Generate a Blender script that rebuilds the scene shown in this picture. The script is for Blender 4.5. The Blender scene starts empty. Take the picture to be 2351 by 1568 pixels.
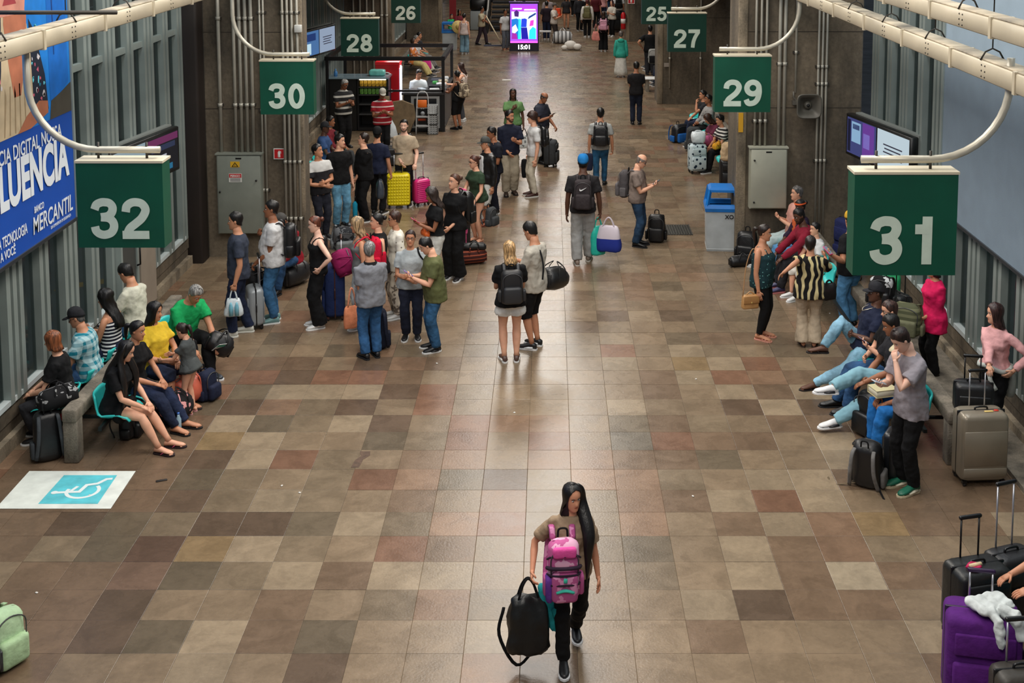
import bpy, math, random
from mathutils import Vector, Matrix, noise
PI = math.pi
random.seed(7)
C = bpy.context.scene.collection
SC = bpy.context.scene
V = Vector

# ------------------------------------------------------------------ camera (a level-shifted view from a mezzanine)
CH, CF, CP = 6.3, 2860.0, 300.0
FPX = math.sqrt(CF * CF - CP * CP); PX0, PY0 = 1262.0, 59.0
TH = math.atan(CP / FPX); CT, ST = math.cos(TH), math.sin(TH)
cam = bpy.data.cameras.new('camera'); cam_o = bpy.data.objects.new('camera', cam); C.objects.link(cam_o)
cam.sensor_width = 36; cam.lens = 36 * FPX / 2351
cam.shift_x = (1175.5 - PX0) / 2351; cam.shift_y = (PY0 - 784) / 2351
cam.clip_end = 300
cam_o.location = (0, 0, CH); cam_o.rotation_euler = (PI / 2 - TH, 0, 0)
SC.camera = cam_o
SC.view_settings.view_transform = 'Standard'; SC.view_settings.look = 'None'
SC.view_settings.gamma = 1; SC.view_settings.use_curve_mapping = False
SC.view_settings.exposure = 0.14

# ------------------------------------------------------------------ light: dim ambient plus the hall's ceiling lamps
w = bpy.data.worlds.new('world'); SC.world = w; w.use_nodes = True
w.node_tree.nodes['Background'].inputs[0].default_value = (0.75, 0.85, 1.0, 1)
w.node_tree.nodes['Background'].inputs[1].default_value = 0.16
def area_lamp(x, y, z, sx, sy, e, col=(1, .95, .88), rot=(0, 0, 0)):
    l = bpy.data.lights.new('ceiling_or_fill_lamp', 'AREA'); l.shape = 'RECTANGLE'; l.size = sx; l.size_y = sy
    l.energy = e; l.color = col
    o = bpy.data.objects.new('ceiling_or_fill_lamp', l); o.location = (x, y, z); o.rotation_euler = rot; C.objects.link(o)
for k in range(9):
    area_lamp(-0.4, 3.5 + k * 8.0, 8.6, 3.2, 5.0, 500 if k < 5 else 330)
area_lamp(-5.0, 13.5, 7.9, 1.2, 9.0, 190, (.92, .97, 1))
area_lamp(4.4, 13.5, 7.9, 1.2, 9.0, 190, (.92, .97, 1))

def at(px, py, Y):
    a, b = (px - PX0) / FPX, -(py - PY0) / FPX
    r = V((a, CT + b * ST, -ST + b * CT)); t = Y / r.y
    return V((r.x * t, Y, CH + r.z * t))
def ground(px, py, z=0.0):
    a, b = (px - PX0) / FPX, -(py - PY0) / FPX
    r = V((a, CT + b * ST, -ST + b * CT)); t = (z - CH) / r.z
    return V((r.x * t, r.y * t, z))

# ------------------------------------------------------------------ materials
def lin(c):
    return tuple(((v / 255) / 12.92 if v / 255 <= .04045 else (((v / 255) + .055) / 1.055) ** 2.4) for v in c[:3]) + (1,)
_M = {}
def new_mat(key):
    m = bpy.data.materials.new(key); m.use_nodes = True
    return m, m.node_tree.nodes, m.node_tree.links, m.node_tree.nodes['Principled BSDF']
def mat(col, rough=.6, metal=0.0, bump=0.0, bscale=40.0, var=0.0, vscale=6.0, name='paint', coat=0.0, spec=.5):
    k = (tuple(col), rough, metal, bump, bscale, var, vscale, coat, spec)
    if k in _M: return _M[k]
    m, N, L, b = new_mat(name)
    b.inputs['Roughness'].default_value = rough; b.inputs['Metallic'].default_value = metal
    b.inputs['Specular IOR Level'].default_value = spec
    b.inputs['Base Color'].default_value = lin(col)
    if coat: b.inputs['Coat Weight'].default_value = coat
    if var or bump:
        tc = N.new('ShaderNodeTexCoord')
    if var:
        nz = N.new('ShaderNodeTexNoise'); nz.inputs['Scale'].default_value = vscale; nz.inputs['Detail'].default_value = 6
        L.new(tc.outputs['Object'], nz.inputs['Vector'])
        cr = N.new('ShaderNodeValToRGB'); cr.color_ramp.elements[0].position = .3; cr.color_ramp.elements[1].position = .7
        cr.color_ramp.elements[0].color = lin([v * (1 - var) for v in col]); cr.color_ramp.elements[1].color = lin([min(255, v * (1 + var)) for v in col])
        L.new(nz.outputs['Fac'], cr.inputs['Fac']); L.new(cr.outputs['Color'], b.inputs['Base Color'])
    if bump:
        n2 = N.new('ShaderNodeTexNoise'); n2.inputs['Scale'].default_value = bscale; n2.inputs['Detail'].default_value = 4
        L.new(tc.outputs['Object'], n2.inputs['Vector'])
        bp = N.new('ShaderNodeBump'); bp.inputs['Strength'].default_value = bump; bp.inputs['Distance'].default_value = .02
        L.new(n2.outputs['Fac'], bp.inputs['Height']); L.new(bp.outputs['Normal'], b.inputs['Normal'])
    _M[k] = m
    return m
def cloth(c): return mat(c, .85, 0, .55, 14, .08, 9, 'cloth', 0, .25)
def denim(c): return mat(c, .85, 0, .7, 16, .30, 4, 'denim', 0, .25)
def leather(c): return mat(c, .42, 0, .2, 18, .05, 9, 'leather')
def skin(c): return mat(c, .5, 0, 0, 1, .04, 12, 'skin', 0, .35)
def hairm(c):
    k = ('hair', tuple(c))
    if k in _M: return _M[k]
    m, N, L, b = new_mat('hair'); b.inputs['Roughness'].default_value = .42; b.inputs['Specular IOR Level'].default_value = .45
    tc = N.new('ShaderNodeTexCoord'); mp = N.new('ShaderNodeMapping'); mp.inputs['Scale'].default_value = (70, 70, 7); nz = N.new('ShaderNodeTexNoise'); nz.inputs['Scale'].default_value = 1.0; nz.inputs['Detail'].default_value = 3
    L.new(tc.outputs['Object'], mp.inputs[0]); L.new(mp.outputs[0], nz.inputs['Vector'])
    cr = N.new('ShaderNodeValToRGB'); e = cr.color_ramp.elements; e[0].position = .35; e[1].position = .68; e[0].color = lin([v * .55 for v in c]); e[1].color = lin([min(255, v * 1.35 + 4) for v in c])
    L.new(nz.outputs['Fac'], cr.inputs['Fac']); L.new(cr.outputs['Color'], b.inputs['Base Color'])
    bp = N.new('ShaderNodeBump'); bp.inputs['Strength'].default_value = .35; bp.inputs['Distance'].default_value = .010; L.new(nz.outputs['Fac'], bp.inputs['Height']); L.new(bp.outputs['Normal'], b.inputs['Normal'])
    _M[k] = m; return m
def plastic(c, r=.35): return mat(c, r, 0, 0, 1, 0, 1, 'plastic')
def metal(c, r=.35): return mat(c, r, .85, 0, 1, 0, 1, 'metal')
def paint(c, r=.5): return mat(c, r, 0, .05, 30, .05, 3, 'paint')
def emit(c, s=1.0):
    k = ('e', tuple(c), s)
    if k in _M: return _M[k]
    m, N, L, b = new_mat('lit')
    b.inputs['Base Color'].default_value = (0, 0, 0, 1); b.inputs['Emission Color'].default_value = lin(c); b.inputs['Emission Strength'].default_value = s
    _M[k] = m; return m
def pattern(kind, ca, cb, scale=10.0, width=.5, rough=.85, axis=2):
    k = (kind, tuple(ca), tuple(cb), scale, width, axis)
    if k in _M: return _M[k]
    m, N, L, b = new_mat(kind); b.inputs['Roughness'].default_value = rough; b.inputs['Specular IOR Level'].default_value = .25
    tc = N.new('ShaderNodeTexCoord')
    mix = N.new('ShaderNodeMix'); mix.data_type = 'RGBA'
    mix.inputs[6].default_value = lin(ca); mix.inputs[7].default_value = lin(cb)
    def stripe(ax, sc, wd):
        sp = N.new('ShaderNodeSeparateXYZ'); L.new(tc.outputs['Object'], sp.inputs[0])
        mu = N.new('ShaderNodeMath'); mu.operation = 'MULTIPLY'; mu.inputs[1].default_value = sc; L.new(sp.outputs[ax], mu.inputs[0])
        fr = N.new('ShaderNodeMath'); fr.operation = 'FRACT'; L.new(mu.outputs[0], fr.inputs[0])
        lt = N.new('ShaderNodeMath'); lt.operation = 'LESS_THAN'; lt.inputs[1].default_value = wd; L.new(fr.outputs[0], lt.inputs[0])
        return lt
    if kind == 'stripes':
        L.new(stripe(axis, scale, width).outputs[0], mix.inputs[0])
    elif kind == 'plaid':
        a, c = stripe(2, scale, width), stripe(0, scale, width)
        ad = N.new('ShaderNodeMath'); ad.operation = 'ADD'; L.new(a.outputs[0], ad.inputs[0]); L.new(c.outputs[0], ad.inputs[1])
        hf = N.new('ShaderNodeMath'); hf.operation = 'MULTIPLY'; hf.inputs[1].default_value = .5; L.new(ad.outputs[0], hf.inputs[0])
        L.new(hf.outputs[0], mix.inputs[0])
    elif kind == 'above':      # colour b above a height in the object's own frame
        sp = N.new('ShaderNodeSeparateXYZ'); L.new(tc.outputs['Object'], sp.inputs[0])
        gt = N.new('ShaderNodeMath'); gt.operation = 'GREATER_THAN'; gt.inputs[1].default_value = width; L.new(sp.outputs[axis], gt.inputs[0]); L.new(gt.outputs[0], mix.inputs[0])
    elif kind in ('blotch', 'spots', 'leaf'):
        if kind == 'spots':
            t = N.new('ShaderNodeTexVoronoi'); o = t.outputs['Distance']
        elif kind == 'leaf':
            t = N.new('ShaderNodeTexWave'); t.inputs['Distortion'].default_value = 9; t.inputs['Detail'].default_value = 1.5; o = t.outputs['Fac']
        else:
            t = N.new('ShaderNodeTexNoise'); t.inputs['Detail'].default_value = 2; o = t.outputs['Fac']
        t.inputs['Scale'].default_value = scale; L.new(tc.outputs['Object'], t.inputs['Vector'])
        lt = N.new('ShaderNodeMath'); lt.operation = 'LESS_THAN'; lt.inputs[1].default_value = width; L.new(o, lt.inputs[0]); L.new(lt.outputs[0], mix.inputs[0])
    L.new(mix.outputs[2], b.inputs['Base Color'])
    _M[k] = m; return m
BLACK = cloth((16, 16, 18)); CHAR = cloth((38, 38, 42)); WHITE = cloth((205, 205, 205)); NAVY = cloth((28, 34, 56))
BLKP = plastic((14, 14, 15)); STEEL = metal((170, 170, 172)); ALU = metal((200, 200, 205), .3)
JEAN = denim((44, 74, 110)); LJEAN = denim((122, 160, 180)); DJEAN = denim((28, 36, 58))

# concrete with board marks and stains
def concrete(c, name='concrete', sc=1.0):
    m, N, L, b = new_mat(name); b.inputs['Roughness'].default_value = .85
    tc = N.new('ShaderNodeTexCoord')
    n1 = N.new('ShaderNodeTexNoise'); n1.inputs['Scale'].default_value = 1.3 * sc; n1.inputs['Detail'].default_value = 9; n1.inputs['Roughness'].default_value = .65
    n2 = N.new('ShaderNodeTexNoise'); n2.inputs['Scale'].default_value = 18 * sc; n2.inputs['Detail'].default_value = 5
    mp = N.new('ShaderNodeMapping'); mp.inputs['Scale'].default_value = (1, 1, .35)
    L.new(tc.outputs['Object'], mp.inputs[0]); L.new(mp.outputs[0], n1.inputs['Vector']); L.new(tc.outputs['Object'], n2.inputs['Vector'])
    cr = N.new('ShaderNodeValToRGB'); e = cr.color_ramp.elements
    e[0].position = .32; e[0].color = lin([v * .62 for v in c]); e[1].position = .66; e[1].color = lin([min(255, v * 1.25) for v in c])
    L.new(n1.outputs['Fac'], cr.inputs['Fac'])
    mx = N.new('ShaderNodeMix'); mx.data_type = 'RGBA'; mx.blend_type = 'OVERLAY'; mx.inputs[0].default_value = .45
    L.new(cr.outputs['Color'], mx.inputs[6]); L.new(n2.outputs['Fac'], mx.inputs[7]); L.new(mx.outputs[2], b.inputs['Base Color'])
    bp = N.new('ShaderNodeBump'); bp.inputs['Strength'].default_value = .35; bp.inputs['Distance'].default_value = .02
    L.new(n2.outputs['Fac'], bp.inputs['Height']); L.new(bp.outputs['Normal'], b.inputs['Normal'])
    return m
CONC = concrete((92, 82, 68)); CONC_L = concrete((128, 116, 98), 'concrete_edge', 2.0); CONC_B = concrete((112, 104, 92), 'concrete_bench', 3.0)

# ------------------------------------------------------------------ mesh helpers
class MB:
    def __init__(s): s.v, s.f, s.m, s.sm, s.mats = [], [], [], [], []
    def mi(s, m):
        if m not in s.mats: s.mats.append(m)
        return s.mats.index(m)
    def add(s, vs, fs, m, smooth=False, M=None):
        o = len(s.v); i = s.mi(m)
        s.v += [tuple(M @ V(p)) if M else tuple(p) for p in vs]
        for f in fs: s.f.append(tuple(a + o for a in f)); s.m.append(i); s.sm.append(smooth)
    def loft(s, rings, m, cap0=True, cap1=True, smooth=True, M=None):
        n = len(rings[0]); vs = [p for r in rings for p in r]; fs = []
        for a in range(len(rings) - 1):
            for k in range(n):
                fs.append((a * n + k, a * n + (k + 1) % n, (a + 1) * n + (k + 1) % n, (a + 1) * n + k))
        if cap0: fs.append(tuple(reversed(range(n))))
        if cap1: fs.append(tuple(range((len(rings) - 1) * n, len(rings) * n)))
        s.add(vs, fs, m, smooth, M)
    def tube(s, pts, r, m, n=8, flat=1.0, up=None, smooth=True, M=None):
        pts = [V(p) for p in pts]; rings = []
        R = r if isinstance(r, (list, tuple)) else [r] * len(pts)
        U = None
        for i, p in enumerate(pts):
            a = (pts[i] - pts[i - 1]) if i else (pts[1] - pts[0])
            b = (pts[i + 1] - pts[i]) if i < len(pts) - 1 else a
            t = (a.normalized() + b.normalized())
            t = t.normalized() if t.length > 1e-6 else a.normalized()
            if U is None:
                ref = V(up) if up else (V((1, 0, 0)) if abs(t.x) < .8 else V((0, 1, 0)))
                U = (ref - t * ref.dot(t)).normalized()
            else:
                U = (U - t * U.dot(t)); U = U.normalized() if U.length > 1e-6 else V((1, 0, 0))
            W = t.cross(U)
            rings.append([p + U * (R[i] * math.cos(2 * PI * k / n)) + W * (R[i] * flat * math.sin(2 * PI * k / n)) for k in range(n)])
        s.loft(rings, m, smooth=smooth, M=M)
    def box(s, a, b, m, M=None):
        x0, y0, z0 = a; x1, y1, z1 = b
        vs = [(x0, y0, z0), (x1, y0, z0), (x1, y1, z0), (x0, y1, z0), (x0, y0, z1), (x1, y0, z1), (x1, y1, z1), (x0, y1, z1)]
        s.add(vs, [(3, 2, 1, 0), (4, 5, 6, 7), (0, 1, 5, 4), (1, 2, 6, 5), (2, 3, 7, 6), (3, 0, 4, 7)], m, False, M)
    def cbox(s, c, d, m, M=None):
        s.box((c[0] - d[0] / 2, c[1] - d[1] / 2, c[2] - d[2] / 2), (c[0] + d[0] / 2, c[1] + d[1] / 2, c[2] + d[2] / 2), m, M)
    def rbox(s, c, d, r, m, seg=3, M=None, taper=1.0, rz=None, bulge=0.0):
        hx, hy, hz = d[0] / 2, d[1] / 2, d[2] / 2; rz = r if rz is None else rz
        rings = []
        st = [(-hz + rz * (1 - math.sin(a)), rz * (1 - math.cos(a))) for a in [PI / 2 * k / seg for k in range(seg, -1, -1)]]
        st = [(-hz + rz * (1 - math.cos(PI / 2 * k / seg)), rz * (1 - math.sin(PI / 2 * k / seg))) for k in range(seg + 1)]
        if bulge: st += [(-hz * .3, -bulge), (hz * .3, -bulge)]
        else: pass
        st += [(hz - rz * (1 - math.cos(PI / 2 * k / seg)), rz * (1 - math.sin(PI / 2 * k / seg))) for k in range(seg, -1, -1)]
        for z, ins in st:
            t = 1 + (taper - 1) * (z + hz) / (2 * hz) if hz else 1
            ax, ay = max(hx * t - ins, .001), max(hy * t - ins, .001); rr = max(min(r, ax, ay), .0005)
            ring = []
            for qx, qy, a0 in ((1, 1, 0), (-1, 1, PI / 2), (-1, -1, PI), (1, -1, 1.5 * PI)):
                for k in range(seg + 1):
                    a = a0 + PI / 2 * k / seg
                    ring.append((c[0] + qx * (ax - rr) + rr * math.cos(a), c[1] + qy * (ay - rr) + rr * math.sin(a), c[2] + z))
            rings.append(ring)
        s.loft(rings, m, M=M)
    def cyl(s, a, b, r, m, n=12, r2=None, smooth=True, M=None):
        s.tube([a, b], [r, r if r2 is None else r2], m, n, M=M) if smooth else s.tube([a, b], [r, r if r2 is None else r2], m, n, smooth=False, M=M)
    def ball(s, c, r, m, n=10, k=6, M=None):
        r = r if isinstance(r, (list, tuple)) else (r, r, r); rings = []
        for j in range(k + 1):
            a = -PI / 2 + PI * j / k; q = max(math.cos(a), .02)
            rings.append([(c[0] + r[0] * q * math.cos(2 * PI * i / n), c[1] + r[1] * q * math.sin(2 * PI * i / n), c[2] + r[2] * math.sin(a)) for i in range(n)])
        s.loft(rings, m, M=M)
    def poly(s, pts, m, M=None): s.add(pts, [tuple(range(len(pts)))], m, False, M)
    def mesh(s, name):
        me = bpy.data.meshes.new(name); me.from_pydata(s.v, [], s.f)
        for m in s.mats: me.materials.append(m)
        me.polygons.foreach_set('material_index', s.m); me.polygons.foreach_set('use_smooth', s.sm); me.update()
        return me
    def build(s, name, parent=None, loc=None, rotz=0):
        o = bpy.data.objects.new(name, s.mesh(name)); C.objects.link(o)
        if parent: o.parent = parent
        if loc is not None: o.location = loc
        if rotz: o.rotation_euler = (0, 0, rotz)
        return o
def tag(o, label, cat, group=None):
    o['label'] = label; o['category'] = cat
    if group: o['group'] = group
    return o
def thing(name, label, cat, loc=(0, 0, 0), rotz=0, group=None):
    o = bpy.data.objects.new(name, None); o.empty_display_size = .1; C.objects.link(o)
    o.location = loc; o.rotation_euler = (0, 0, rotz)
    return tag(o, label, cat, group)
def struct(o): o['kind'] = 'structure'; return o
def inst(src, name, parent, loc, rot=(0, 0, 0), scale=None):
    o = bpy.data.objects.new(name, src.data if hasattr(src, 'data') else src); C.objects.link(o); o.parent = parent
    o.location = loc; o.rotation_euler = rot
    if scale: o.scale = scale
    return o
def curve_pts(pts, k=6):
    P = [V(p) for p in pts]; P = [P[0] * 2 - P[1]] + P + [P[-1] * 2 - P[-2]]; out = []
    for i in range(1, len(P) - 2):
        for j in range(k):
            t = j / k; a, b, c, d = P[i - 1], P[i], P[i + 1], P[i + 2]
            out.append(.5 * ((2 * b) + (c - a) * t + (2 * a - 5 * b + 4 * c - d) * t * t + (3 * b - a - 3 * c + d) * t ** 3))
    out.append(P[-2]); return out
def text(name, s, parent, loc, size, m, rot=(PI / 2, 0, 0), bold=.0, ext=.004, sx=1.0, align='CENTER', shear=0.0, fit=None):
    cu = bpy.data.curves.new(name, 'FONT'); cu.body = s; cu.size = size; cu.extrude = ext; cu.offset = bold * size
    cu.align_x = align; cu.shear = shear; cu.resolution_u = 4; cu.materials.append(m)
    tmp = bpy.data.objects.new('tmp', cu); me = bpy.data.meshes.new_from_object(tmp); bpy.data.objects.remove(tmp)
    if fit:      # (width, cap height) in metres
        xs = [v.co.x for v in me.vertices]; ys = [v.co.y for v in me.vertices]; x0 = max(xs) if align == 'RIGHT' else min(xs)
        for v in me.vertices: v.co.x = (v.co.x - x0) / (max(xs) - min(xs)) * fit[0]; v.co.y = v.co.y / max(ys) * fit[1]
    o = bpy.data.objects.new(name, me); C.objects.link(o); o.parent = parent; o.location = loc; o.rotation_euler = rot; o.scale = (sx if not fit else 1, 1, 1)
    return o
_clouds = bpy.data.textures.new('folds', 'CLOUDS'); _clouds.noise_scale = .12; _clouds.noise_depth = 2
_cloth = bpy.data.textures.new('wrinkles', 'CLOUDS'); _cloth.noise_scale = .075; _cloth.noise_depth = 1
def remesh(o, vox, disp=.012):
    r = o.modifiers.new('union', 'REMESH'); r.mode = 'VOXEL'; r.voxel_size = vox; r.use_smooth_shade = True
    d = o.modifiers.new('folds', 'DISPLACE'); d.texture = _clouds; d.strength = disp; d.mid_level = .5; d.texture_coords = 'GLOBAL'
    d2 = o.modifiers.new('wrinkles', 'DISPLACE'); d2.texture = _cloth; d2.strength = disp * .9; d2.mid_level = .5; d2.texture_coords = 'GLOBAL'
    sm = o.modifiers.new('soft', 'SMOOTH'); sm.factor = .5; sm.iterations = 2
# ------------------------------------------------------------------ people
HEADZ = [(-.03, .13, .26, .10), (0, .17, .335, .12), (.05, .215, .365, .17), (.11, .245, .362, .23), (.16, .262, .362, .28), (.185, .27, .37, .30), (.21, .275, .366, .32), (.235, .28, .372, .33),
         (.29, .292, .362, .35), (.34, .302, .360, .37), (.40, .312, .352, .39), (.46, .318, .340, .41), (.51, .322, .335, .42), (.555, .325, .352, .425),
         (.60, .328, .364, .43), (.70, .325, .355, .43), (.80, .30, .315, .40), (.88, .25, .25, .33), (.94, .185, .18, .24), (.98, .11, .10, .14), (1.0, .03, .03, .04)]
def hprof(z):
    if z <= HEADZ[0][0]: return HEADZ[0][1:]
    for a, b in zip(HEADZ, HEADZ[1:]):
        if z <= b[0]:
            t = (z - a[0]) / (b[0] - a[0]); return tuple(a[i] + (b[i] - a[i]) * t for i in (1, 2, 3))
    return HEADZ[-1][1:]
def hpt(z, phi, infl=1.0, add=0.0):
    w_, f_, b_ = hprof(z); c = math.cos(phi)
    return V((math.sin(phi) * (w_ * infl + add), -(c * (f_ * infl + add)) if c > 0 else -(c * (b_ * infl + add)), z))
HAIRLINE = {
    'short': [(0, .80), (38, .80), (55, .70), (72, .58), (82, .50), (95, .52), (110, .30), (180, .16)],
    'buzz': [(0, .80), (40, .78), (60, .68), (80, .52), (100, .48), (120, .25), (180, .2)],
    'fringe': [(0, .74), (55, .62), (80, .5), (110, .3), (180, .18)],
    'pony': [(0, .83), (40, .82), (60, .73), (85, .60), (112, .32), (180, .2)],
    'bob': [(0, .76), (30, .76), (45, .60), (58, .12), (75, -.04), (180, -.08)],
    'long': [(0, .90), (28, .85), (48, .70), (64, .25), (78, -.35), (92, -.95), (180, -1.15)],
    'mop': [(0, .64), (40, .62), (60, .5), (80, .36), (100, .3), (180, .12)],
    'mid': [(0, .84), (28, .80), (44, .62), (56, .10), (70, -.30), (180, -.42)]}
def interp(tab, x):
    for a, b in zip(tab, tab[1:]):
        if x <= b[0]: return a[1] + (b[1] - a[1]) * (x - a[0]) / (b[0] - a[0])
    return tab[-1][1]
def hair_mesh(mb, M, style, m, n, length=1.0, vol=.03, curl=0.0, seed=0, capped=False):
    base = {'wavy': 'long', 'curlylong': 'long', 'curly': 'short', 'bun': 'pony'}.get(style, style)
    tab = HAIRLINE[base]; rows = 13 if base in ('long', 'mid', 'bob') else 9; vol0 = vol; rings = []
    for j in range(rows + 2):
        t = min(j / rows, 1.0); ring = []; vol = vol0 * (1 - .7 * t ** 3) if base in ('short', 'pony', 'buzz') else vol0
        for i in range(n):
            phi = -PI + 2 * PI * i / n; zl = interp(tab, abs(math.degrees(phi)))
            if zl < .1: zl = .1 + (zl - .1) * length
            top = .70 if style == 'fringe' else 1.0
            z = top + .02 - (top + .02 - zl) * (t ** 1.7 if top == 1.0 else t)
            if j == rows + 1:
                p = hpt(max(z, .05), phi, .96); p.z = z
                if z < .1: p.x *= .8
            elif z >= .25:
                p = hpt(min(z, .999), phi, 1.02, vol); p.z = z + vol * .9 * max(0, (z - .7) / .3)
            else:
                q = hpt(.30, phi, 1.0, vol); d = .25 - z
                p = V((q.x * (1 + (.5 if base == 'mid' else .32) * min(d, 1.2)), q.y + (.20 * min(d, 1.0) if q.y > -.1 else .12 * min(d, 1.0)), z))
                if z < 0 and abs(p.x) < .45: p.y = max(p.y, .12)
            if curl and j <= rows:
                k = (noise.noise(V((p.x * 5 + seed, p.y * 5, p.z * 4))) + .6 * noise.noise(V((p.x * 13 + seed, p.y * 13, p.z * 9)))) * curl
                p = V((p.x * (1 + k), p.y * (1 + k), p.z + k * .12))
            elif j <= rows and z < .3:
                k = noise.noise(V((phi * 5 + seed, z * .6, 0))) * .05; p = V((p.x * (1 + k), p.y * (1 + k * 1.5), p.z))
            if capped and p.z > .55: k = .10 * min(1, (p.z - .55) / .12); p = V((p.x * (1 - k), p.y * (1 - k), p.z - k * .6))
            ring.append(p)
        rings.append(ring)
    mb.loft(rings, m, cap0=True, cap1=False, M=M)

def ik(S, T, l1, l2, pole):
    d = T - S; L_ = d.length
    if L_ > (l1 + l2) * .995: T = S + d.normalized() * (l1 + l2) * .995; d = T - S; L_ = d.length
    L_ = max(L_, abs(l1 - l2) + .01)
    a = (l1 * l1 - l2 * l2 + L_ * L_) / (2 * L_); h = math.sqrt(max(l1 * l1 - a * a, 0)); u = d.normalized()
    p = pole - u * pole.dot(u); p = p.normalized() if p.length > 1e-5 else V((0, -1, 0))
    return S + u * a + p * h, T
# wrist targets relative to the shoulder, in body heights: outward, forward, up; elbow pole; palm normal; curl
ARM = {
    'down': ((.035, .02, -.325), (.35, -1, 0), 'in', .35), 'grip': ((.045, .03, -.32), (.35, -1, 0), 'in', 1.0),
    'crossa': ((-.105, .115, -.165), (.7, -.1, -1), 'back', .5), 'crossb': ((-.10, .14, -.195), (.7, -.1, -1), 'back', .4),
    'phone': ((-.075, .175, -.115), (.45, -.3, -1), 'up', .9), 'phone1': ((-.05, .185, -.07), (.4, -.2, -1), 'up', .9),
    'hip': ((.055, .015, -.215), (1, -.8, 0), 'in', .5), 'lap': ((-.05, .185, -.205), (.7, -.4, -.3), 'down', .3),
    'knee': ((-.02, .24, -.19), (.7, -.4, -.3), 'down', .3), 'clasp': ((-.085, .17, -.20), (.7, -.4, -.3), 'in', .6),
    'strap': ((-.035, .105, -.075), (.5, -.1, -1), 'back', 1.0), 'handle': ((.03, .13, -.275), (.3, -1, 0), 'down', 1.0),
    'low': ((-.085, .105, -.265), (.5, -1, 0), 'in', .5), 'mouth': ((-.075, .125, .035), (.6, .1, -1), 'back', .8),
    'fwd': ((.0, .25, -.14), (.4, -.5, -1), 'in', .4), 'hair': ((-.03, .06, .09), (1, .4, .1), 'in', .6), 'pocket': ((.02, .0, -.30), (.5, -1, 0), 'in', .5),
    'chest': ((-.10, .11, -.05), (.6, 0, -1), 'back', .6)}
TORSO_M = [(-.060, .055, .048, 0), (-.035, .092, .066, 0), (0, .099, .069, .002), (.05, .091, .063, 0), (.10, .087, .060, 0), (.16, .093, .065, 0), (.215, .102, .068, 0), (.255, .102, .062, .002), (.285, .082, .049, .004), (.302, .045, .038, .002), (.330, .033, .034, -.004), (.365, .033, .034, -.012)]
TORSO_F = [(-.060, .055, .048, 0), (-.035, .097, .068, .002), (0, .103, .070, .004), (.05, .088, .060, 0), (.10, .077, .053, 0), (.16, .083, .062, -.006), (.205, .090, .070, -.012), (.245, .089, .058, -.002), (.278, .072, .045, .003), (.300, .038, .034, .002), (.330, .029, .030, -.004), (.365, .029, .030, -.012)]
def foot_rings(A, fw, sd, h, sc=1.0, base=None, n=8):
    st = [(-.036, .010, .022), (-.031, .019, .040), (-.005, .0215, .052), (.025, .022, .044), (.055, .0255, .032), (.082, .0265, .025), (.102, .021, .020), (.114, .009, .014)]
    rings = []
    for t, w_, z_ in st:
        c = V((A.x, A.y, base)) + fw * (t * h * sc); ring = []
        for k in range(n):
            a = 2 * PI * k / n; zz = math.sin(a)
            ring.append(c + sd * (math.cos(a) * w_ * h * sc) + V((0, 0, 1)) * ((zz * .5 + .5) ** .8 * z_ * h * sc + .004))
        rings.append(ring)
    return rings
def sole_mesh(mb, A, fw, sd, h, m, base, th=.016, sc=1.06):
    out = [(-.040, 0), (-.036, .014), (-.02, .0215), (.02, .0215), (.06, .027), (.088, .028), (.108, .02), (.119, .004)]
    loop = [(t, w_) for t, w_ in out] + [(t, -w_) for t, w_ in reversed(out[1:])]
    c = V((A.x, A.y, base))
    bot = [c + fw * (t * h * sc) + sd * (w_ * h * sc) for t, w_ in loop]; top = [p + V((0, 0, th)) for p in bot]
    mb.loft([bot, top], m, smooth=False)
def hand_mesh(mb, W, d, nrm, thumb, h, m, curl, ns=5):
    k = h / 1.7; d = d.normalized(); nrm = (nrm - d * nrm.dot(d)); nrm = nrm.normalized() if nrm.length > 1e-4 else V((1, 0, 0))
    s_ = thumb - d * thumb.dot(d); s_ = (s_ - nrm * s_.dot(nrm)).normalized()
    if curl > .8: pl = .075
    else: pl = .085
    st = [(-.01, .026, .019), (.02, .033, .017), (.05, .040, .015), (pl, .041, .012)]
    mb.loft([[W + d * (t * k) + s_ * (a * k * math.cos(2 * PI * i / 8)) + nrm * (b * k * math.sin(2 * PI * i / 8)) for i in range(8)] for t, a, b in st], m)
    for j, (o, ln) in enumerate(((.030, .068), (.010, .078), (-.010, .072), (-.029, .056))):
        p = W + d * ((pl - .008) * k) + s_ * (o * k); dd = d.copy(); pts = [p.copy()]
        for q, fr in enumerate((.45, .32, .26)):
            ang = curl * (.75 if q == 0 else 1.0)
            dd = (dd * math.cos(ang) + nrm * math.sin(ang)).normalized()
            nn = None
            p = p + dd * (ln * fr * k); pts.append(p.copy())
            nrm2 = nrm
        mb.tube(pts, [.0095 * k, .009 * k, .008 * k, .006 * k], m, ns)
    p = W + d * (.022 * k) + s_ * (.026 * k); a = (s_ * .75 + d * .7 + nrm * (.25 + .5 * curl)).normalized(); b = (s_ * (.4 - .5 * curl) + d * .9 + nrm * (.3 + .5 * curl)).normalized()
    mb.tube([p - a * .012 * k, p + a * .032 * k, p + a * .032 * k + b * .028 * k], [.013 * k, .011 * k, .008 * k], m, ns)
def strap_pt(p): return V(p)

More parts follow.
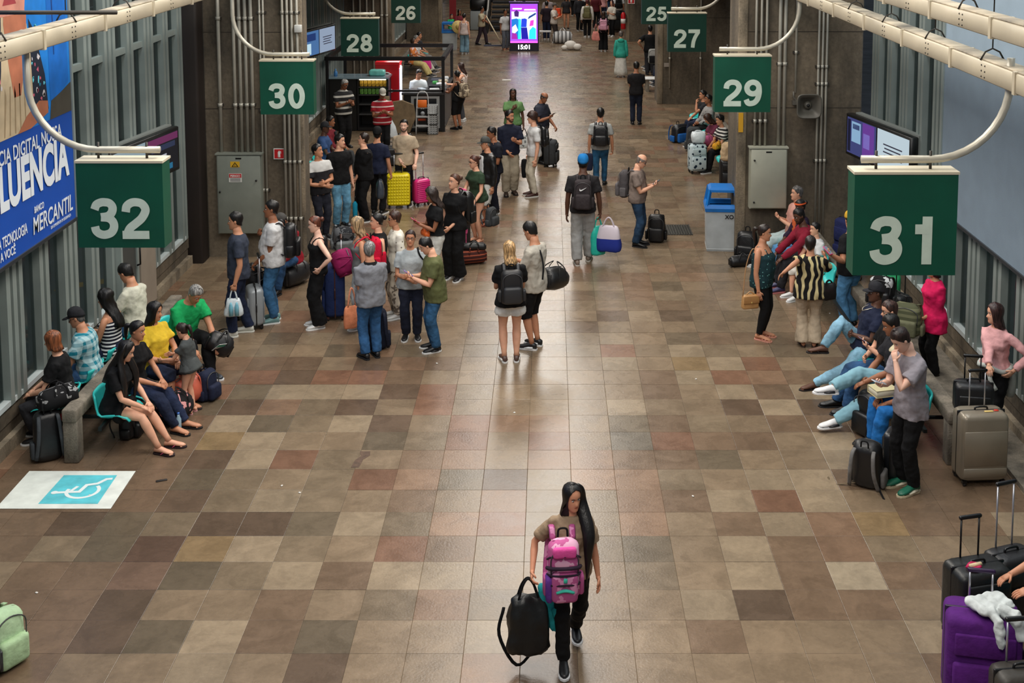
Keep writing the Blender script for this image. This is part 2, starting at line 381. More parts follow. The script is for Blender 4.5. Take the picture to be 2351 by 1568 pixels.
SK = {'a': (224, 168, 138), 'b': (196, 138, 106), 'c': (150, 98, 70), 'd': (92, 60, 45), 'e': (236, 188, 164)}
def person(label, x, y, face, h=1.7, sex='m', sk='b', hair=('short', (22, 18, 16)), top=('tee', BLACK), bottom=('slim', JEAN), shoes=('sneaker', (30, 30, 32), (220, 220, 220)),
           arms=('down', 'down'), head=(0, 0), lean=0, twist=0, seat=None, feet=None, kpole=None, belly=0.0, build=1.0, extras=(), group=None, loose=1.0, hem=None, step=(0, 0), lod=None, fyaw=(8, 8), zoff=0.0, roll=0):
    dist = y; near = dist < 34; lod = lod or (0 if dist < 12 else 1 if dist < 34 else 2)
    vox = max(.0085, dist * .00088)
    root = thing('person', label, 'person', (x, y, zoff), math.radians(face), group)
    mw = Matrix.Translation((x, y, zoff)) @ Matrix.Rotation(math.radians(face), 4, 'Z'); mwi = mw.inverted()
    skm = skin(SK[sk] if isinstance(sk, str) else sk)
    hcol = hair[1] if hair and len(hair) > 1 else (30, 25, 22); hm = hairm(hcol)
    nn = (12, 10, 8)[lod]
    hipz = (seat + .055 * h) if seat is not None else .525 * h
    if feet is None:
        if seat is None: feet = ((.05 * h, -step[0], .048 * h), (.05 * h, -step[1], .048 * h))
        else: feet = ((.065 * h, -.27 * h, .048 * h), (.065 * h, -.25 * h, .048 * h))
    P0 = V((0, 0, hipz)); Rt = Matrix.Rotation(math.radians(roll), 3, 'Y') @ Matrix.Rotation(math.radians(lean), 3, 'X') @ Matrix.Rotation(math.radians(twist), 3, 'Z')
    TM = Matrix.Translation(P0) @ Rt.to_4x4()
    T = lambda a, b, c: TM @ V((a, b, c))
    tor = TORSO_F if sex == 'f' else TORSO_M
    def torso_ring(t, infl, n, dz=None, sx=1.0, sy=1.0):
        z, hx, hy, cy = t; bl = belly * max(0, 1 - abs(z - .10) / .12)
        bx = build if z < .29 else 1 + (build - 1) * .5
        HX, HY = (hx * bx + bl * .5) * h * sx + infl, (hy * bx + bl) * h * sy + infl
        return [T(HX * math.copysign(abs(math.cos(a)) ** .85, math.cos(a)), (cy - bl * .5) * h + HY * math.copysign(abs(math.sin(a)) ** .85, math.sin(a)), z * h) for a in [2 * PI * k / n for k in range(n)]]
    # --- body
    B = MB(); nt = (16, 14, 10)[lod]
    B.loft([torso_ring(t, 0, nt) for t in tor], skm)
    sh = (.108 if sex == 'm' else .096) * h * (1 + (build - 1) * .6); out = {}
    A = {}
    for side, sg, spec, in (('L', 1, arms[0]), ('R', -1, arms[1])):
        S = T(sg * sh, .004 * h, .257 * h); l1, l2 = .178 * h, .152 * h
        if isinstance(spec, str): tgt, pole, pn, curl = ARM[spec]; tw = None
        else:
            tgt, tw = None, spec
            pole, pn, curl = ARM[spec[4]][1:] if len(spec) > 4 else ((.5, -.6, -.8), 'in', .8)
        if tgt is not None:
            W = S + Rt @ V((sg * tgt[0] * h, -tgt[1] * h, 0)) + V((0, 0, tgt[2] * h))
        else: W = mwi @ V(tw[1:4])
        E, W = ik(S, W, l1, l2, V((sg * pole[0], -pole[1], pole[2])))
        d = (W - E).normalized()
        if pn == 'in': nrm = V((-sg, 0, 0))
        elif pn == 'up': nrm = V((-sg * .3, .3, .9))
        elif pn == 'down': nrm = V((-sg * .2, 0, -1))
        else: nrm = V((-sg * .3, 1, 0))
        nrm = nrm - d * nrm.dot(d); nrm.normalize()
        th_ = nrm.cross(d) if sg > 0 else d.cross(nrm)
        A[side] = (S, E, W)
        inn = T(sg * sh * .5, .004 * h, .262 * h); k = h * (.9 if sex == 'f' else 1.0) * (1 + (build - 1) * .7)
        u, v = (E - S), (W - E)
        B.tube([inn, S, S + u * .35, S + u * .75, E, E + v * .3, E + v * .7, W, W + v * .06], [.022 * k, .0285 * k, .028 * k, .024 * k, .0215 * k, .0235 * k, .018 * k, .0142 * k, .0145 * k], skm, nn)
        hand_mesh(B, W, d, nrm, th_, h, skm, curl, 5 if lod < 2 else 4)
        out['hand' + side] = mw @ (W + d * .085 * h / 1.7 + nrm * .02)
        out['wrist' + side] = mw @ W
    LG = {}
    for side, sg, ft, yw in (('L', 1, feet[0], fyaw[0]), ('R', -1, feet[1], fyaw[1])):
        Hp = T(sg * .050 * h * (1 + (build - 1) * .5), 0, -.012 * h); An = V((sg * ft[0], ft[1], ft[2]))
        pole = V((sg * .12, -1, .25)) if kpole is None else V((sg * kpole[0], -kpole[1], kpole[2]))
        l = .238 * h
        K, An = ik(Hp, An, l, l, pole); LG[side] = (Hp, K, An)
        u, v = K - Hp, An - K; k = h * (1 + (build - 1) * .8)
        B.tube([Hp, Hp + u * .3, Hp + u * .7, K, K + v * .25, K + v * .5, K + v * .85, An], [.052 * k, .050 * k, .037 * k, .031 * k, .0335 * k, .030 * k, .0205 * k, .021 * k], skm, nn)
        fa = math.radians(yw * sg); fw = V((math.sin(fa), -math.cos(fa), 0)); sd = V((math.cos(fa), math.sin(fa), 0))
        base = An.z - .048 * h; barefoot = shoes[0] in ('flip', 'sandal', 'bare')
        if barefoot:
            B.loft(foot_rings(An, fw, sd, h, .97, base + .012), skm)
            for q in range(5):
                B.ball(V((An.x, An.y, base + .022)) + fw * (h * (.106 - abs(q - 1) * .006)) + sd * ((q - 2) * .0098 * h * sg * -1), (.0065 * h, .0085 * h, .006 * h), skm, 6, 4)
        if shoes[0] != 'bare':
            sb = MB()
            if barefoot:
                sole_mesh(sb, An, fw, sd, h, plastic(shoes[1], .7), base + .002, .016, 1.04)
                sm_ = plastic(shoes[2], .6)
                for q in (1, -1):
                    sb.tube(curve_pts([V((An.x, An.y, base + .02)) + fw * .088 * h, V((An.x, An.y, base + .030 * h)) + fw * .062 * h + sd * (q * .014 * h), V((An.x, An.y, base + .014)) + fw * .028 * h + sd * (q * .024 * h)], 3), .005, sm_, 5)
                if shoes[0] == 'sandal': sb.tube(curve_pts([V((An.x, An.y, base + .02)) - sd * .027 * h + fw * .07 * h, V((An.x, An.y, base + .034 * h)) + fw * .066 * h, V((An.x, An.y, base + .02)) + sd * .027 * h + fw * .07 * h], 4), .009, sm_, 5)
                sb.build('sandal', root)
            else:
                sb.loft(foot_rings(An, fw, sd, h, 1.06, base + .012, 10 if lod < 2 else 8), leather(shoes[1]))
                if lod < 2 and shoes[0] == 'sneaker' and len(shoes) > 3:   # side panel and toe cap in the second colour
                    for q in (1, -1):
                        sb.tube([V((An.x, An.y, base + .020 * h)) + fw * (-.012 * h) + sd * (q * .0195 * h), V((An.x, An.y, base + .018 * h)) + fw * (.02 * h) + sd * (q * .0205 * h), V((An.x, An.y, base + .013 * h)) + fw * (.058 * h) + sd * (q * .0225 * h)], [.014 * h / 1.7, .017 * h / 1.7, .010 * h / 1.7], leather(shoes[3]), 8)
                    sb.ball(V((An.x, An.y, base + .015 * h)) + fw * .098 * h, (.022 * h, .018 * h, .010 * h), leather(shoes[3]), 8, 4)
                so = sb.build('shoe', root)
                s2 = MB(); sole_mesh(s2, An, fw, sd, h, plastic(shoes[2], .6), base + .002, .018, 1.1); s2.build('sole', so)
                if lod < 2:
                    s3 = MB()
                    for q in range(3):
                        z_ = (.046 - q * .007) * h; t_ = (.030 + q * .014) * h
                        s3.tube([V((An.x, An.y, base + z_)) + fw * t_ - sd * .012 * h, V((An.x, An.y, base + z_ + .006)) + fw * t_, V((An.x, An.y, base + z_)) + fw * t_ + sd * .012 * h], .0035, plastic(shoes[2], .7), 4)
                    s3.build('laces', so)
    # --- head
    hh = .137 * h if h > 1.3 else .165 * h
    HM = TM @ Matrix.Translation((0, -.010 * h, .333 * h if h > 1.3 else .318 * h)) @ Matrix.Rotation(math.radians(head[0]), 4, 'Z') @ Matrix.Rotation(math.radians(head[1]), 4, 'X') @ Matrix.Translation((0, -.004 * h, .008 * h)) @ Matrix.Scale(hh, 4)
    n = (24, 20, 12)[lod]; rings = []
    wf = .95 if sex == 'f' else 1.0
    for z, w_, f_, b_ in HEADZ:
        ring = []
        for i in range(n):
            phi = 2 * PI * i / n; p = hpt(z, phi); ap = min(phi, 2 * PI - phi); p.x *= wf
            if ap < .05:
                p.y -= interp([(.24, 0), (.29, .04), (.34, .105), (.40, .075), (.46, .04), (.51, .012), (.6, 0), (1, 0)], max(z, .24))
                if z < .02: p.y += .0
            elif .2 < ap < .55 and .44 < z < .54: p.y += .022
            elif .1 < ap < .4 and .28 < z < .36: p.y -= .02
            ring.append(p)
        rings.append(ring)
    o0 = len(B.f); B.loft(rings, skm, M=HM)
    lip = skin(tuple(int(a * b) for a, b in zip(SK[sk] if isinstance(sk, str) else sk, (.82, .58, .56)))); li, hi_ = B.mi(lip), B.mi(hm); sc0 = SK[sk] if isinstance(sk, str) else sk; bi_ = B.mi(skin(tuple(int(a * .45 + b * .40) for a, b in zip(hcol, sc0)))) if 'beard' in extras else 0
    for r_ in range(len(HEADZ) - 1):
        zc = (HEADZ[r_][0] + HEADZ[r_ + 1][0]) / 2
        for i in range(n):
            ph = (i + .5) / n * 2 * PI; ap = min(ph, 2 * PI - ph)
            if .185 <= zc <= .225 and ap < .32: B.m[o0 + r_ * n + i] = li
            if 'beard' in extras and ((zc < .165 and ap < 1.75) or (.235 < zc < .29 and ap < .55) or (zc < .40 and 1.05 < ap < 1.75) or (zc < .25 and .55 < ap < 1.2)): B.m[o0 + r_ * n + i] = bi_
    if lod < 2:
        ew, ei = mat((225, 222, 216), .3, name='eye'), mat((28, 18, 14), .2, name='iris')
        for q in (1, -1):
            c = hpt(.495, q * .40); B.ball(c + V((0, .008, 0)), (.058, .03, .026), ew, 8, 4, M=HM); B.ball(c + V((0, -.014, 0)), (.024, .012, .024), ei, 6, 4, M=HM)
            B.tube([hpt(.565, q * .16, 1, .008), hpt(.585, q * .40, 1, .010), hpt(.565, q * .62, 1, .008)], [.012, .016, .007], hm, 4, M=HM)
            B.ball(V((q * .325 * wf, .03, .47)), (.035, .075, .10), skm, 7, 5, M=HM)
    B.build('body', root)
    # --- hair
    if hair and hair[0] != 'bald':
        hb = MB(); stl = hair[0]
        hair_mesh(hb, HM, stl, hm, 40 if lod < 2 else 18, hair[2] if len(hair) > 2 else 1.0, {'buzz': .008, 'fringe': .012, 'pony': .02, 'bun': .02, 'short': .035, 'curly': .06, 'mop': .07, 'curlylong': .06}.get(stl, .035), {'curly': .12, 'curlylong': .16, 'wavy': .06, 'mop': .06}.get(stl, .05 if stl == 'short' else 0), seed=x * 3.1, capped=any(isinstance(e, tuple) and e[0] == 'cap' for e in extras))
        if stl == 'pony': hb.tube(curve_pts([HM @ V((0, .40, .66)), HM @ V((0, .62, .60)), HM @ V((.05, .66, .2)), HM @ V((.03, .56, -.35))], 4), [hh * a for a in (.07, .1, .13, .14, .14, .13, .12, .11, .10, .08, .06, .04, .02)], hm, 8)
        if stl == 'bun': hb.ball((0, .52, .68 if len(hair) < 4 else hair[3]), (.17, .15, .16), hm, 10, 6, M=HM)
        for e in extras:
            if isinstance(e, tuple) and e[0] == 'lock':
                sg_ = e[1]; L_ = e[2]
                hb.tube(curve_pts([HM @ V((sg_ * .22, .06, .92)), HM @ V((sg_ * .36, .04, .62)), HM @ V((sg_ * .42, .0, .1)), T(sg_ * .085 * h, -.075 * h, .235 * h), T(sg_ * .082 * h, -.100 * h, .13 * h), T(sg_ * .075 * h, -.095 * h, (.235 - L_) * h)], 4), [hh * a for a in (.10, .14, .17, .19, .20, .21, .22, .23, .24, .25, .26, .26, .25, .24, .22, .20, .17, .13, .09, .04, .02)], hm, 10, .55, up=(1, 0, 0))
        hb.build('hair', root)
    nk = near
    # --- trousers / skirt
    bk, bm_ = bottom[0], bottom[1]; bn = (14, 12, 10)[lod]
    if bk:
        tb = MB()
        if bk == 'skirt' or bk == 'dress':
            zt = .10 if bk == 'skirt' else .02; hemz = bottom[2] * h - hipz; rr = []
            for q in range(7):
                t = q / 6; z = zt * h + (hemz - zt * h) * t; f_ = interp([(0, .080), (.35, .112), (1, bottom[3] if len(bottom) > 3 else .125)], t)
                rr.append([T(f_ * h * build * math.cos(a) * (1 + .05 * t * math.sin(a * 7)), .004 * h + f_ * h * build * .78 * math.sin(a) * (1 + .05 * t * math.sin(a * 7)), z) for a in [2 * PI * k / 28 for k in range(28)]])
            tb.loft(rr, bm_); o = tb.build('skirt', root)
        else:
            kn, hemr, hemt = {'slim': (.041, .031, .985), 'legging': (.036, .024, .97), 'straight': (.043, .038, 1.0), 'wide': (.055, .066, 1.02), 'flare': (.042, .060, 1.03), 'baggy': (.053, .044, 1.0), 'shorts': (.060, .060, -.12), 'miniskort': (.072, .075, -.55), 'knee': (.048, .045, .15)}[bk]
            if seat is not None: kn *= 1.14
            tb.loft([torso_ring((z, hx, hy, .003), .010, bn) for z, hx, hy in ((-.062, .050, .045), (-.04, .088, .064), (-.01, .099 if sex == 'm' else .105, .072), (.03, .097, .068), (.065, .090 if sex == 'm' else .084, .062), (.078, .088 if sex == 'm' else .08, .060))], bm_)
            for side in 'LR':
                Hp, K, An = LG[side]; u, v = K - Hp, An - K; k = h * (1 + (build - 1) * .8) + vox * 2.5
                if hemt < 0:
                    e = 1 + hemt; tb.tube([Hp + V((0, 0, .01 * h)), Hp + u * e * .4, Hp + u * e * .75, Hp + u * e], [.058 * k, .060 * k, kn * k, hemr * k], bm_, bn)
                elif hemt < .5:
                    tb.tube([Hp + V((0, 0, .01 * h)), Hp + u * .4, Hp + u * .8, K, K + v * hemt], [.058 * k, .058 * k, .052 * k, kn * k, hemr * k], bm_, bn)
                else:
                    tb.tube([Hp + V((0, 0, .01 * h)), Hp + u * .35, Hp + u * .7, K, K + v * .3, K + v * .65, K + v * hemt * .94, K + v * hemt], [.057 * k, .055 * k, max(.045, kn) * k, kn * k, max(kn * .98, .036 if bk != 'legging' else .035) * k, (kn + hemr) / 2 * k, hemr * k, hemr * k], bm_, bn)
            o = tb.build('shorts' if hemt < .5 else 'trousers', root)
            if near: remesh(o, vox, .006 if bk == 'legging' else .022)
    # --- top
    tk, tm = top[0], top[1]
    if tk:
        sb = MB(); lo = -.045 if hem is None else hem
        if tk in ('crop',): lo = .075
        infl = .010 + .006 * loose + vox * .25
        rows = [t for t in tor if max(lo + .01, -.01) < t[0] < .30]
        first = (lo,) + tuple(max(r_, q_) for r_, q_ in zip((.094, .066), (.09, .06))) + (.002,)
        if lo > .04: first = (lo, rows[0][1], rows[0][2], rows[0][3])
        elif sex == 'f': first = (lo, .098, .068, .003)
        if tk in ('tank', 'tube'):
            rows = [t for t in rows if t[0] < .235]; rr = [torso_ring(first, infl + .004, nt)] + [torso_ring(t, infl, nt) for t in rows] + [torso_ring((.240, .080, .056, 0), infl * .6, nt)]
            sb.loft(rr, tm)
            if tk == 'tank':
                for q in (1, -1):
                    sb.tube(curve_pts([T(q * .052 * h, -.066 * h, .222 * h), T(q * .055 * h, -.045 * h, .268 * h), T(q * .055 * h, .008 * h, .292 * h), T(q * .052 * h, .05 * h, .265 * h), T(q * .05 * h, .066 * h, .222 * h)], 3), .015 if vox < .016 else .02, tm, 6)
        else:
            rr = [torso_ring(first, infl + .010 + .008 * loose, nt)] + [torso_ring(t, infl + (.012 if t[0] < .09 else 0), nt) for t in rows] + [torso_ring((.303, .050, .042, .002), .006, nt)]
            sb.loft(rr, tm)
            for side, sg in (('L', 1), ('R', -1)):
                S, E, W = A[side]; u, v = E - S, W - E; inn = T(sg * sh * .42, .004 * h, .264 * h); k = h * (.95 if sex == 'f' else 1.0) * (1 + (build - 1) * .7)
                a = .0045 * h * loose + vox * .32
                if tk in ('tee', 'polo', 'crop', 'dress'):
                    e = top[2] if len(top) > 2 else .66
                    sb.tube([inn, S, S + u * e * .5, S + u * e * .92, S + u * e], [.029 * k + vox * .3, .0315 * k + a * .6, .033 * k + a, .034 * k + a * 1.4, .034 * k + a * 1.5], tm, nt)
                elif tk == 'sleeveless': sb.tube([inn, S + u * .08], [.036 * k, .036 * k], tm, nt)
                else:
                    e = top[2] if len(top) > 2 else .95
                    sb.tube([inn, S, S + u * .5, E, E + v * .35, E + v * e * .94, E + v * e], [.029 * k + vox * .3, .0315 * k + a * .6, .031 * k + a, .029 * k + a, .028 * k + a, .022 * k + a, .021 * k + a], tm, nt)
        nm = {'tee': 'shirt', 'crop': 'shirt', 'polo': 'polo_shirt', 'long': 'sweater', 'tank': 'tank_top', 'tube': 'top', 'dress': 'dress_top', 'sleeveless': 'blouse', 'jacket': 'jacket', 'hoodie': 'hoodie'}.get(tk, 'shirt')
        o = sb.build(nm, root)
        if near: remesh(o, vox, (.018 + .006 * loose) * (.5 if tk in ('tank', 'tube') else 1))
        if tk == 'polo':
            cb = MB(); cm = top[3] if len(top) > 3 else tm
            cb.loft([torso_ring((.292, .062, .050, .004), .006, nt), torso_ring((.318, .042, .040, .003), .006, nt)], cm, False, False); cb.build('collar', root)
        if tk == 'hoodie':
            cb = MB(); cb.ball(T(0, .06 * h, .285 * h), (.075 * h, .04 * h, .045 * h), tm, 12, 6); cb.build('hood', root)
        if tk == 'jacket' and len(top) > 3:
            cb = MB(); cb.rbox((0, -.078 * h, .14 * h), (.075 * h, .02 * h, .27 * h), .012, top[3], 2, M=TM); cb.build('undershirt', root)
    # --- extras
    for e in extras:
        e = e if isinstance(e, tuple) else (e,)
        if e[0] == 'cap':
            cb = MB(); cm = cloth(e[1]); rings = []
            for q in range(8):
                t = q / 7; z = .64 + .45 * math.sin(t * PI / 2); f_ = max(math.cos(t * PI / 2), .03) ** .58
                rings.append([V((.378 * f_ * math.sin(a), (-.40 if math.cos(a) > 0 else -.475) * f_ * math.cos(a), z - (.20 * max(0, -math.cos(a)) * (1 - t) if len(e) < 3 or e[2] == 'front' else 0))) for a in [2 * PI * k / 20 for k in range(20)]])
            cb.loft(rings, cm, M=HM); co = cb.build('cap', root)
            bb = MB(); sg = 1 if len(e) < 3 or e[2] != 'back' else -1
            a_ = [-1.15 + 2.3 * k / 10 for k in range(11)]
            up = [V((.36 * math.sin(a) * .98, sg * -.37 * math.cos(a), .665)) for a in a_]; dn = [V((.30 * math.sin(a), sg * (-.37 * math.cos(a) * .4 - .27 - .30 * math.cos(a)), .62)) for a in a_]
            lp = [p for p in up]; vs = lp + dn + [p - V((0, 0, .03)) for p in lp] + [p - V((0, 0, .03)) for p in dn]; m_ = 11
            fs = [(k, k + 1, m_ + k + 1, m_ + k) for k in range(10)] + [(2 * m_ + k + 1, 2 * m_ + k, 3 * m_ + k, 3 * m_ + k + 1) for k in range(10)] + [(m_ + k, m_ + k + 1, 3 * m_ + k + 1, 3 * m_ + k) for k in range(10)]
            bb.add(vs, fs, cloth(e[3]) if len(e) > 3 else cm, True, M=HM); bb.build('brim', co)
        elif e[0] == 'glasses':
            g = MB(); gm = plastic((30, 25, 25))
            for q in (1, -1):
                c = V((q * .14, -.37, .49)); g.tube([c + V((.105 * math.cos(a), .02 * abs(math.cos(a)), .075 * math.sin(a))) for a in [2 * PI * k / 12 for k in range(13)]], .012, gm, 4, M=HM)
                g.tube([V((q * .245, -.35, .51)), V((q * .335, -.02, .52))], .01, gm, 4, M=HM)
            g.tube([V((-.04, -.38, .51)), V((.04, -.38, .51))], .01, gm, 4, M=HM); g.build('glasses', root)
        elif e[0] == 'band':
            g = MB(); g.loft([[hpt(z, 2 * PI * k / 20, 1.06, .045) for k in range(20)] for z in (.70, .80)], cloth(e[1]), False, False, M=HM); g.build('headband', root)
        elif e[0] == 'necklace':
            g = MB(); g.tube(curve_pts([T(.04 * h, -.02 * h, .305 * h), T(.03 * h, -.075 * h, .27 * h), T(0, -.09 * h, .25 * h), T(-.03 * h, -.075 * h, .27 * h), T(-.04 * h, -.02 * h, .305 * h)], 3), .005, metal((200, 190, 170)), 5); g.build('necklace', root)
        elif e[0] == 'belt':
            g = MB(); g.loft([torso_ring((z, .094, .067, .003), .016, 20) for z in (.045, .07)], leather(e[1]), False, False); g.build('belt', root)
        elif e[0] == 'print':     # a printed panel on the chest
            g = MB(); g.rbox((e[2] if len(e) > 2 else 0, -.088 * h, .18 * h), (.07, .008, .05), .004, cloth(e[1]), 1, M=TM); g.build('chest_print', root)
        elif e[0] == 'tied':      # a jumper tied around the waist
            g = MB(); m_ = cloth(e[1]); g.tube([T(.112 * h * math.cos(a), .088 * h * math.sin(a), (.035 + .012 * math.sin(a * 3)) * h) for a in [2 * PI * k / 20 for k in range(21)]], .028, m_, 8)
            g.tube(curve_pts([T(.03 * h, .09 * h, .03 * h), T(.05 * h, .12 * h, -.06 * h), T(.04 * h, .12 * h, -.20 * h)], 4), [.03, .04, .05, .05, .055, .055, .06, .06, .05], m_, 8)
            g.tube(curve_pts([T(.02 * h, -.09 * h, .03 * h), T(.05 * h, -.12 * h, -.03 * h), T(.09 * h, -.11 * h, -.09 * h)], 4), .026, m_, 8); g.build('tied_jumper', root)
    out['TM'] = mw @ TM; out['h'] = h; out['root'] = root; out['HM'] = mw @ HM; out['face'] = math.radians(face); out['mw'] = mw
    return out

# ------------------------------------------------------------------ bags
def pack_mesh(root, m, acc, W=.30, Hh=.44, D=.17, straps=True, worn=0.0, rigid=False, seed=0):
    """origin at bottom centre; back panel towards +Y local... straps on the +Y side"""
    b = MB(); b.rbox((0, 0, Hh / 2), (W, D, Hh), min(W, D) * .36, m, 4, taper=.88); o = b.build('main_compartment', root)
    if not rigid:
        d = o.modifiers.new('folds', 'DISPLACE'); d.texture = _clouds; d.strength = .03; d.texture_coords = 'GLOBAL'
    p = MB(); p.rbox((0, -D / 2 - .015, Hh * .30), (W * .78, .09, Hh * .50), .035, acc, 3); po = p.build('front_pocket', root)
    z = MB(); z.tube(curve_pts([(-W * .40, -D / 2 * .98, Hh * .45), (-W * .38, -D / 2 * .95, Hh * .80), (0, -D / 2 * .85, Hh * .92), (W * .38, -D / 2 * .95, Hh * .80), (W * .40, -D / 2 * .98, Hh * .45)], 4), .006, plastic((60, 60, 62)), 5); z.build('zipper', root)
    hb = MB(); hb.tube(curve_pts([(-.04, D / 2 * .8, Hh * .97), (-.03, D / 2 * .8, Hh + .05), (.03, D / 2 * .8, Hh + .05), (.04, D / 2 * .8, Hh * .97)], 4), .009, BLACK, 6); hb.build('top_handle', root)
    for q in (1, -1):
        sp = MB(); sp.rbox((q * (W / 2 + .005), 0, Hh * .24), (.05, D * .6, Hh * .34), .02, acc, 2); sp.build('side_pocket', root)
    if straps:
        for q in (1, -1):
            s = MB(); x_ = q * W * .30
            if worn: pts = [(x_, D / 2 * .8, Hh * .93), (x_ * 1.02, D / 2 + .06, Hh + .035), (x_ * 1.05, D / 2 + .06 + worn, Hh * .86), (x_ * 1.18, D / 2 + worn + .075, Hh * .60), (x_ * 1.5, D / 2 + worn * .7, Hh * .28), (q * W * .48, D / 2 * .9, Hh * .12)]
            else: pts = [(x_, D / 2 * .9, Hh * .93), (x_ * 1.1, D / 2 + .06, Hh * .85), (x_ * 1.25, D / 2 + .09, Hh * .5), (q * W * .46, D / 2 + .03, Hh * .1)]
            s.tube(curve_pts(pts, 5), .026 if worn else .022, acc, 6, .35, up=(1, 0, 0)); s.build('strap', root)
def backpack(label, x, y, z, face, m, acc=None, W=.30, Hh=.44, D=.18, tilt=0, group=None, name='backpack'):
    r = thing(name, label, 'backpack', (x, y, z), math.radians(face), group); r.rotation_euler = (math.radians(tilt), 0, math.radians(face)); pack_mesh(r, m, acc or m, W, Hh, D)
    return r
def worn_pack(p, label, m, acc=None, W=.29, Hh=.44, D=.16, front=False, drop=.0, dx=0.0, rigid=False):
    h = p['h']; r = thing('backpack', label, 'backpack')
    off = .075 * h + D / 2 + .012
    M = p['TM'] @ Matrix.Translation((dx, off if not front else -off - .012 * h, .285 * h - Hh - drop)) @ Matrix.Rotation(PI if not front else 0, 4, 'Z')
    r.matrix_world = M; pack_mesh(r, m, acc or m, W, Hh, D, True, .15 * h / 1.7, rigid)
    return r
_RIB = {}
def suitcase(label, x, y, face, w=.42, d=.26, hh=.62, m=None, trim=None, style='hard', handle=.45, ribs='v', group=None, z0=0.0, cat='suitcase', hm=None):
    r = thing('suitcase', label, cat, (x, y, z0), math.radians(face), group); trim = trim or BLKP; wz = .055
    b = MB(); b.rbox((0, 0, wz + hh / 2), (w, d, hh), min(.06, d * .28), m, 3); b.build('shell', r)
    s = MB(); s.rbox((0, 0, wz + hh / 2), (w + .008, .022, hh + .008), .01, trim, 2); s.build('zipper_band', r)
    def rib(c, dim, rad):
        k = (round(dim[0], 3), round(dim[2], 3), m.name)
        if k not in _RIB: x_ = MB(); x_.rbox((0, 0, 0), dim, rad, m, 1); _RIB[k] = x_.mesh('rib')
        inst(_RIB[k], 'rib' if ribs != 'grid' else 'stud', r, c)
    if style == 'hard':
        if ribs == 'v':
            for i in range(6):
                for sg in (1, -1): rib((-w * .36 + w * .72 * i / 5, sg * d / 2, wz + hh / 2), (w * .05, .014, hh * .82), .006)
        elif ribs == 'h':
            for i in range(11):
                for sg in (1, -1): rib((0, sg * d / 2, wz + hh * (.10 + .8 * i / 10)), (w * .86, .014, hh * .042), .006)
        elif ribs == 'grid':
            for i in range(10):
                for j in range(8): rib((-w * .4 + w * .8 * j / 7, -d / 2, wz + hh * (.08 + .84 * i / 9)), (w * .09, .016, hh * .065), .007)
        elif ribs == 'panel':
            for sg in (1, -1): rib((0, sg * d / 2, wz + hh * .50), (w * .9, .014, hh * .52), .006); rib((0, sg * d / 2, wz + hh * .14), (w * .9, .014, hh * .14), .006)
    else:
        rb = MB(); rb.rbox((0, -d / 2 - .02, wz + hh * .32), (w * .84, .05, hh * .46), .02, m, 2); rb.build('front_pocket', r)
        r2 = MB(); r2.rbox((0, -d / 2 - .012, wz + hh * .74), (w * .8, .03, hh * .24), .014, m, 2); r2.build('upper_pocket', r)
    for sx in (-1, 1):
        for sy in (-1, 1):
            wv = MB(); X, Y = sx * (w / 2 - .05), sy * (d / 2 - .04)
            wv.box((X - .022, Y - .022, .03), (X + .022, Y + .022, wz + .01), trim); wv.cyl((X - .012, Y, .026), (X + .012, Y, .026), .025, plastic((40, 40, 42)), 10); wv.build('wheel', r)
    hb = MB(); hb.tube(curve_pts([(-.07, 0, wz + hh - .005), (-.055, 0, wz + hh + .03), (.055, 0, wz + hh + .03), (.07, 0, wz + hh - .005)], 3), .011, trim, 6); hb.build('carry_handle', r)
    sh = MB(); sh.tube(curve_pts([(w / 2 - .005, 0, wz + hh * .62), (w / 2 + .028, 0, wz + hh * .58), (w / 2 + .028, 0, wz + hh * .42), (w / 2 - .005, 0, wz + hh * .38)], 3), .010, trim, 6); sh.build('side_handle', r)
    if handle:
        y_ = d / 2 - .045
        for sg in (1, -1):
            t = MB(); t.cyl((sg * .085, y_, wz + hh - .05), (sg * .085, y_, wz + hh + handle), .0085, hm or ALU, 8); t.build('handle_rod', r)
        g = MB(); g.rbox((0, y_, wz + hh + handle + .012), (.215, .032, .034), .012, trim, 2); g.build('grip', r)
    return r
def soft_bag(name, label, top, face, w, hh, d, m, handles=.18, cat='bag', flare=1.15, hm=None, folds=.03, group=None, mid=None):
    """a bag hanging from its handles at the point top"""
    r = thing(name, label, cat, top, math.radians(face), group); b = MB(); rings = []
    for q, (t, fx, fy) in enumerate(((0, .82, .25), (.10, .92, .55), (.35, 1.02, .95), (.7, 1.05 * flare, 1.05), (.93, 1.0 * flare, .95), (1.0, .9 * flare, .75))):
        z = -handles - hh * t
        rings.append([(fx * w / 2 * math.copysign(abs(math.cos(a)) ** .6, math.cos(a)), fy * d / 2 * math.copysign(abs(math.sin(a)) ** .6, math.sin(a)), z + (.012 * math.sin(a * 3) if q < 2 else 0)) for a in [2 * PI * k / 24 for k in range(24)]])
    b.loft(rings, m); o = b.build('bag_body', r)
    s = o.modifiers.new('s', 'SUBSURF'); s.levels = s.render_levels = 1
    dm = o.modifiers.new('folds', 'DISPLACE'); dm.texture = _clouds; dm.strength = folds; dm.texture_coords = 'GLOBAL'
    if handles:
        for sg in (1, -1):
            hb = MB(); hb.tube(curve_pts([(-w * .26, sg * d * .12, -handles - .02), (-w * .14, sg * d * .08, -handles * .35), (0, sg * .01, .0), (w * .14, sg * d * .08, -handles * .35), (w * .26, sg * d * .12, -handles - .02)], 4), .010, hm or m, 6, .5); hb.build('handle', r)
    return r
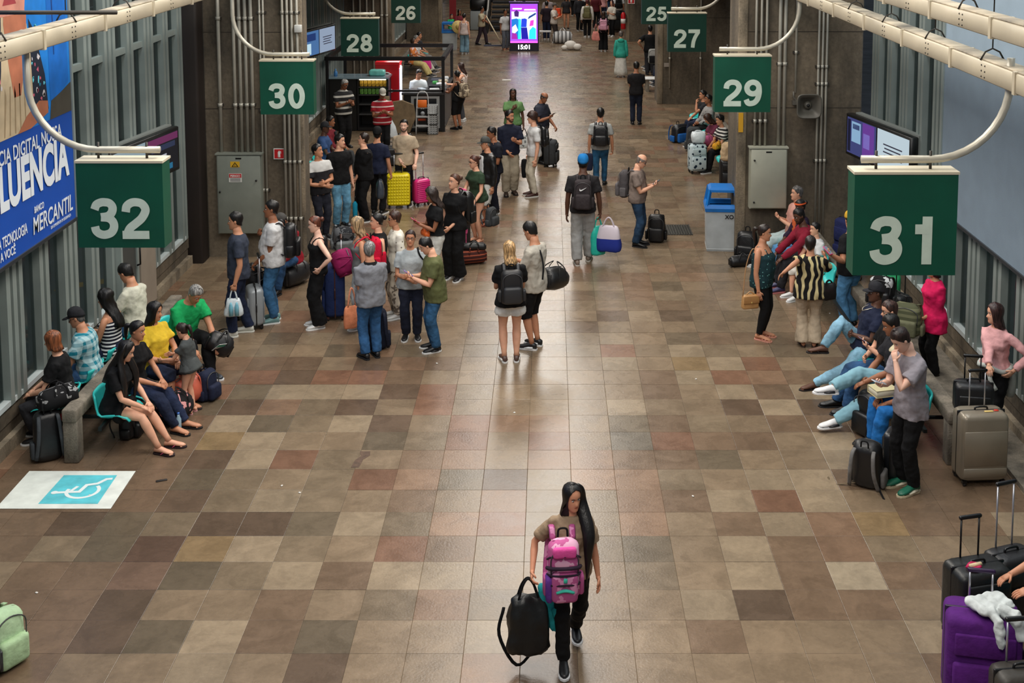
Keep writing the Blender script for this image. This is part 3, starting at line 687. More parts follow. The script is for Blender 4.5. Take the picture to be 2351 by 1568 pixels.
def duffel(label, c, face, L_=.5, R_=.15, m=None, tilt=0, strap=True, group=None, trim=None, name='duffel_bag', cat='bag'):
    r = thing(name, label, cat, c, math.radians(face), group); r.rotation_euler = (0, math.radians(tilt), math.radians(face)); b = MB(); rings = []
    for t, f in ((-.5, .55), (-.47, .82), (-.40, .96), (-.2, 1.04), (0, 1.06), (.2, 1.04), (.40, .96), (.47, .82), (.5, .55)):
        rings.append([(t * L_, R_ * f * .92 * math.cos(a), R_ * (f * math.sin(a) if math.sin(a) > 0 else f * .82 * math.sin(a)) + R_ * .85) for a in [2 * PI * k / 18 for k in range(18)]])
    b.loft(rings, m); o = b.build('bag_body', r); d = o.modifiers.new('folds', 'DISPLACE'); d.texture = _clouds; d.strength = .035; d.texture_coords = 'GLOBAL'
    for sg in (1, -1):
        hb = MB(); hb.tube(curve_pts([(-L_ * .2, sg * R_ * .9, R_ * .8), (-L_ * .16, sg * R_ * .75, R_ * 1.8), (0, sg * .03, R_ * 2.35), (L_ * .16, sg * R_ * .75, R_ * 1.8), (L_ * .2, sg * R_ * .9, R_ * .8)], 4), .012, trim or m, 6, .5); hb.build('handle', r)
    z = MB(); z.tube([(-L_ * .42, 0, R_ * 1.86), (0, 0, R_ * 1.92), (L_ * .42, 0, R_ * 1.86)], .007, plastic((90, 90, 92)), 5); z.build('zipper', r)
    for sg in (1, -1):
        ep = MB(); ep.rbox((sg * L_ * .495, 0, R_ * .85), (.03, R_ * 1.1, R_ * 1.1), .012, trim or m, 2); ep.build('end_pocket', r)
    return r
def phone(label, p, side, col=(20, 20, 24), pitch=35, spin=0):
    c = p['hand' + side]; r = thing('phone', label, 'phone', c + V((0, 0, .015)), p['face']); r.rotation_euler = (math.radians(-pitch), 0, p['face'] + math.radians(spin))
    b = MB(); b.rbox((0, 0, 0), (.076, .155, .010), .004, plastic(col), 2, rz=.003); b.build('case', r)
    s = MB(); s.box((-.033, -.07, .0052), (.033, .07, .0066), emit((150, 165, 185), .5)); s.build('screen', r)
    return r
def bar(p0, p1, r, m, name, parent):
    b = MB(); b.cyl(p0, p1, r, m, 8); return b.build(name, parent)
# ------------------------------------------------------------------ floor of stone tiles
def tile_material(src):
    m, N, L, b = new_mat('stone_tile')
    tc = N.new('ShaderNodeTexCoord'); ge = N.new('ShaderNodeNewGeometry')
    if src == 'object':
        ci = N.new('ShaderNodeObjectInfo'); co = ci.outputs['Color']
    else:
        ci = N.new('ShaderNodeVertexColor'); ci.layer_name = 'tile'; co = ci.outputs['Color']
    n1 = N.new('ShaderNodeTexNoise'); n1.inputs['Scale'].default_value = 3.2; n1.inputs['Detail'].default_value = 9; n1.inputs['Roughness'].default_value = .62; n1.inputs['Distortion'].default_value = .6
    n2 = N.new('ShaderNodeTexNoise'); n2.inputs['Scale'].default_value = 45; n2.inputs['Detail'].default_value = 3
    L.new(ge.outputs['Position'], n1.inputs['Vector']); L.new(ge.outputs['Position'], n2.inputs['Vector'])
    mr = N.new('ShaderNodeMapRange'); mr.inputs[1].default_value = .3; mr.inputs[2].default_value = .7; mr.inputs[3].default_value = .78; mr.inputs[4].default_value = 1.20
    L.new(n1.outputs['Fac'], mr.inputs[0])
    mx = N.new('ShaderNodeMix'); mx.data_type = 'RGBA'; mx.blend_type = 'MULTIPLY'; mx.inputs[0].default_value = 1
    L.new(co, mx.inputs[6]); L.new(mr.outputs[0], mx.inputs[7])
    n3 = N.new('ShaderNodeTexNoise'); n3.inputs['Scale'].default_value = 22; n3.inputs['Detail'].default_value = 6; n3.inputs['Roughness'].default_value = .7; L.new(ge.outputs['Position'], n3.inputs['Vector'])
    m3 = N.new('ShaderNodeMapRange'); m3.inputs[1].default_value = .3; m3.inputs[2].default_value = .7; m3.inputs[3].default_value = .88; m3.inputs[4].default_value = 1.12; L.new(n3.outputs['Fac'], m3.inputs[0])
    mx2 = N.new('ShaderNodeMix'); mx2.data_type = 'RGBA'; mx2.blend_type = 'MULTIPLY'; mx2.inputs[0].default_value = 1; L.new(mx.outputs[2], mx2.inputs[6]); L.new(m3.outputs[0], mx2.inputs[7]); L.new(mx2.outputs[2], b.inputs['Base Color'])
    r2 = N.new('ShaderNodeMapRange'); r2.inputs[3].default_value = .19; r2.inputs[4].default_value = .36; L.new(n1.outputs['Fac'], r2.inputs[0]); L.new(r2.outputs[0], b.inputs['Roughness'])
    b.inputs['Specular IOR Level'].default_value = .38
    bp = N.new('ShaderNodeBump'); bp.inputs['Strength'].default_value = .12; bp.inputs['Distance'].default_value = .01; L.new(n2.outputs['Fac'], bp.inputs['Height']); L.new(bp.outputs['Normal'], b.inputs['Normal'])
    return m
fl = MB(); fl.box((-6.8, 2, -.3), (6.2, 84, -.006), mat((96, 84, 70), .8, 0, .2, 60, .1, 8, 'grout')); floor = struct(fl.build('floor'))
TC = {'W': (196, 188, 172), 'L': (176, 163, 144), 'l': (154, 138, 119), 'g': (138, 126, 109), 'G': (112, 104, 90), 'B': (128, 108, 92), 'D': (99, 83, 72), 'K': (98, 76, 68),
      'R': (140, 102, 85), 'r': (156, 127, 108), 'P': (132, 107, 96), 'S': (116, 114, 108), 'Y': (160, 138, 104)}
ROWS = ['rllDlLllBB/DllllllBB', 'LllGBLGDBB/lllBlllLg', 'grglBllDBB/lllLDBBlgD', 'lLLBLgGPBB/llglLBWBDg', 'gBRlgLYKGgB/lgGlLBrglg', 'RrgLGDDgGDBB/ggrlBLrYBBL',
        'rlBlgLgDBBBB/ggrBLRLlBBB', 'DGrRglgGBBBB/grrglLLBBBB', 'lrBlgRLDBBBB/rrBBGllLBBB', 'lRgGllLYBBBB/RlSRBBlLBBB', 'rRlDLgGLBBBB/rlGBglBBBBB', 'llRlDgrDGBBB/llLllDLDBBB',
        'lgRDLLLGRBBB/lllBlLBLBBB', 'lllBRRDRBBBB/lllBLRrBlBB', 'llBrDlBBrBBB/llLlYLRlBBB']
TS, TX, TY = .4767, -.244, 9.266
rt = random.Random(11)
def tile_colour(r, c):
    ch = None
    if 0 <= r < len(ROWS):
        a, b = ROWS[r].split('/'); s_, i = (a, -c - 1) if c < 0 else (b, c)
        if i < len(s_): ch = s_[i]
    if ch is None: ch = rt.choice('lllllgggBBrLGDR' if r > 0 else 'BBgl')
    k = rt.uniform(.95, 1.05); c = TC[ch]; m_ = .72 if r < 16 else .5; return lin([min(255, (m_ * v + (1 - m_) * a) * .81 * k * w) for v, a, w in zip(c, (142, 124, 106), (1.03, .99, .925))])
def tile_mesh(hw, hd):
    b = MB(); g = .0012; j = .0018
    o = [(-hw + g, -hd + g), (hw - g, -hd + g), (hw - g, hd - g), (-hw + g, hd - g)]; i = [(x * (1 - j / hw * 1.5), y * (1 - j / hd * 1.5)) for x, y in o]
    b.loft([[(x, y, -.012) for x, y in o], [(x, y, -.0012) for x, y in o], [(x, y, 0) for x, y in i]], tmat, cap0=False, smooth=False); return b.mesh('tile')
tmat = tile_material('object'); tmv = tile_material('vertex')
tmesh = tile_mesh(TS / 2, TS / 2); made = 0
stuff_v, stuff_f, stuff_c = [], [], []
XL, XR = -6.25, 5.55
for r in range(-14, 152):
    y0 = TY + r * TS; off = 0
    if r > 34: off = rt.uniform(-.2, .2)
    c0 = math.ceil((XL - TX - off) / TS) - 1; c1 = math.floor((XR - TX - off) / TS)
    for c in range(c0, c1 + 1):
        x0 = TX + off + c * TS; col = tile_colour(r, c); zt = rt.uniform(-.0012, .0012)
        vis = abs(x0 + TS / 2 - (-.2)) < .45 * (y0 + .9) + .1
        xa, xb = max(x0, XL), min(x0 + TS, XR)
        if xb - xa < .05: continue
        if r >= 0 and vis and made < 300 and xb - xa > TS - .01:
            o = bpy.data.objects.new('tile', tmesh); C.objects.link(o); o.parent = floor; o.location = (x0 + TS / 2, y0 + TS / 2, zt); o.color = col; o.rotation_euler = (rt.uniform(-.0015, .0015), rt.uniform(-.0015, .0015), 0); made += 1
        else:
            n = len(stuff_v); g, j = (.0008, .0032) if r < 34 else (.0, .0014)
            stuff_v += [(xa + g, y0 + g, -.01), (xb - g, y0 + g, -.01), (xb - g, y0 + TS - g, -.01), (xa + g, y0 + TS - g, -.01), (xa + j, y0 + j, zt), (xb - j, y0 + j, zt), (xb - j, y0 + TS - j, zt), (xa + j, y0 + TS - j, zt)]
            stuff_f += [(n + 4, n + 5, n + 6, n + 7)] + [(n + k, n + (k + 1) % 4, n + 4 + (k + 1) % 4, n + 4 + k) for k in range(4)]
            stuff_c += [col] * 20
me = bpy.data.meshes.new('far_tiles'); me.from_pydata(stuff_v, [], stuff_f); at_ = me.color_attributes.new('tile', 'FLOAT_COLOR', 'CORNER')
at_.data.foreach_set('color', [v for c in stuff_c for v in c]); me.materials.append(tmv)
ft = bpy.data.objects.new('far_tiles', me); C.objects.link(ft); ft.parent = floor; ft['kind'] = 'stuff'
# painted wheelchair space, grates, litter
t = thing('floor_marking', 'white floor marking with a turquoise wheelchair symbol', 'floor marking', (0, 0, 0))
b = MB(); b.poly([(-5.72, 12.19, .0035), (-4.53, 12.19, .0035), (-4.55, 13.03, .0035), (-5.72, 13.03, .0035)], mat((222, 226, 218), .6, 0, .1, 30, .05, 6)); b.build('white_panel', t)
b = MB(); b.poly([(-5.32, 12.29, .0048), (-4.70, 12.29, .0048), (-4.72, 12.93, .0048), (-5.30, 12.93, .0048)], mat((92, 196, 208), .6, 0, .1, 30, .08, 6)); b.build('blue_panel', t)
b = MB(); wm = mat((228, 236, 234), .6); Z = .0062
def flat_line(pts, wd, lift=0.0):
    pts = [V((p[0], p[1], Z + lift)) for p in pts]; n = len(pts); L_, R_ = [], []
    for i, p in enumerate(pts):
        a_ = (p - pts[i - 1]).normalized() if i else (pts[1] - p).normalized(); c_ = (pts[i + 1] - p).normalized() if i < n - 1 else a_
        t_ = (a_ + c_).normalized(); nn_ = V((-t_.y, t_.x, 0)) * (wd / 2 / max(.5, t_.dot(a_))); L_.append(p + nn_); R_.append(p - nn_)
    b.add(R_ + L_, [(i, i + 1, n + i + 1, n + i) for i in range(n - 1)], wm)
# the figure lies with its head to the left, read from the bench side
flat_line([(-4.96 + .165 * math.cos(a), 12.57 + .155 * math.sin(a)) for a in [math.radians(d) for d in range(165, 411, 12)]], .038)
flat_line([(-5.23, 12.53), (-5.08, 12.545), (-4.99, 12.55), (-4.965, 12.70), (-4.86, 12.735), (-4.80, 12.835), (-4.74, 12.845)], .044, .0004); flat_line([(-5.09, 12.545), (-5.05, 12.67)], .036, .0008)
b.poly([(-5.245 + .036 * math.cos(2 * PI * k / 14), 12.53 + .036 * math.sin(2 * PI * k / 14), Z + .0012) for k in range(14)], wm); b.build('wheelchair_symbol', t)
def grate(label, x, y, wx, wy):
    t = thing('floor_grate', label, 'grate', (x, y, 0)); m = metal((70, 68, 62), .5)
    b = MB(); b.box((-wx / 2, -wy / 2, -.002), (wx / 2, wy / 2, .003), plastic((22, 22, 20))); b.build('pit', t)
    n = int(wx / .045)
    for k in range(n + 1):
        s = MB(); x_ = -wx / 2 + wx * k / n; s.box((x_ - .012, -wy / 2, .003), (x_ + .012, wy / 2, .012), m); s.build('slat', t)
grate('dark floor grate beyond the wheeled black backpack', 2.35, 22.9, .62, .72); grate('grey floor grate at the foot of the left pillar', -4.42, 20.55, .42, .62)
LM = mat((225, 222, 215), .7)
for k, (px, py) in enumerate([(206, 1138), (647, 1116), (688, 1132), (1598, 871), (1591, 1140), (1181, 948), (1985, 1009), (84, 1362), (1905, 720), (1003, 835)]):
    g_ = ground(px, py); b = MB(); b.rbox((0, 0, .006), (.028, .02, .012), .005, LM, 1); tag(b.build('litter', None, g_, k * 1.3), 'small white scrap of litter on the stone tiles', 'litter', 'white scraps on the floor')
b = MB(); b.rbox((0, 0, .006), (.12, .035, .010), .004, mat((30, 24, 20), .7), 1); tag(b.build('litter', None, ground(371, 1104), .4), 'small dark strip of litter right of the wheelchair marking', 'litter')
g_ = ground(820, 1055); b = MB(); b.poly([(g_.x + dx, g_.y + dy, .003) for dx, dy in ((-.04, -.2), (.05, -.2), (.07, .0), (.13, .1), (.12, .2), (.0, .2), (.03, .08), (-.02, -.02))], mat((86, 66, 52), .8, 0, .3, 40, .15, 20)); tag(b.build('floor_stain'), 'dark chipped stain in a tile left of centre', 'stain')
b = MB(); b.rbox((0, 0, .008), (.30, .22, .012), .004, LM, 1); tag(b.build('paper', None, ground(1163, 184)), 'white sheet of paper on the floor before the screen', 'paper')

# ------------------------------------------------------------------ window walls
FRAME = mat((140, 150, 146), .45, .15, .05, 20, .06, 2, 'window_frame'); SILL = mat((196, 204, 204), .4, 0, 0, 1, 0, 1, 'sill_paint')
def glass_mat():
    m, N, L, b = new_mat('window_glass'); b.inputs['Base Color'].default_value = (.03, .035, .035, 1); b.inputs['Roughness'].default_value = .08
    tr = N.new('ShaderNodeBsdfTransparent'); tr.inputs[0].default_value = (.55, .62, .60, 1); mx = N.new('ShaderNodeMixShader'); mx.inputs[0].default_value = .40
    L.new(tr.outputs[0], mx.inputs[1]); L.new(b.outputs[0], mx.inputs[2]); L.new(mx.outputs[0], N['Material Output'].inputs[0]); return m
GLASS = glass_mat()
ASPH = mat((92, 96, 98), .8, 0, .3, 30, .15, 1.2, 'asphalt')
b = MB(); b.box((-26, 0, -.35), (-6.8, 84, -.05), ASPH); b.box((6.2, 0, -.35), (24, 84, -.05), ASPH); struct(b.build('street_ground'))
b = MB(); b.box((-26.2, 0, 0), (-26, 84, 9), concrete((70, 70, 68))); b.box((24, 0, 0), (24.2, 84, 9), concrete((70, 70, 68))); struct(b.build('street_far_wall'))
area_lamp(-12, 16, 7.5, 8, 18, 620, (.88, .95, 1)); area_lamp(11.5, 16, 7.5, 8, 18, 620, (.88, .95, 1))  # added fill lights outside, brighten the street ground seen through the glass
for x_, y_ in ((-8.2, 15.6), (-8.0, 19.4)):
    b = MB(); b.poly([(x_, y_, -.045), (x_ + .9, y_ + .5, -.045), (x_ + .9, y_ + .8, -.045), (x_, y_ + .3, -.045)], mat((190, 140, 50), .8, 0, .2, 20, .2, 4)); tag(b.build('road_marking'), 'worn yellow road marking outside, ' + ('under the blue poster' if y_ < 17 else 'seen through glass by the left door'), 'road marking')
def window_wall(name, X, sg, spans, z1=6.6, detail=True):
    """sg = +1 when the hall lies at larger X"""
    cb = MB()
    for ya, yb in spans:
        cb.box((X - .25 * sg, ya, -.02) if sg > 0 else (X + .02, ya, -.02), (X - .02, yb, .30) if sg > 0 else (X + .25, yb, .30), CONC)
        cb.box((X - .25, ya, .30) if sg > 0 else (X - .0, ya, .30), (X + .0, yb, .50) if sg > 0 else (X + .25, yb, .50), CONC)
        cb.box((X - .02, ya, -.02) if sg > 0 else (X - .06, ya, -.02), (X + .06, yb, .16) if sg > 0 else (X + .02, yb, .16), CONC_L)
        cb.box((X - .3 if sg > 0 else X, ya, z1), (X if sg > 0 else X + .3, yb, 8.7), CONC)
    wl = struct(cb.build(name))
    rw = random.Random(int(X * 10))
    mm, pm = MB(), MB()
    mm.box((-.065, -.05, .5), (.065, .05, z1), FRAME); mm.box((-.045 if sg > 0 else -.045, -.018, .5), (.045, .018, z1), FRAME); mmesh = mm.mesh('mullion')
    for ya, yb in spans:
        y = ya + .08; k = 0; pat = [.58, .17, .17, .58, .17] if detail else [.62, .3]
        ys = [y]
        while y < yb - .3: y += pat[k % len(pat)]; k += 1; ys.append(min(y, yb - .06))
        for i, yy in enumerate(ys):
            o = inst(mmesh, 'mullion', wl, (X - .03 * sg, yy, 0))
            if i < len(ys) - 1:
                g = (ys[i + 1] - yy); yc = (yy + ys[i + 1]) / 2; wide = g > .3
                p = MB(); p.box((-.006, -g / 2 + .04, .5), (.006, g / 2 - .04, z1), GLASS if wide or detail is False else (GLASS if rw.random() < .4 else FRAME)); p.build('pane', wl, (X - .06 * sg, yc, 0))
                s = MB()
                s.box((-.05, -g / 2 + .05, .50), (.05, g / 2 - .05, .56), SILL)
                s.build('sill', wl, (X - .02 * sg, yc, 0))
                t_ = MB()
                zt = 4.05 if wide else 4.02
                t_.box((-.04, -g / 2 + .04, zt - .04), (.04, g / 2 - .04, zt + .05), FRAME)
                t_.box((-.04, -g / 2 + .04, 2.17), (.04, g / 2 - .04, 2.25), FRAME); t_.build('transom', wl, (X - .03 * sg, yc, 0))
    return wl
wl = window_wall('wall_left', -6.18, 1, [(8.0, 20.7)])
wl2 = window_wall('wall_left_far', -6.18, 1, [(21.9, 36.8), (38.0, 52.6), (54, 70)], detail=False)
wr = window_wall('wall_right', 5.48, -1, [(8.0, 20.9)])
wr2 = window_wall('wall_right_far', 5.48, -1, [(22.0, 36.6), (38.0, 52.8), (54, 70)], detail=False)
# ledge beside the curb on the right
b = MB(); b.box((5.02, 9.0, -.01), (5.42, 17.6, .055), CONC_B); struct(b.build('trim_1'))
# left door among the windows
b = MB(); b.box((-6.16, 17.15, .02), (-6.08, 17.75, 2.2), mat((70, 72, 70), .4)); b.box((-6.16, 17.75, 0), (-6.06, 17.82, 2.2), FRAME); b.box((-6.16, 17.08, 0), (-6.06, 17.15, 2.2), FRAME); d1 = struct(b.build('door_1'))
b = MB(); b.box((-6.15, 17.86, .12), (-6.05, 18.55, 2.2), mat((150, 138, 124), .5, 0, .05, 10, .04, 3)); b.build('door_panel', d1)
b = MB(); b.box((-6.07, 17.22, .5), (-6.04, 17.68, .56), SILL); b.tube([(-6.05, 17.70, .9), (-6.0, 17.70, .92), (-6.0, 17.70, 1.2), (-6.05, 17.70, 1.22)], .014, BLKP, 6); b.build('door_handle', d1)
# ceiling, back wall and the wall behind the viewer
b = MB(); b.box((-7, 0, 8.7), (6.5, 84, 8.9), concrete((120, 112, 100))); struct(b.build('ceiling'))
b = MB(); b.box((-7, 82, 0), (6.5, 82.3, 8.8), CONC); struct(b.build('wall_back'))
b = MB(); b.box((-6.8, 22.3, 4.75), (-3.9, 80, 5.0), CONC); b.box((3.0, 22.3, 4.75), (6.0, 80, 5.0), CONC); struct(b.build('gallery_slab'))

# ------------------------------------------------------------------ pillars with their conduits
def pillar(name, xa, xb, y, dep=1.1, top=8.7, edge=None, m=None):
    b = MB(); m = m or CONC; e = .03
    ring = [(xa, y + e), (xa + e, y), (xb - e, y), (xb, y + e), (xb, y + dep), (xa, y + dep)]
    b.loft([[(p[0], p[1], z) for p in ring] for z in (-.02, 1.5, 3.0, 4.5, 6.2, top)], m, smooth=False); o = struct(b.build(name))
    for z in (2.62, 3.95):
        j = MB(); j.box((xa - .002, y - .004, z), (xb + .002, y + .0, z + .012), mat((52, 46, 38), .9)); j.build('formwork_joint', o)
    if edge == 'right': j = MB(); j.rbox((xb - .07, y + .005, 3.1), (.16, .05, 6.2), .02, CONC_L, 2); j.build('edge_strip', o)
    if edge == 'left': j = MB(); j.rbox((xa + .07, y + .005, 3.1), (.17, .05, 6.2), .02, CONC_L, 2); j.build('edge_strip', o)
    return o
pl1 = pillar('pillar_left', -5.98, -4.26, 21.15, .45, edge='right'); pr1 = pillar('pillar_right', 3.27, 5.42, 21.25, 1.1, edge='left')
pillar('pillar_left', -6.2, -4.75, 37.1, .6, edge='right'); pillar('pillar_right', 3.27, 5.45, 37.1, 1.1, edge='left')
pillar('pillar_left', -6.2, -4.66, 53.2, .6, edge='right'); pillar('pillar_right', 3.3, 5.45, 53.3, 1.1, edge='left')
b = MB(); b.rbox((-6.12, 20.95, 4.3), (.34, .40, 8.7), .05, mat((30, 22, 18), .6, 0, .1, 8, .1, 2), 3); struct(b.build('dark_column'))  # dark brown upright between the window wall and the left pillar
PIPE = mat((168, 164, 152), .45, .2, 0, 1, .05, 4, 'conduit'); CLAMP = mat((60, 56, 50), .5, .4)
def conduits(label, xs, y, z0, z1, r=.024, clamps=(1.4, 2.7, 4.2)):
    t = thing('conduit_run', label, 'pipes', (xs[0], y, z0))
    for x in xs: bar((x - xs[0], 0, 0), (x - xs[0], 0, z1 - z0), r, PIPE, 'conduit', t)
    for z in clamps:
        if z0 < z < z1:
            k = MB(); k.box((-.05, -.01, z - z0 - .02), (xs[-1] - xs[0] + .05, .05, z - z0 + .02), CLAMP); k.build('clamp', t)
            for x in xs: c_ = MB(); c_.tube([(x - xs[0], 0, z - z0 - .03), (x - xs[0], 0, z - z0 + .03)], r * 1.35, PIPE, 8); c_.build('coupling', t)
conduits('single thick pale conduit left of four others above the grey electrical cabinet', [-5.68], 21.10, 1.85, 6.3, .032)
conduits('four pale conduits side by side rising from the grey electrical cabinet', [-5.42, -5.32, -5.22, -5.12], 21.10, 1.85, 6.3, .030)
conduits('two thin conduits beside the grey electrical cabinet', [-4.97, -4.91], 21.11, .4, 6.3, .018, (1.2, 2.6, 4.3))
conduits('four pale conduits at the corner of the left pillar', [-4.58, -4.50, -4.42, -4.33], 21.10, .02, 6.3, .024, (.7, 1.7, 4.3))
conduits('three conduits rising from the pale cabinet on the right pillar', [3.56, 3.65, 3.74], 21.20, 1.95, 6.3, .022, (2.4, 4.6))
conduits('thick conduit with a thinner one rising from the right end of the pale cabinet', [3.97, 4.06], 21.20, 1.95, 6.3, .030, (3.4, 4.6))
conduits('thin conduit ending at the horn loudspeaker', [4.25], 21.20, 2.9, 6.3, .02, (3.6,))
conduits('three conduits running to the floor right of the horn loudspeaker', [4.64, 4.71, 4.78], 21.20, .02, 6.3, .020, (1.7, 3.05, 3.35))
conduits('dark thin conduit on the far right pillar', [3.62], 37.05, .5, 6, .025); conduits('thin conduit nearer the wall on the far right pillar', [4.55], 37.05, .3, 6, .025)
conduits('row of thin conduits on the second left pillar', [-5.9, -5.7, -5.5, -5.3], 37.05, .3, 6, .028); conduits('pair of bright conduits at the corner of the second left pillar', [-5.05, -4.9], 37.05, .3, 6, .035)
def cabinet(label, xa, xb, y, za, zb, m, knobs):
    t = thing('electrical_cabinet', label, 'cabinet', ((xa + xb) / 2, y, za)); w_, h_ = xb - xa, zb - za
    b = MB(); b.box((-w_ / 2, -.16, 0), (w_ / 2, 0, h_), m); b.build('cabinet_body', t)
    b = MB(); b.rbox((0, -.175, h_ / 2), (w_ - .03, .03, h_ - .03), .008, m, 2); d = b.build('door', t)
    b = MB(); b.box((-w_ / 2 - .02, -.19, h_), (w_ / 2 + .02, .0, h_ + .025), m); b.build('top_cover', t)
    for x, z in knobs: k = MB(); k.cyl((x, -.19, z), (x, -.215, z), .016, BLKP, 10); k.build('lock', d)
    k = MB(); k.box((-.05, -.193, h_ - .07), (.05, -.188, h_ - .045), BLKP); k.build('vent', d)
    return t, d
GREYP = mat((128, 132, 122), .5, .1, .05, 20, .05, 3, 'cabinet_paint')
t, d = cabinet('tall grey electrical cabinet with warning stickers on the left pillar', -5.74, -4.97, 21.14, .46, 1.85, GREYP, [(-.33, .75), (.3, .95)])
b = MB(); b.box((-.14, -.195, 1.18), (.02, -.190, 1.28), mat((220, 170, 40), .5)); k_ = b.build('warning_sticker', d)
b = MB(); b.add([(-.12, -.197, 1.19), (0, -.197, 1.19), (-.06, -.197, 1.27)], [(0, 1, 2)], BLKP); b.add([(-.095, -.198, 1.2), (-.025, -.198, 1.2), (-.06, -.198, 1.25)], [(0, 1, 2)], mat((220, 170, 40), .5)); b.box((-.064, -.1995, 1.205), (-.056, -.198, 1.238), BLKP); b.build('warning_triangle', k_)
b = MB(); b.box((-.17, -.195, .92), (.05, -.190, 1.07), mat((225, 222, 215), .5)); k_ = b.build('danger_sticker', d)
b = MB(); b.box((-.165, -.1975, 1.0), (.045, -.195, 1.065), mat((190, 30, 35), .5)); b.build('red_band', k_); text('lettering', 'PERIGO', k_, (-.06, -.199, 1.013), .05, mat((235, 230, 225), .5), bold=.02, ext=.001)
for q in range(3): b = MB(); b.box((-.15, -.197, .975 - q * .02), (.03, -.195, .985 - q * .02), mat((90, 90, 90), .6)); b.build('text_line', k_)
cabinet('pale grey electrical cabinet without stickers on the right pillar', 3.47, 4.11, 21.24, .88, 1.94, mat((168, 168, 152), .5, .1, .05, 20, .04, 3, 'cabinet_paint'), [(-.25, .12), (-.25, .86)])
def fire_sign(label, x, y, z, s=.19):
    t = thing('fire_extinguisher_sign', label, 'sign', (x, y, z)); b = MB(); b.box((-s / 2, -.012, -s / 2), (s / 2, 0, s / 2), mat((232, 228, 224), .5)); b.build('plate', t)
    b = MB(); b.box((-s * .42, -.015, -s * .42), (s * .42, -.012, s * .42), mat((196, 24, 30), .5)); b.build('red_field', t)
    wm = mat((240, 236, 232), .5); b = MB(); b.rbox((0, -.017, -s * .08), (s * .22, .004, s * .5), .003, wm, 1); b.box((-s * .05, -.019, s * .16), (s * .05, -.015, s * .28), wm); b.tube([(s * .02, -.017, s * .26), (s * .16, -.017, s * .2), (s * .17, -.017, s * .0)], .006, wm, 5); b.build('extinguisher_symbol', t)
fire_sign('red fire extinguisher sign on the left pillar', -4.69, 21.13, 1.84); fire_sign('small red fire extinguisher sign on the far right pillar', 3.52, 53.27, 1.78, .3)
t = thing('fire_extinguisher', 'red fire extinguisher hanging on the far right pillar', 'fire extinguisher', (3.17, 53.1, .55))
b = MB(); b.tube([(0, 0, 0), (0, 0, .03), (0, 0, .62), (0, 0, .70), (0, 0, .74)], [.09, .105, .105, .07, .03], mat((190, 20, 28), .35), 14); b.build('tank', t); b = MB(); b.tube([(0, 0, .25), (0, 0, .45)], .108, mat((225, 220, 215), .5), 14); b.build('label_wrap', t); b = MB(); b.box((-.05, -.02, .74), (.05, .02, .80), BLKP); b.tube([(.04, 0, .77), (.13, -.02, .6), (.12, -.02, .3)], .012, BLKP, 6); b.build('valve', t)
# horn loudspeaker
t = thing('horn_loudspeaker', 'grey square horn loudspeaker on the right pillar', 'loudspeaker', (4.42, 20.95, 2.72)); hm_ = mat((92, 88, 80), .5, .2, 0, 1, .06, 6)
rings = []
for y_, s_ in ((.22, .05), (.16, .055), (.08, .10), (-.08, .20), (-.12, .215), (-.12, .195), (-.02, .13), (.08, .06)):
    ring = []
    for a in [2 * PI * k / 24 for k in range(24)]:
        ring.append((s_ * math.copysign(abs(math.cos(a)) ** .45, math.cos(a)), y_, s_ * math.copysign(abs(math.sin(a)) ** .45, math.sin(a))))
    rings.append(ring)
b = MB(); b.loft(rings, hm_); b.build('horn', t); b = MB(); b.ball((0, .02, 0), (.07, .06, .07), hm_, 12, 6); b.ball((0, -.03, 0), (.03, .03, .03), BLKP, 8, 5); b.build('driver', t)
b = MB(); b.tube([(0, .2, 0), (-.14, .25, .02), (-.20, .25, .1), (-.20, .25, .2)], .018, hm_, 6); b.box((-.22, .2, -.03), (-.1, .30, .04), hm_); b.build('bracket', t)
b = MB(); b.rbox((0, 0, 0), (.12, .1, .13), .01, mat((205, 205, 200), .5), 2); tag(b.build('junction_box', None, (-4.30, 21.05, 4.03)), 'small white junction box high on the left pillar', 'junction box')
b = MB(); b.box((.02, 0, -.22), (.10, .02, .12), mat((214, 160, 40), .5)); tag(b.build('warning_strip', None, (3.26, 21.215, 2.42)), 'yellow strip on the edge of the right pillar', 'sign')
b = MB(); b.box((-.1, 0, -.06), (.1, .02, .06), mat((150, 140, 130), .5)); tag(b.build('notice_plate', None, (3.55, 37.06, 1.2)), 'small grey plate on the dark far right pillar', 'sign')
t = thing('blank_notice_board', 'blank white board beside the number 26 sign', 'board', (-4.98, 53.0, 2.52)); b = MB(); b.box((-.62, 0, -.55), (.42, .06, .62), mat((168, 172, 170), .5)); b.build('board', t); b = MB(); b.box((-.65, -.01, .62), (.45, .07, .66), FRAME); b.build('frame', t)

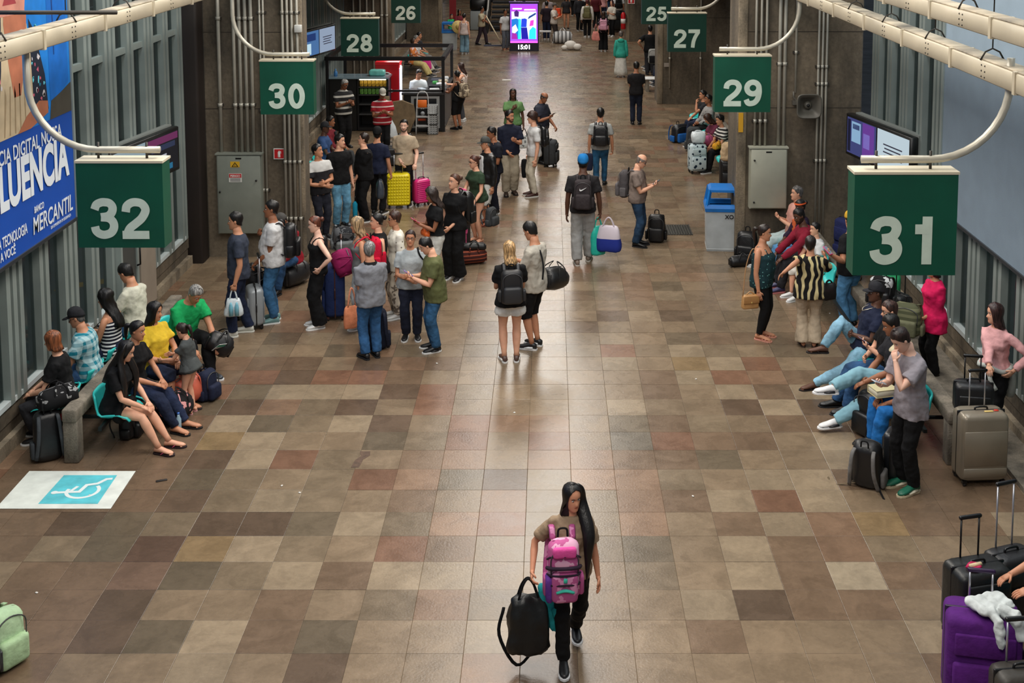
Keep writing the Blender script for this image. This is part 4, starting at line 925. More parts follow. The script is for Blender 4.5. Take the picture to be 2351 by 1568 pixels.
# ------------------------------------------------------------------ cable trays
TRAY = mat((190, 178, 154), .5, .05, .05, 20, .06, 1.5, 'tray_paint'); TRAY_T = mat((150, 138, 118), .8, 0, .5, 14, .35, 3, 'tray_dust')
def tray(label, X, Z, ya, yb, w_=.2, h_=.16, step=1.55, tilt=0.0):
    t = thing('cable_tray', label, 'cable tray', (X, ya, Z)); L_ = yb - ya; t.rotation_euler = (tilt, 0, 0)
    n = int(L_ / step)
    for k in range(n):
        b = MB(); b.rbox((0, (k + .5) * step, 0), (w_, step - .012, h_), .01, TRAY, 1, rz=.01); b.build('trunking', t)
        c = MB(); c.box((-w_ / 2 - .01, k * step - .025, -h_ / 2 - .01), (w_ / 2 + .01, k * step + .025, h_ / 2 + .012), TRAY); c.build('joint_strap', t)
        d = MB(); d.rbox((0, (k + .5) * step, h_ / 2 + .008), (w_ * .86, step - .02, .018), .006, TRAY_T, 1); d.build('lid', t)
        for i in range(6):
            s = MB() if i == 0 else s
            s.ball(((1 if X < 0 else -1) * (w_ / 2 + .001), (k + .45) * step + (.04 if i % 2 else -.04), -h_ * .32 + h_ * .3 * (i // 2)), .008, CLAMP, 6, 4)
        s.build('bolts', t)
        if k % 1 == 0:
            hgr = MB(); hgr.tube([(-w_ / 2, (k + .5) * step, h_ / 2), (-w_ * .3, (k + .5) * step, h_ / 2 + .07), (0, (k + .5) * step, h_ / 2 + .10), (w_ * .3, (k + .5) * step, h_ / 2 + .07), (w_ / 2, (k + .5) * step, h_ / 2)], .008, CLAMP, 5); hgr.cyl((0, (k + .5) * step, h_ / 2 + .10), (0, (k + .5) * step, 3.4), .006, CLAMP, 6); hgr.build('hanger', t)
tray('cream cable tray running along the left side above the blue poster', -4.66, 5.0, 8.0, 24)
tray('cream cable tray on the right, lower of the two', 3.72, 4.84, 8.0, 24)
tray('cream cable tray on the right, upper of the two', 3.52, 5.27, 6.5, 22, .17, .15)
b = MB(); b.cyl((2.9, 9.2, 5.75), (5.4, 9.2, 5.75), .02, CLAMP, 8); tag(b.build('ceiling_rail'), 'thin dark rail at the top right above the trays', 'rail')
b = MB(); b.cyl((-6.1, 11.4, 5.22), (-4.0, 11.4, 5.22), .02, CLAMP, 8); tag(b.build('ceiling_rail'), 'thin grey rail across the top of the blue poster', 'rail')

# ------------------------------------------------------------------ numbered platform signs on bent pipes
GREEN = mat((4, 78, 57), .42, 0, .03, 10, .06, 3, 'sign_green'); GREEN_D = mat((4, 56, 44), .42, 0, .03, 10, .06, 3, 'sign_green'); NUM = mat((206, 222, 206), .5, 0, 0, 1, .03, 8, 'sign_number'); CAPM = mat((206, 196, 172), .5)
def ribbon(b, pts, wd, y, m, th=.006):
    pts = [V((p[0], p[1])) for p in pts]; L_, R_ = [], []; n = len(pts)
    cl = (pts[0] - pts[-1]).length < 1e-4
    for i, p in enumerate(pts):
        a_ = (p - pts[i - 1]).normalized() if i else ((p - pts[-2]).normalized() if cl else (pts[1] - p).normalized()); c_ = (pts[i + 1] - p).normalized() if i < n - 1 else ((pts[1] - p).normalized() if cl else a_)
        nrm = V((-(a_.y + c_.y), a_.x + c_.x)); nrm = nrm.normalized() if nrm.length > 1e-5 else V((-a_.y, a_.x)); k = 1 / max(.5, nrm.dot(V((-a_.y, a_.x))))
        L_.append(p + nrm * wd / 2 * k); R_.append(p - nrm * wd / 2 * k)
    vs = [(p.x, y - th, p.y) for p in L_] + [(p.x, y - th, p.y) for p in R_]; b.add(vs, [(i, i + 1, n + i + 1, n + i) for i in range(n - 1)], m)
def smooth2(pts, k=6): return [(p.x, p.y) for p in curve_pts([(x, y, 0) for x, y in pts], k)]
def oval(cx, cy, rx, ry, n=28): return [(cx + rx * math.sin(2 * PI * i / n), cy + ry * math.cos(2 * PI * i / n)) for i in range(n + 1)]
NINE = [smooth2([(.50, .70), (.505, .50), (.46, .28), (.36, .14), (.22, .095), (.13, .13), (.08, .25)])]
DIG = {'0': [oval(.30, .5, .20, .405)], '1': [[(.36, 0), (.36, 1)], [(.14, .735), (.40, .735)]], '2': [smooth2([(.085, .66), (.11, .80), (.20, .885), (.31, .905), (.43, .87), (.505, .76), (.50, .65), (.42, .50), (.30, .38), (.17, .26), (.105, .12)]), [(.0, .09), (.58, .09)]],
       '3': [smooth2([(.085, .72), (.13, .84), (.22, .895), (.30, .905), (.41, .88), (.475, .78), (.455, .65), (.37, .56), (.22, .53)]), smooth2([(.22, .53), (.38, .51), (.475, .42), (.495, .28), (.43, .15), (.30, .095), (.19, .115), (.11, .19), (.085, .30)])],
       '5': [[(.12, .91), (.55, .91)], [(.185, .95), (.13, .47)], smooth2([(.11, .50), (.20, .575), (.31, .59), (.44, .53), (.50, .38), (.47, .20), (.36, .105), (.24, .095), (.13, .15), (.085, .26)])], '7': [[(.02, .905), (.58, .905)], smooth2([(.50, .86), (.36, .60), (.27, .32), (.235, 0)])],
       '8': [oval(.30, .725, .165, .18), oval(.30, .29, .205, .195)], '9': [oval(.30, .685, .20, .22)] + NINE, '6': [oval(.30, .315, .20, .22)] + [[(.60 - x, 1 - y) for x, y in NINE[0]]]}
def digits(parent, s, zc, hgt, y, m):
    tot = len(s) * .76 - .08
    for i, c in enumerate(s):
        b = MB()
        for k, st in enumerate(DIG[c]): ribbon(b, [((x * 1.13 + i * .76 - tot / 2) * hgt, zc + (z - .5) * hgt) for x, z in st], .205 * hgt, y - .0012 * k, m)
        b.build('number', parent)
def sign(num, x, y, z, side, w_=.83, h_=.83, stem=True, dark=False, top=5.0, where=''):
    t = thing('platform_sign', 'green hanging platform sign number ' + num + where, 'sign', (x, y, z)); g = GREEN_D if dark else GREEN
    b = MB(); b.box((-w_ / 2, -.11, -h_ / 2), (w_ / 2, .11, h_ / 2), g); b.build('sign_box', t)
    b = MB(); b.box((-w_ / 2 - .008, -.12, h_ / 2), (w_ / 2 + .008, .12, h_ / 2 + .022), CAPM); b.build('top_plate', t)
    digits(t, num, -.15 * h_, .475 * h_, -.112, NUM)
    zb = h_ / 2 + .10; sg = side
    for q in (-.22, .22): bar((q, 0, h_ / 2 + .01), (q, 0, zb + .07), .012, CLAMP, 'hanger_bolt', t)
    if stem:
        R_ = .62; xe = sg * .84
        pts = [(-sg * .34, 0, zb), (sg * .15, 0, zb)] + [(sg * (xe * sg - R_) + sg * R_ * math.sin(a), 0, zb + R_ - R_ * math.cos(a)) for a in [PI / 2 * k / 10 for k in range(11)]] + [(xe, 0, top - z)]
        b = MB(); b.tube(pts, .032, mat((186, 180, 164), .4, .3, 0, 1, .05, 5, 'pipe_steel'), 12); b.build('bent_pipe', t)
    return t
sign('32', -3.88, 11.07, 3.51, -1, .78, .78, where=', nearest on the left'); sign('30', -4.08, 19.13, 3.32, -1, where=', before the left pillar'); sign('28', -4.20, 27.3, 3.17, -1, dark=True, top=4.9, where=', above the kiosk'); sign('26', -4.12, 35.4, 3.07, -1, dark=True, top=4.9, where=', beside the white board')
sign('31', 2.86, 9.85, 3.66, 1, where=', nearest on the right'); sign('29', 2.86, 18.26, 3.51, 1, where=', before the right pillar'); sign('27', 2.97, 26.7, 3.34, 1, dark=True, top=4.9, where=', before the dark far pillar'); sign('25', 2.99, 34.6, 3.12, 1, dark=True, top=4.9, where=', farthest on the right')

# ------------------------------------------------------------------ wall panels: blue poster left, plain grey-blue right
t = thing('poster_board', 'big blue advertising poster on the left window wall', 'poster', (-5.95, 8.0, 2.28)); BL = mat((12, 76, 172), .4, 0, 0, 1, .05, .6, 'poster_blue')
b = MB(); b.box((-.08, 0, 0), (0, 7.22, 4.3), BL); b.build('board', t)
b = MB(); b.box((-.06, 7.22, 0), (.02, 7.27, 4.3), FRAME); b.box((-.06, 0, -.04), (.02, 7.27, 0), mat((40, 44, 48), .5)); b.build('frame', t)
PW = mat((222, 228, 234), .5, name='poster_print'); PX = .004
def flat(pts, col, nm='print', lift=PX):      # printed shapes on the poster: (y along wall, z up)
    b = MB(); b.poly([(lift, y - 8.0, z - 2.28) for y, z in pts], mat(col, .45, 0, .0, 1, .08, 4, 'poster_print')); return b.build(nm, t)
flat([(9.0, 3.64), (15.21, 3.64), (15.21, 6.5), (9.0, 6.5)], (22, 124, 210), 'photo_background', .002)
flat([(12.3, 3.64), (13.95, 3.64), (14.12, 4.0), (14.1, 4.4), (14.0, 4.85), (13.4, 5.0), (12.6, 4.9), (12.4, 4.3)], (198, 178, 146), 'photo_blouse', .004)
flat([(13.60, 4.06), (13.78, 4.06), (13.95, 4.5), (14.0, 4.95), (13.9, 5.1), (13.42, 5.1), (13.4, 4.9), (13.5, 4.4)], (182, 112, 84), 'photo_neck', .005)
for k in range(5): flat([(13.3 + k * .14, 3.66), (13.33 + k * .14, 3.66), (13.40 + k * .12, 4.1 + .1 * (k % 2)), (13.37 + k * .12, 4.2)], (160, 138, 108), 'photo_fold', .005)
flat([(14.05, 4.9), (14.2, 4.75), (14.45, 4.2), (14.52, 3.78), (14.2, 3.80), (14.1, 4.0)], (28, 36, 54), 'photo_sleeve', .005)
flat([(12.3, 4.9), (13.35, 5.0), (13.3, 4.4), (13.2, 3.9), (12.3, 3.8)], (28, 36, 54), 'photo_sleeve', .005)
rr = random.Random(5)
for k in range(46):
    zz = rr.uniform(3.82, 4.8); yy = (rr.uniform(14.1, 14.50 - (zz - 3.8) * .25) if k < 30 else rr.uniform(12.9, 13.3)); s_ = rr.uniform(.015, .04)
    flat([(yy + s_ * math.cos(q_) * rr.uniform(.5, 1.5), zz + s_ * math.sin(q_) * rr.uniform(.5, 1.5)) for q_ in [2 * PI * q / 6 for q in range(6)]], [(206, 200, 204), (96, 190, 206), (206, 96, 120), (40, 120, 150)][k % 4], 'photo_flower', .006)
flat([(13.65, 3.64), (14.0, 3.64), (14.50, 3.74), (14.50, 3.88), (14.25, 3.92), (13.9, 3.80)], (172, 106, 78), 'photo_forearm', .007)
flat([(13.15, 4.98), (13.95, 4.98), (14.05, 5.5), (13.9, 5.95), (13.2, 5.95), (13.0, 5.5)], (204, 138, 120), 'photo_face', .006)
for c_ in (13.3, 13.72):
    ring = [(c_ + .14 * math.cos(q_), 5.46 + .11 * math.sin(q_)) for q_ in [2 * PI * q / 14 for q in range(14)]]
    flat(ring, (60, 30, 30), 'photo_glasses', .008); flat([(c_ + .11 * math.cos(q_), 5.46 + .085 * math.sin(q_)) for q_ in [2 * PI * q / 14 for q in range(14)]], (214, 150, 132), 'photo_lens', .009)
flat([(13.4, 5.1), (13.75, 5.1), (13.70, 5.17), (13.45, 5.17)], (160, 60, 66), 'photo_mouth', .007)
flat([(12.9, 4.9), (13.15, 4.9), (13.1, 6.3), (12.8, 6.3)], (70, 44, 36), 'photo_hair', .007); flat([(13.98, 5.2), (14.12, 5.2), (14.15, 6.3), (13.9, 6.3)], (120, 96, 84), 'photo_hair', .007)
flat([(14.55, 3.64), (15.21, 3.64), (15.21, 4.0), (14.9, 3.92), (14.6, 3.86)], (70, 66, 58), 'photo_bag', .005); flat([(14.58, 3.86), (14.9, 3.92), (15.15, 4.02), (15.1, 6.5), (14.55, 6.5)], (16, 106, 196), 'photo_shade', .004); flat([(14.72, 4.4), (14.75, 4.4), (14.73, 6.5), (14.68, 6.5)], (10, 60, 130), 'photo_fold', .005)
RW = (PI / 2, 0, PI / 2)
text('headline', 'EXPERIÊNCIA DIGITAL NOSSA', t, (.010, 6.86, 1.10), .26, PW, RW, .012, .001, fit=(2.55, .205), align='RIGHT')
text('headline_large', 'FLUENCIA', t, (.010, 7.05, .61), .66, PW, RW, .04, .001, fit=(2.15, .49), align='RIGHT')
text('logo_small', 'BANCO', t, (.010, 5.98, .37), .115, PW, RW, .02, .001, fit=(.27, .075), align='LEFT', shear=.1); text('logo', 'MERCANTIL', t, (.010, 5.93, .13), .27, PW, RW, .01, .001, fit=(1.18, .20), align='LEFT', shear=.1); text('logo_line', 'SUA EXPERIÊNCIA EM SEGURANÇA', t, (.010, 6.42, .06), .06, PW, RW, .0, .001, fit=(.62, .045), align='LEFT')
text('small_print', 'COM NOSSA TECNOLOGIA', t, (.010, 5.77, .20), .19, PW, RW, .015, .001, fit=(1.25, .12), align='RIGHT'); text('small_print', 'PERTO, A VOCÊ', t, (.010, 5.44, .06), .19, PW, RW, .015, .001, fit=(.75, .125), align='RIGHT')
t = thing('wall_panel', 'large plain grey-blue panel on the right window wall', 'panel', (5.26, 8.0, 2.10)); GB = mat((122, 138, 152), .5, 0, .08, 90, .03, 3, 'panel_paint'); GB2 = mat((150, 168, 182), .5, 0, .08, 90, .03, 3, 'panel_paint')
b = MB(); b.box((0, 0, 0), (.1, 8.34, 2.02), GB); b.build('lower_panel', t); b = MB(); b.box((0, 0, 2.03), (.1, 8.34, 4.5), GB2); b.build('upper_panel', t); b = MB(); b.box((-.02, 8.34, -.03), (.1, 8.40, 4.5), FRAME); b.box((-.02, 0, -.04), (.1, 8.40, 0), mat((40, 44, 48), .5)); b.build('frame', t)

# ------------------------------------------------------------------ timetable screens
def monitors(label, x, y, z, rz, ws=(1.05, 1.05), h_=.62, cols=None, group=None):
    t = thing('display_screens', label, 'screen', (x, y, z), rz); W_ = sum(ws) + .06
    b = MB(); b.rbox((0, .06, 0), (W_, .12, h_ + .06), .012, BLKP, 1); b.build('housing', t)
    b = MB(); b.box((-W_ / 2 + .1, .12, -h_ / 2), (W_ / 2, .22, h_ / 2 + .05), mat((120, 124, 120), .5)); b.build('wall_box', t)
    xx = -W_ / 2 + .03
    for k, w_ in enumerate(ws):
        c = cols[k]; s = MB(); s.box((xx + .025, -.004, -h_ / 2 + .02), (xx + w_ - .025, .002, h_ / 2 - .02), emit(c[0], c[1])); so = s.build('display', t)
        for j, bar_ in enumerate(c[2]):
            l_ = MB(); x0_, x1_, z0_, z1_, cc, ee = bar_; l_.box((xx + .03 + (w_ - .06) * x0_, -.007, -h_ / 2 + .02 + (h_ - .04) * z0_), (xx + .03 + (w_ - .06) * x1_, -.0042, -h_ / 2 + .02 + (h_ - .04) * z1_), emit(cc, ee)); l_.build('screen_graphic', so)
        xx += w_
    return t
WL_ = [(.2 + .04 * (i % 2), .8 - .05 * (i % 3), .62 - .1 * i, .655 - .1 * i, (60, 60, 80), .6) for i in range(4)]
TXT = ((196, 214, 224), .8, WL_); PUR = ((60, 66, 120), .8, [(.02, .12, .05, .95, (20, 24, 60), .5), (.16, .48, .35, .92, (150, 190, 225), .7), (.20, .44, .72, .86, (40, 50, 110), .6), (.55, .95, .05, .98, (104, 58, 150), .8), (.58, .8, .3, .7, (130, 120, 200), .8)])
DARKS = ((24, 26, 34), .6, [(0, 1, .8, .98, (120, 50, 100), .6), (.1, .9, .62, .76, (50, 60, 90), .6), (.3, .6, .45, .5, (200, 205, 215), .6), (.55, .7, .3, .36, (180, 185, 200), .6), (.2, .8, .05, .2, (40, 120, 160), .6)])
LGT = ((150, 170, 180), .7, [(.1, .9, .5, .62, (210, 214, 216), .7), (.1, .6, .25, .35, (60, 70, 80), .6), (.4, .8, .05, .2, (70, 150, 170), .6)])
monitors('double timetable screen behind sign 31 on the right wall', 5.08, 18.95, 2.42, math.radians(-78), cols=(PUR, TXT))
monitors('double timetable screen behind sign 32 on the left wall', -5.93, 17.95, 2.40, math.radians(80), (.98, .98), cols=(LGT, DARKS))
monitors('double timetable screen beyond the left pillar under sign 28', -5.62, 30.0, 2.75, math.radians(76), (.95, .95), .62, cols=(((70, 110, 160), .9, [(.1, .5, .05, .5, (190, 220, 235), .9), (.2, .8, .6, .9, (30, 60, 120), .7)]), ((150, 166, 190), .8, WL_)))
# ------------------------------------------------------------------ benches: concrete beam, steel rail, turquoise shells
TURQ = mat((46, 190, 186), .35, 0, 0, 1, .04, 4, 'turquoise_plastic')
def shell_mesh():
    prof = [(-.235, -.035), (-.20, .0), (-.10, -.012), (.02, -.018), (.10, -.004), (.15, .05), (.175, .13), (.195, .24), (.205, .29)]; n = 9; top, bot = [], []
    for y_, z_ in prof:
        for k in range(n):
            u = -1 + 2 * k / (n - 1); back = max(0, (y_ - .05) / .17); z2 = z_ + (.075 * abs(u) ** 3 if y_ > -.2 else .03 * abs(u) ** 3) * (1 - back * .8) - .05 * back * back * abs(u) ** 3
            y2 = y_ - .07 * back * abs(u) ** 3; wd = .235 * (1 - .04 * back)
            top.append((u * wd, y2, z2)); bot.append((u * (wd + .012), y2 + (.014 if back > .3 else 0), z2 - .016))
    b = MB(); vs = top + bot; N_ = len(top); fs = []; m = len(prof)
    for i in range(m - 1):
        for k in range(n - 1):
            a = i * n + k; fs += [(a, a + 1, a + n + 1, a + n), (N_ + a + 1, N_ + a, N_ + a + n, N_ + a + n + 1)]
    ed = [k for k in range(n)] + [i * n + n - 1 for i in range(1, m)] + [(m - 1) * n + k for k in range(n - 2, -1, -1)] + [i * n for i in range(m - 2, 0, -1)]
    for a, c in zip(ed, ed[1:] + ed[:1]): fs.append((c, a, N_ + a, N_ + c))
    b.add(vs, fs, TURQ, True); return b.mesh('seat')
SHELL = shell_mesh(); DSTEEL = metal((48, 50, 50), .5)
def bench(label, x, ya, yb, hall, seats_h, seats_w=(), post_ends=True):
    t = thing('waiting_bench', label, 'bench', (x, ya, 0)); L_ = yb - ya
    b = MB(); b.rbox((0, L_ / 2, .55), (.17, L_, .15), .02, CONC_B, 2); b.build('beam', t)
    n = max(2, int(L_ / 2.6) + 1)
    for k in range(n):
        p = MB(); p.rbox((0, .1 + (L_ - .2) * k / (n - 1), .25), (.165, .17, .50), .015, CONC_B, 2); p.build('post', t)
    for sd, ss in ((hall, seats_h), (-hall, seats_w)):
        if not ss: continue
        r = MB(); r.box((min(sd * .30, sd * .34), .05, .36), (max(sd * .30, sd * .34), L_ - .05, .40), DSTEEL); r.build('seat_rail', t)
        for y_ in ss:
            o = inst(SHELL, 'seat', t, (sd * .37, y_ - ya, .43), (0, 0, math.radians(90) * sd), (1, 1, .62) if sd != hall else None)
            a = MB(); a.box((min(0, sd * .5), y_ - ya - .02, .355), (max(0, sd * .5), y_ - ya + .02, .385), DSTEEL); a.build('seat_arm', t)
    return t
bench('double sided concrete bench with turquoise seats before the blue poster', -5.33, 13.2, 17.2, 1, [13.62, 14.18, 14.86, 15.9], [13.86, 14.62, 15.3, 16.1])
bench('concrete bench with turquoise seats before the grey-blue panel on the right', 4.49, 13.15, 21.0, -1, [13.6, 14.15, 14.7, 15.25, 18.3, 18.85, 19.4, 20.1, 20.7], [])
bench('concrete bench with turquoise seats behind the left pillar', -5.25, 25.0, 29.0, 1, [25.6, 26.2, 26.8, 27.4, 28.0]); bench('concrete bench behind the right pillar under sign 29', 4.35, 26.0, 33.4, -1, [26.6, 27.2, 28.2, 28.8, 30.2, 31.2, 32.0, 32.6]); bench('concrete bench beyond the kiosk', -5.15, 42.5, 47.5, 1, [43.2, 43.9, 44.5, 45.1, 45.8]); bench('far concrete bench on the right beyond sign 27', 4.3, 40, 47, -1, [41, 42, 42.8, 43.6, 44.4])
bench('short concrete bench with one turquoise seat beyond the right edge of the frame', 4.85, 8.7, 10.5, -1, [9.55]); bench('short concrete bench with one turquoise seat beyond the left edge of the frame', -5.62, 8.9, 10.6, 1, [9.75])
# ------------------------------------------------------------------ people and what they carry
BK = (18, 15, 14); BR = (52, 34, 25); GY = (120, 118, 114); DBR = (36, 24, 19)
SN_B = ('sneaker', (24, 24, 26), (226, 226, 224)); SN_W = ('sneaker', (214, 214, 212), (230, 230, 228)); SN_BB = ('sneaker', (22, 22, 24), (34, 34, 36)); SN_BW = ('sneaker', (26, 24, 26), (228, 228, 226), (222, 222, 222)); BOOT = ('sneaker', (46, 34, 28), (30, 26, 24))
def PP(label, px, py, face, *a, **k):
    g = ground(px, py); return person(label, g.x, g.y, face, *a, **k)

# the woman walking in front
pinkpack = pattern('blotch', (196, 96, 150), (232, 176, 204), 9, .5); 
hero = person('woman walking in front carrying a pink backpack on her chest', .17, 9.68, 6, 1.54, 'f', (214, 150, 118), ('long', (14, 11, 11), 1.35), ('tee', cloth((150, 128, 104)), .72), ('straight', BLACK), ('sneaker', (20, 20, 22), (228, 228, 228)),
              arms=(('w', *at(1380, 1362, 9.70), 'down'), ('w', *at(1222, 1312, 9.58), 'grip')), head=(22, 4), feet=((.075, .26, .13), (.07, -.12, .078)), lean=3, loose=.8, fyaw=(0, 4), extras=(('lock', 1, .30),), build=.96)
hp_ = worn_pack(hero, 'pink and purple patterned backpack worn on the walking woman\'s chest', pinkpack, pattern('blotch', (176, 84, 136), (214, 140, 180), 12, .45), .27, .50, .17, True, .06, -.085)
PB_ = cloth((46, 32, 48)); b = MB()
for z_, d_ in ((.40, .082), (.325, .125), (.27, .135), (.19, .140)): b.tube(curve_pts([(-.135, -.02, z_ - .05), (-.10, -d_ + .02, z_ - .01), (0, -d_ - .012, z_ + .005), (.10, -d_ + .02, z_ - .01), (.135, -.02, z_ - .05)], 4), .016 if z_ == .325 else .008, PB_, 6)
b.build('dark_band', hp_); b = MB(); TQ_ = cloth((70, 190, 170)); b.tube(curve_pts([(-.07, -.142, .13), (0, -.152, .15), (.07, -.142, .125)], 4), .013, TQ_, 6); b.rbox((.0, -.15, .235), (.03, .012, .04), .004, TQ_, 1); b.build('turquoise_trim', hp_); b = MB(); b.rbox((-.12, -.05, .12), (.06, .12, .22), .025, cloth((98, 52, 140)), 2); b.build('purple_side', hp_); b = MB(); b.rbox((0, -.075, .43), (.19, .05, .09), .02, cloth((226, 84, 160)), 2); b.build('bright_flap', hp_)
r = soft_bag('duffel_bag', 'black duffel bag carried by the woman walking in front', hero['handR'] + V((-.05, .02, .02)), 15, .32, .48, .22, leather((16, 18, 18)), .14, 'bag', 1.08, BLACK, .09)
b = MB(); b.tube(curve_pts([(-.20, 0, -.22), (-.24, 0, -.45), (-.10, -.02, -.72), (.06, 0, -.62)], 5), .014, BLACK, 6, .5); b.build('shoulder_strap', r)
r = thing('jacket', 'turquoise folded jacket held over the black duffel bag', 'jacket', hero['handR'] + V((.10, .05, -.04)), .2); b = MB(); b.loft([[(.06 * math.cos(a) * f + x_, .035 * math.sin(a) * f, z) for a in [2 * PI * k / 14 for k in range(14)]] for z, f, x_ in ((.0, .6, -.03), (-.08, 1.0, -.01), (-.22, 1.15, .03), (-.34, 1.1, .07), (-.42, .8, .09))], cloth((40, 160, 168))); o = b.build('folded_body', r); remesh(o, .012, .03)
b = MB(); b.tube([(.06, -.04, -.20), (.10, -.05, -.34), (.11, -.04, -.46)], [.03, .032, .028], cloth((30, 140, 140)), 8); b.build('sleeve', r)

# left bench, hall side
person('woman in black with waist long hair on the nearest turquoise seat', -4.97, 13.62, 82, 1.64, 'f', 'a', ('long', (16, 13, 13), 1.3), ('tee', BLACK), ('miniskort', BLACK), ('flip', (36, 20, 24), (220, 90, 130)), arms=('lap', 'lap'), seat=.42, lean=10, head=(6, 12), extras=(('lock', -1, .33), ('lock', 1, .33)), feet=((.09, -.60, .08), (.09, -.56, .08)))
person('dark haired woman in a black top and jeans beside the nearest seat', -4.95, 14.2, 78, 1.66, 'f', 'b', ('pony', BK), ('tee', BLACK), ('slim', DJEAN), ('flip', (20, 18, 20), (28, 26, 28)), arms=('lap', 'lap'), seat=.42, lean=4, head=(2, 4), feet=((.08, -.62, .08), (.09, -.58, .08)))
yel = person('woman in a yellow tee shirt on the left bench', -4.93, 14.86, 62, 1.68, 'f', 'b', ('mid', BK), ('tee', cloth((222, 186, 52)), .6), ('knee', DJEAN), ('flip', (40, 30, 30), (60, 40, 40)), arms=('lap', 'clasp'), seat=.42, lean=2, head=(14, 6), belly=.025, build=1.14)
grn = person('grey haired man in a green tee shirt leaning on his knees', -4.9, 15.9, 52, 1.76, 'm', 'b', ('short', (128, 126, 122)), ('tee', cloth((24, 158, 88))), ('straight', BLACK), ('sneaker', (40, 48, 58), (220, 220, 220)), arms=('knee', 'knee'), seat=.42, lean=26, head=(0, 14), belly=.015, build=1.08)
r = thing('leaflet', 'folded white leaflet in the hand of the man in green', 'leaflet', grn['handL'] + V((.04, -.04, .05)), .8); r.rotation_euler = (.9, .2, .9); b = MB(); b.box((-.06, -.002, -.08), (.06, .002, .10), mat((214, 216, 214), .6)); b.build('page', r); b = MB(); b.box((-.06, -.004, .02), (.06, -.002, .08), mat((70, 170, 150), .6)); b.box((-.045, -.004, -.06), (.03, -.002, -.03), mat((50, 60, 70), .6)); b.build('print', r)
PP('little girl in a grey dress standing before the left bench', 440, 948, -105, 1.12, 'f', 'a', ('pony', DBR), ('tee', cloth((74, 78, 78)), .5), ('skirt', cloth((74, 78, 78)), .50, .15), ('sandal', (190, 140, 140), (220, 170, 170)), arms=(('w', *at(1380, 1362, 9), 'down') and 'fwd', 'fwd'), head=(0, 12), lean=8)
# left bench, window side
red = person('red haired woman in black facing the window on the left bench', -5.66, 13.86, -82, 1.64, 'f', 'a', ('bob', (122, 70, 42)), ('tee', BLACK), ('slim', CHAR), SN_B, arms=('lap', 'lap'), seat=.43, feet=((.1, -.24, .08), (.1, -.26, .08)), head=(-4, 6), lean=4, belly=.02, build=1.1)
person('man in a black cap and a turquoise plaid shirt on the left bench', -5.62, 14.62, -84, 1.68, 'm', 'b', ('buzz', (90, 88, 86)), ('tee', pattern('plaid', (176, 206, 210), (26, 122, 142), 11, .45)), ('straight', JEAN), SN_B, arms=('lap', 'lap'), seat=.43, feet=((.1, -.24, .08), (.1, -.26, .08)), head=(2, 8), lean=8, extras=(('cap', (34, 34, 38)), 'glasses'), build=1.1)
person('woman with long black curls in a black and white striped top', -5.58, 15.3, -100, 1.68, 'f', 'b', ('curlylong', (16, 13, 12), 1.15), ('tube', pattern('stripes', (222, 222, 222), (24, 26, 40), 22, .55)), ('slim', DJEAN), SN_B, arms=('phone', 'phone'), seat=.43, feet=((.1, -.24, .08), (.1, -.26, .08)), head=(10, 12), lean=2)
person('dark haired man in a cream tee shirt at the far end of the left bench', -5.55, 16.15, -106, 1.80, 'm', 'b', ('short', BK), ('tee', cloth((206, 204, 186))), ('straight', JEAN), SN_B, arms=('lap', 'phone'), seat=.45, head=(0, 22), lean=6, feet=((.1, -.24, .08), (.1, -.26, .08)))

# left standing group
blue = PP('man in a dark blue tee shirt holding a plastic bag', 552, 768, -78, 1.80, 'm', 'b', ('short', BK), ('tee', cloth((52, 58, 72))), ('straight', DJEAN), ('sneaker', (206, 206, 198), (222, 222, 214)), arms=('grip', 'down'), head=(-4, 2), step=(.10, -.12), belly=.008, build=1.04)
PLW = mat((206, 214, 218), .35, 0, .5, 18, .05, 9, 'plastic_film')
r = soft_bag('plastic_bag', 'white plastic bag with water bottles held by the man in blue', blue['handL'] + V((0, 0, .02)), 10, .20, .26, .12, PLW, .13, 'bag', 1.35, PLW, .03)
for q in (-.03, .05):
    b = MB(); b.tube([(q, -.085, -.36), (q, -.085, -.24), (q, -.085, -.20), (q, -.085, -.17)], [.03, .03, .02, .012], mat((120, 180, 200), .15), 8); b.build('bottle', r)
wht = PP('man in a white tee shirt with a black backpack and a suitcase', 632, 738, -82, 1.83, 'm', 'c', ('short', BK), ('tee', WHITE), ('slim', denim((52, 92, 128))), ('sneaker', (110, 150, 150), (226, 226, 224)), arms=(('w', *at(588, 604, 17.7), 'handle'), 'strap'), head=(4, -2), belly=.03, build=1.1)
worn_pack(wht, 'black backpack worn by the man in the white tee shirt', leather((20, 20, 22)), None, .32, .50, .19)
suitcase('silver grey cabin suitcase before the man in the white tee shirt', -4.32, 17.62, -70, .37, .23, .56, mat((150, 156, 160), .35, .2), style='hard', ribs='panel', handle=.44)
duffel('black bag resting on a dark suitcase behind the man in dark blue', (-4.58, 17.95, .58), 10, .36, .17, leather((18, 18, 20)), 70); suitcase('dark suitcase behind the man in dark blue', -4.60, 18.02, -75, .36, .24, .55, leather((26, 27, 30)), style='soft', handle=.3)
person('man in a grey cap sitting at the foot of the left pillar', -4.16, 19.5, -30, 1.70, 'm', 'c', ('short', BK), ('long', cloth((150, 30, 44))), ('slim', JEAN), SN_BB, arms=('lap', 'lap'), seat=.40, head=(0, 18), lean=14, extras=(('cap', (74, 72, 70)),)); duffel('dark bag used as a seat at the foot of the left pillar', (-4.16, 19.6, 0), 60, .55, .2, leather((30, 30, 32)))
tank = PP('red haired woman in a black tank top and wide black trousers', 734, 750, -72, 1.66, 'f', 'e', ('bun', (96, 52, 36)), ('tank', BLACK), ('wide', BLACK), ('sneaker', (226, 226, 224), (236, 236, 234)), arms=('hip', 'down'), head=(-2, 10), hem=.03)
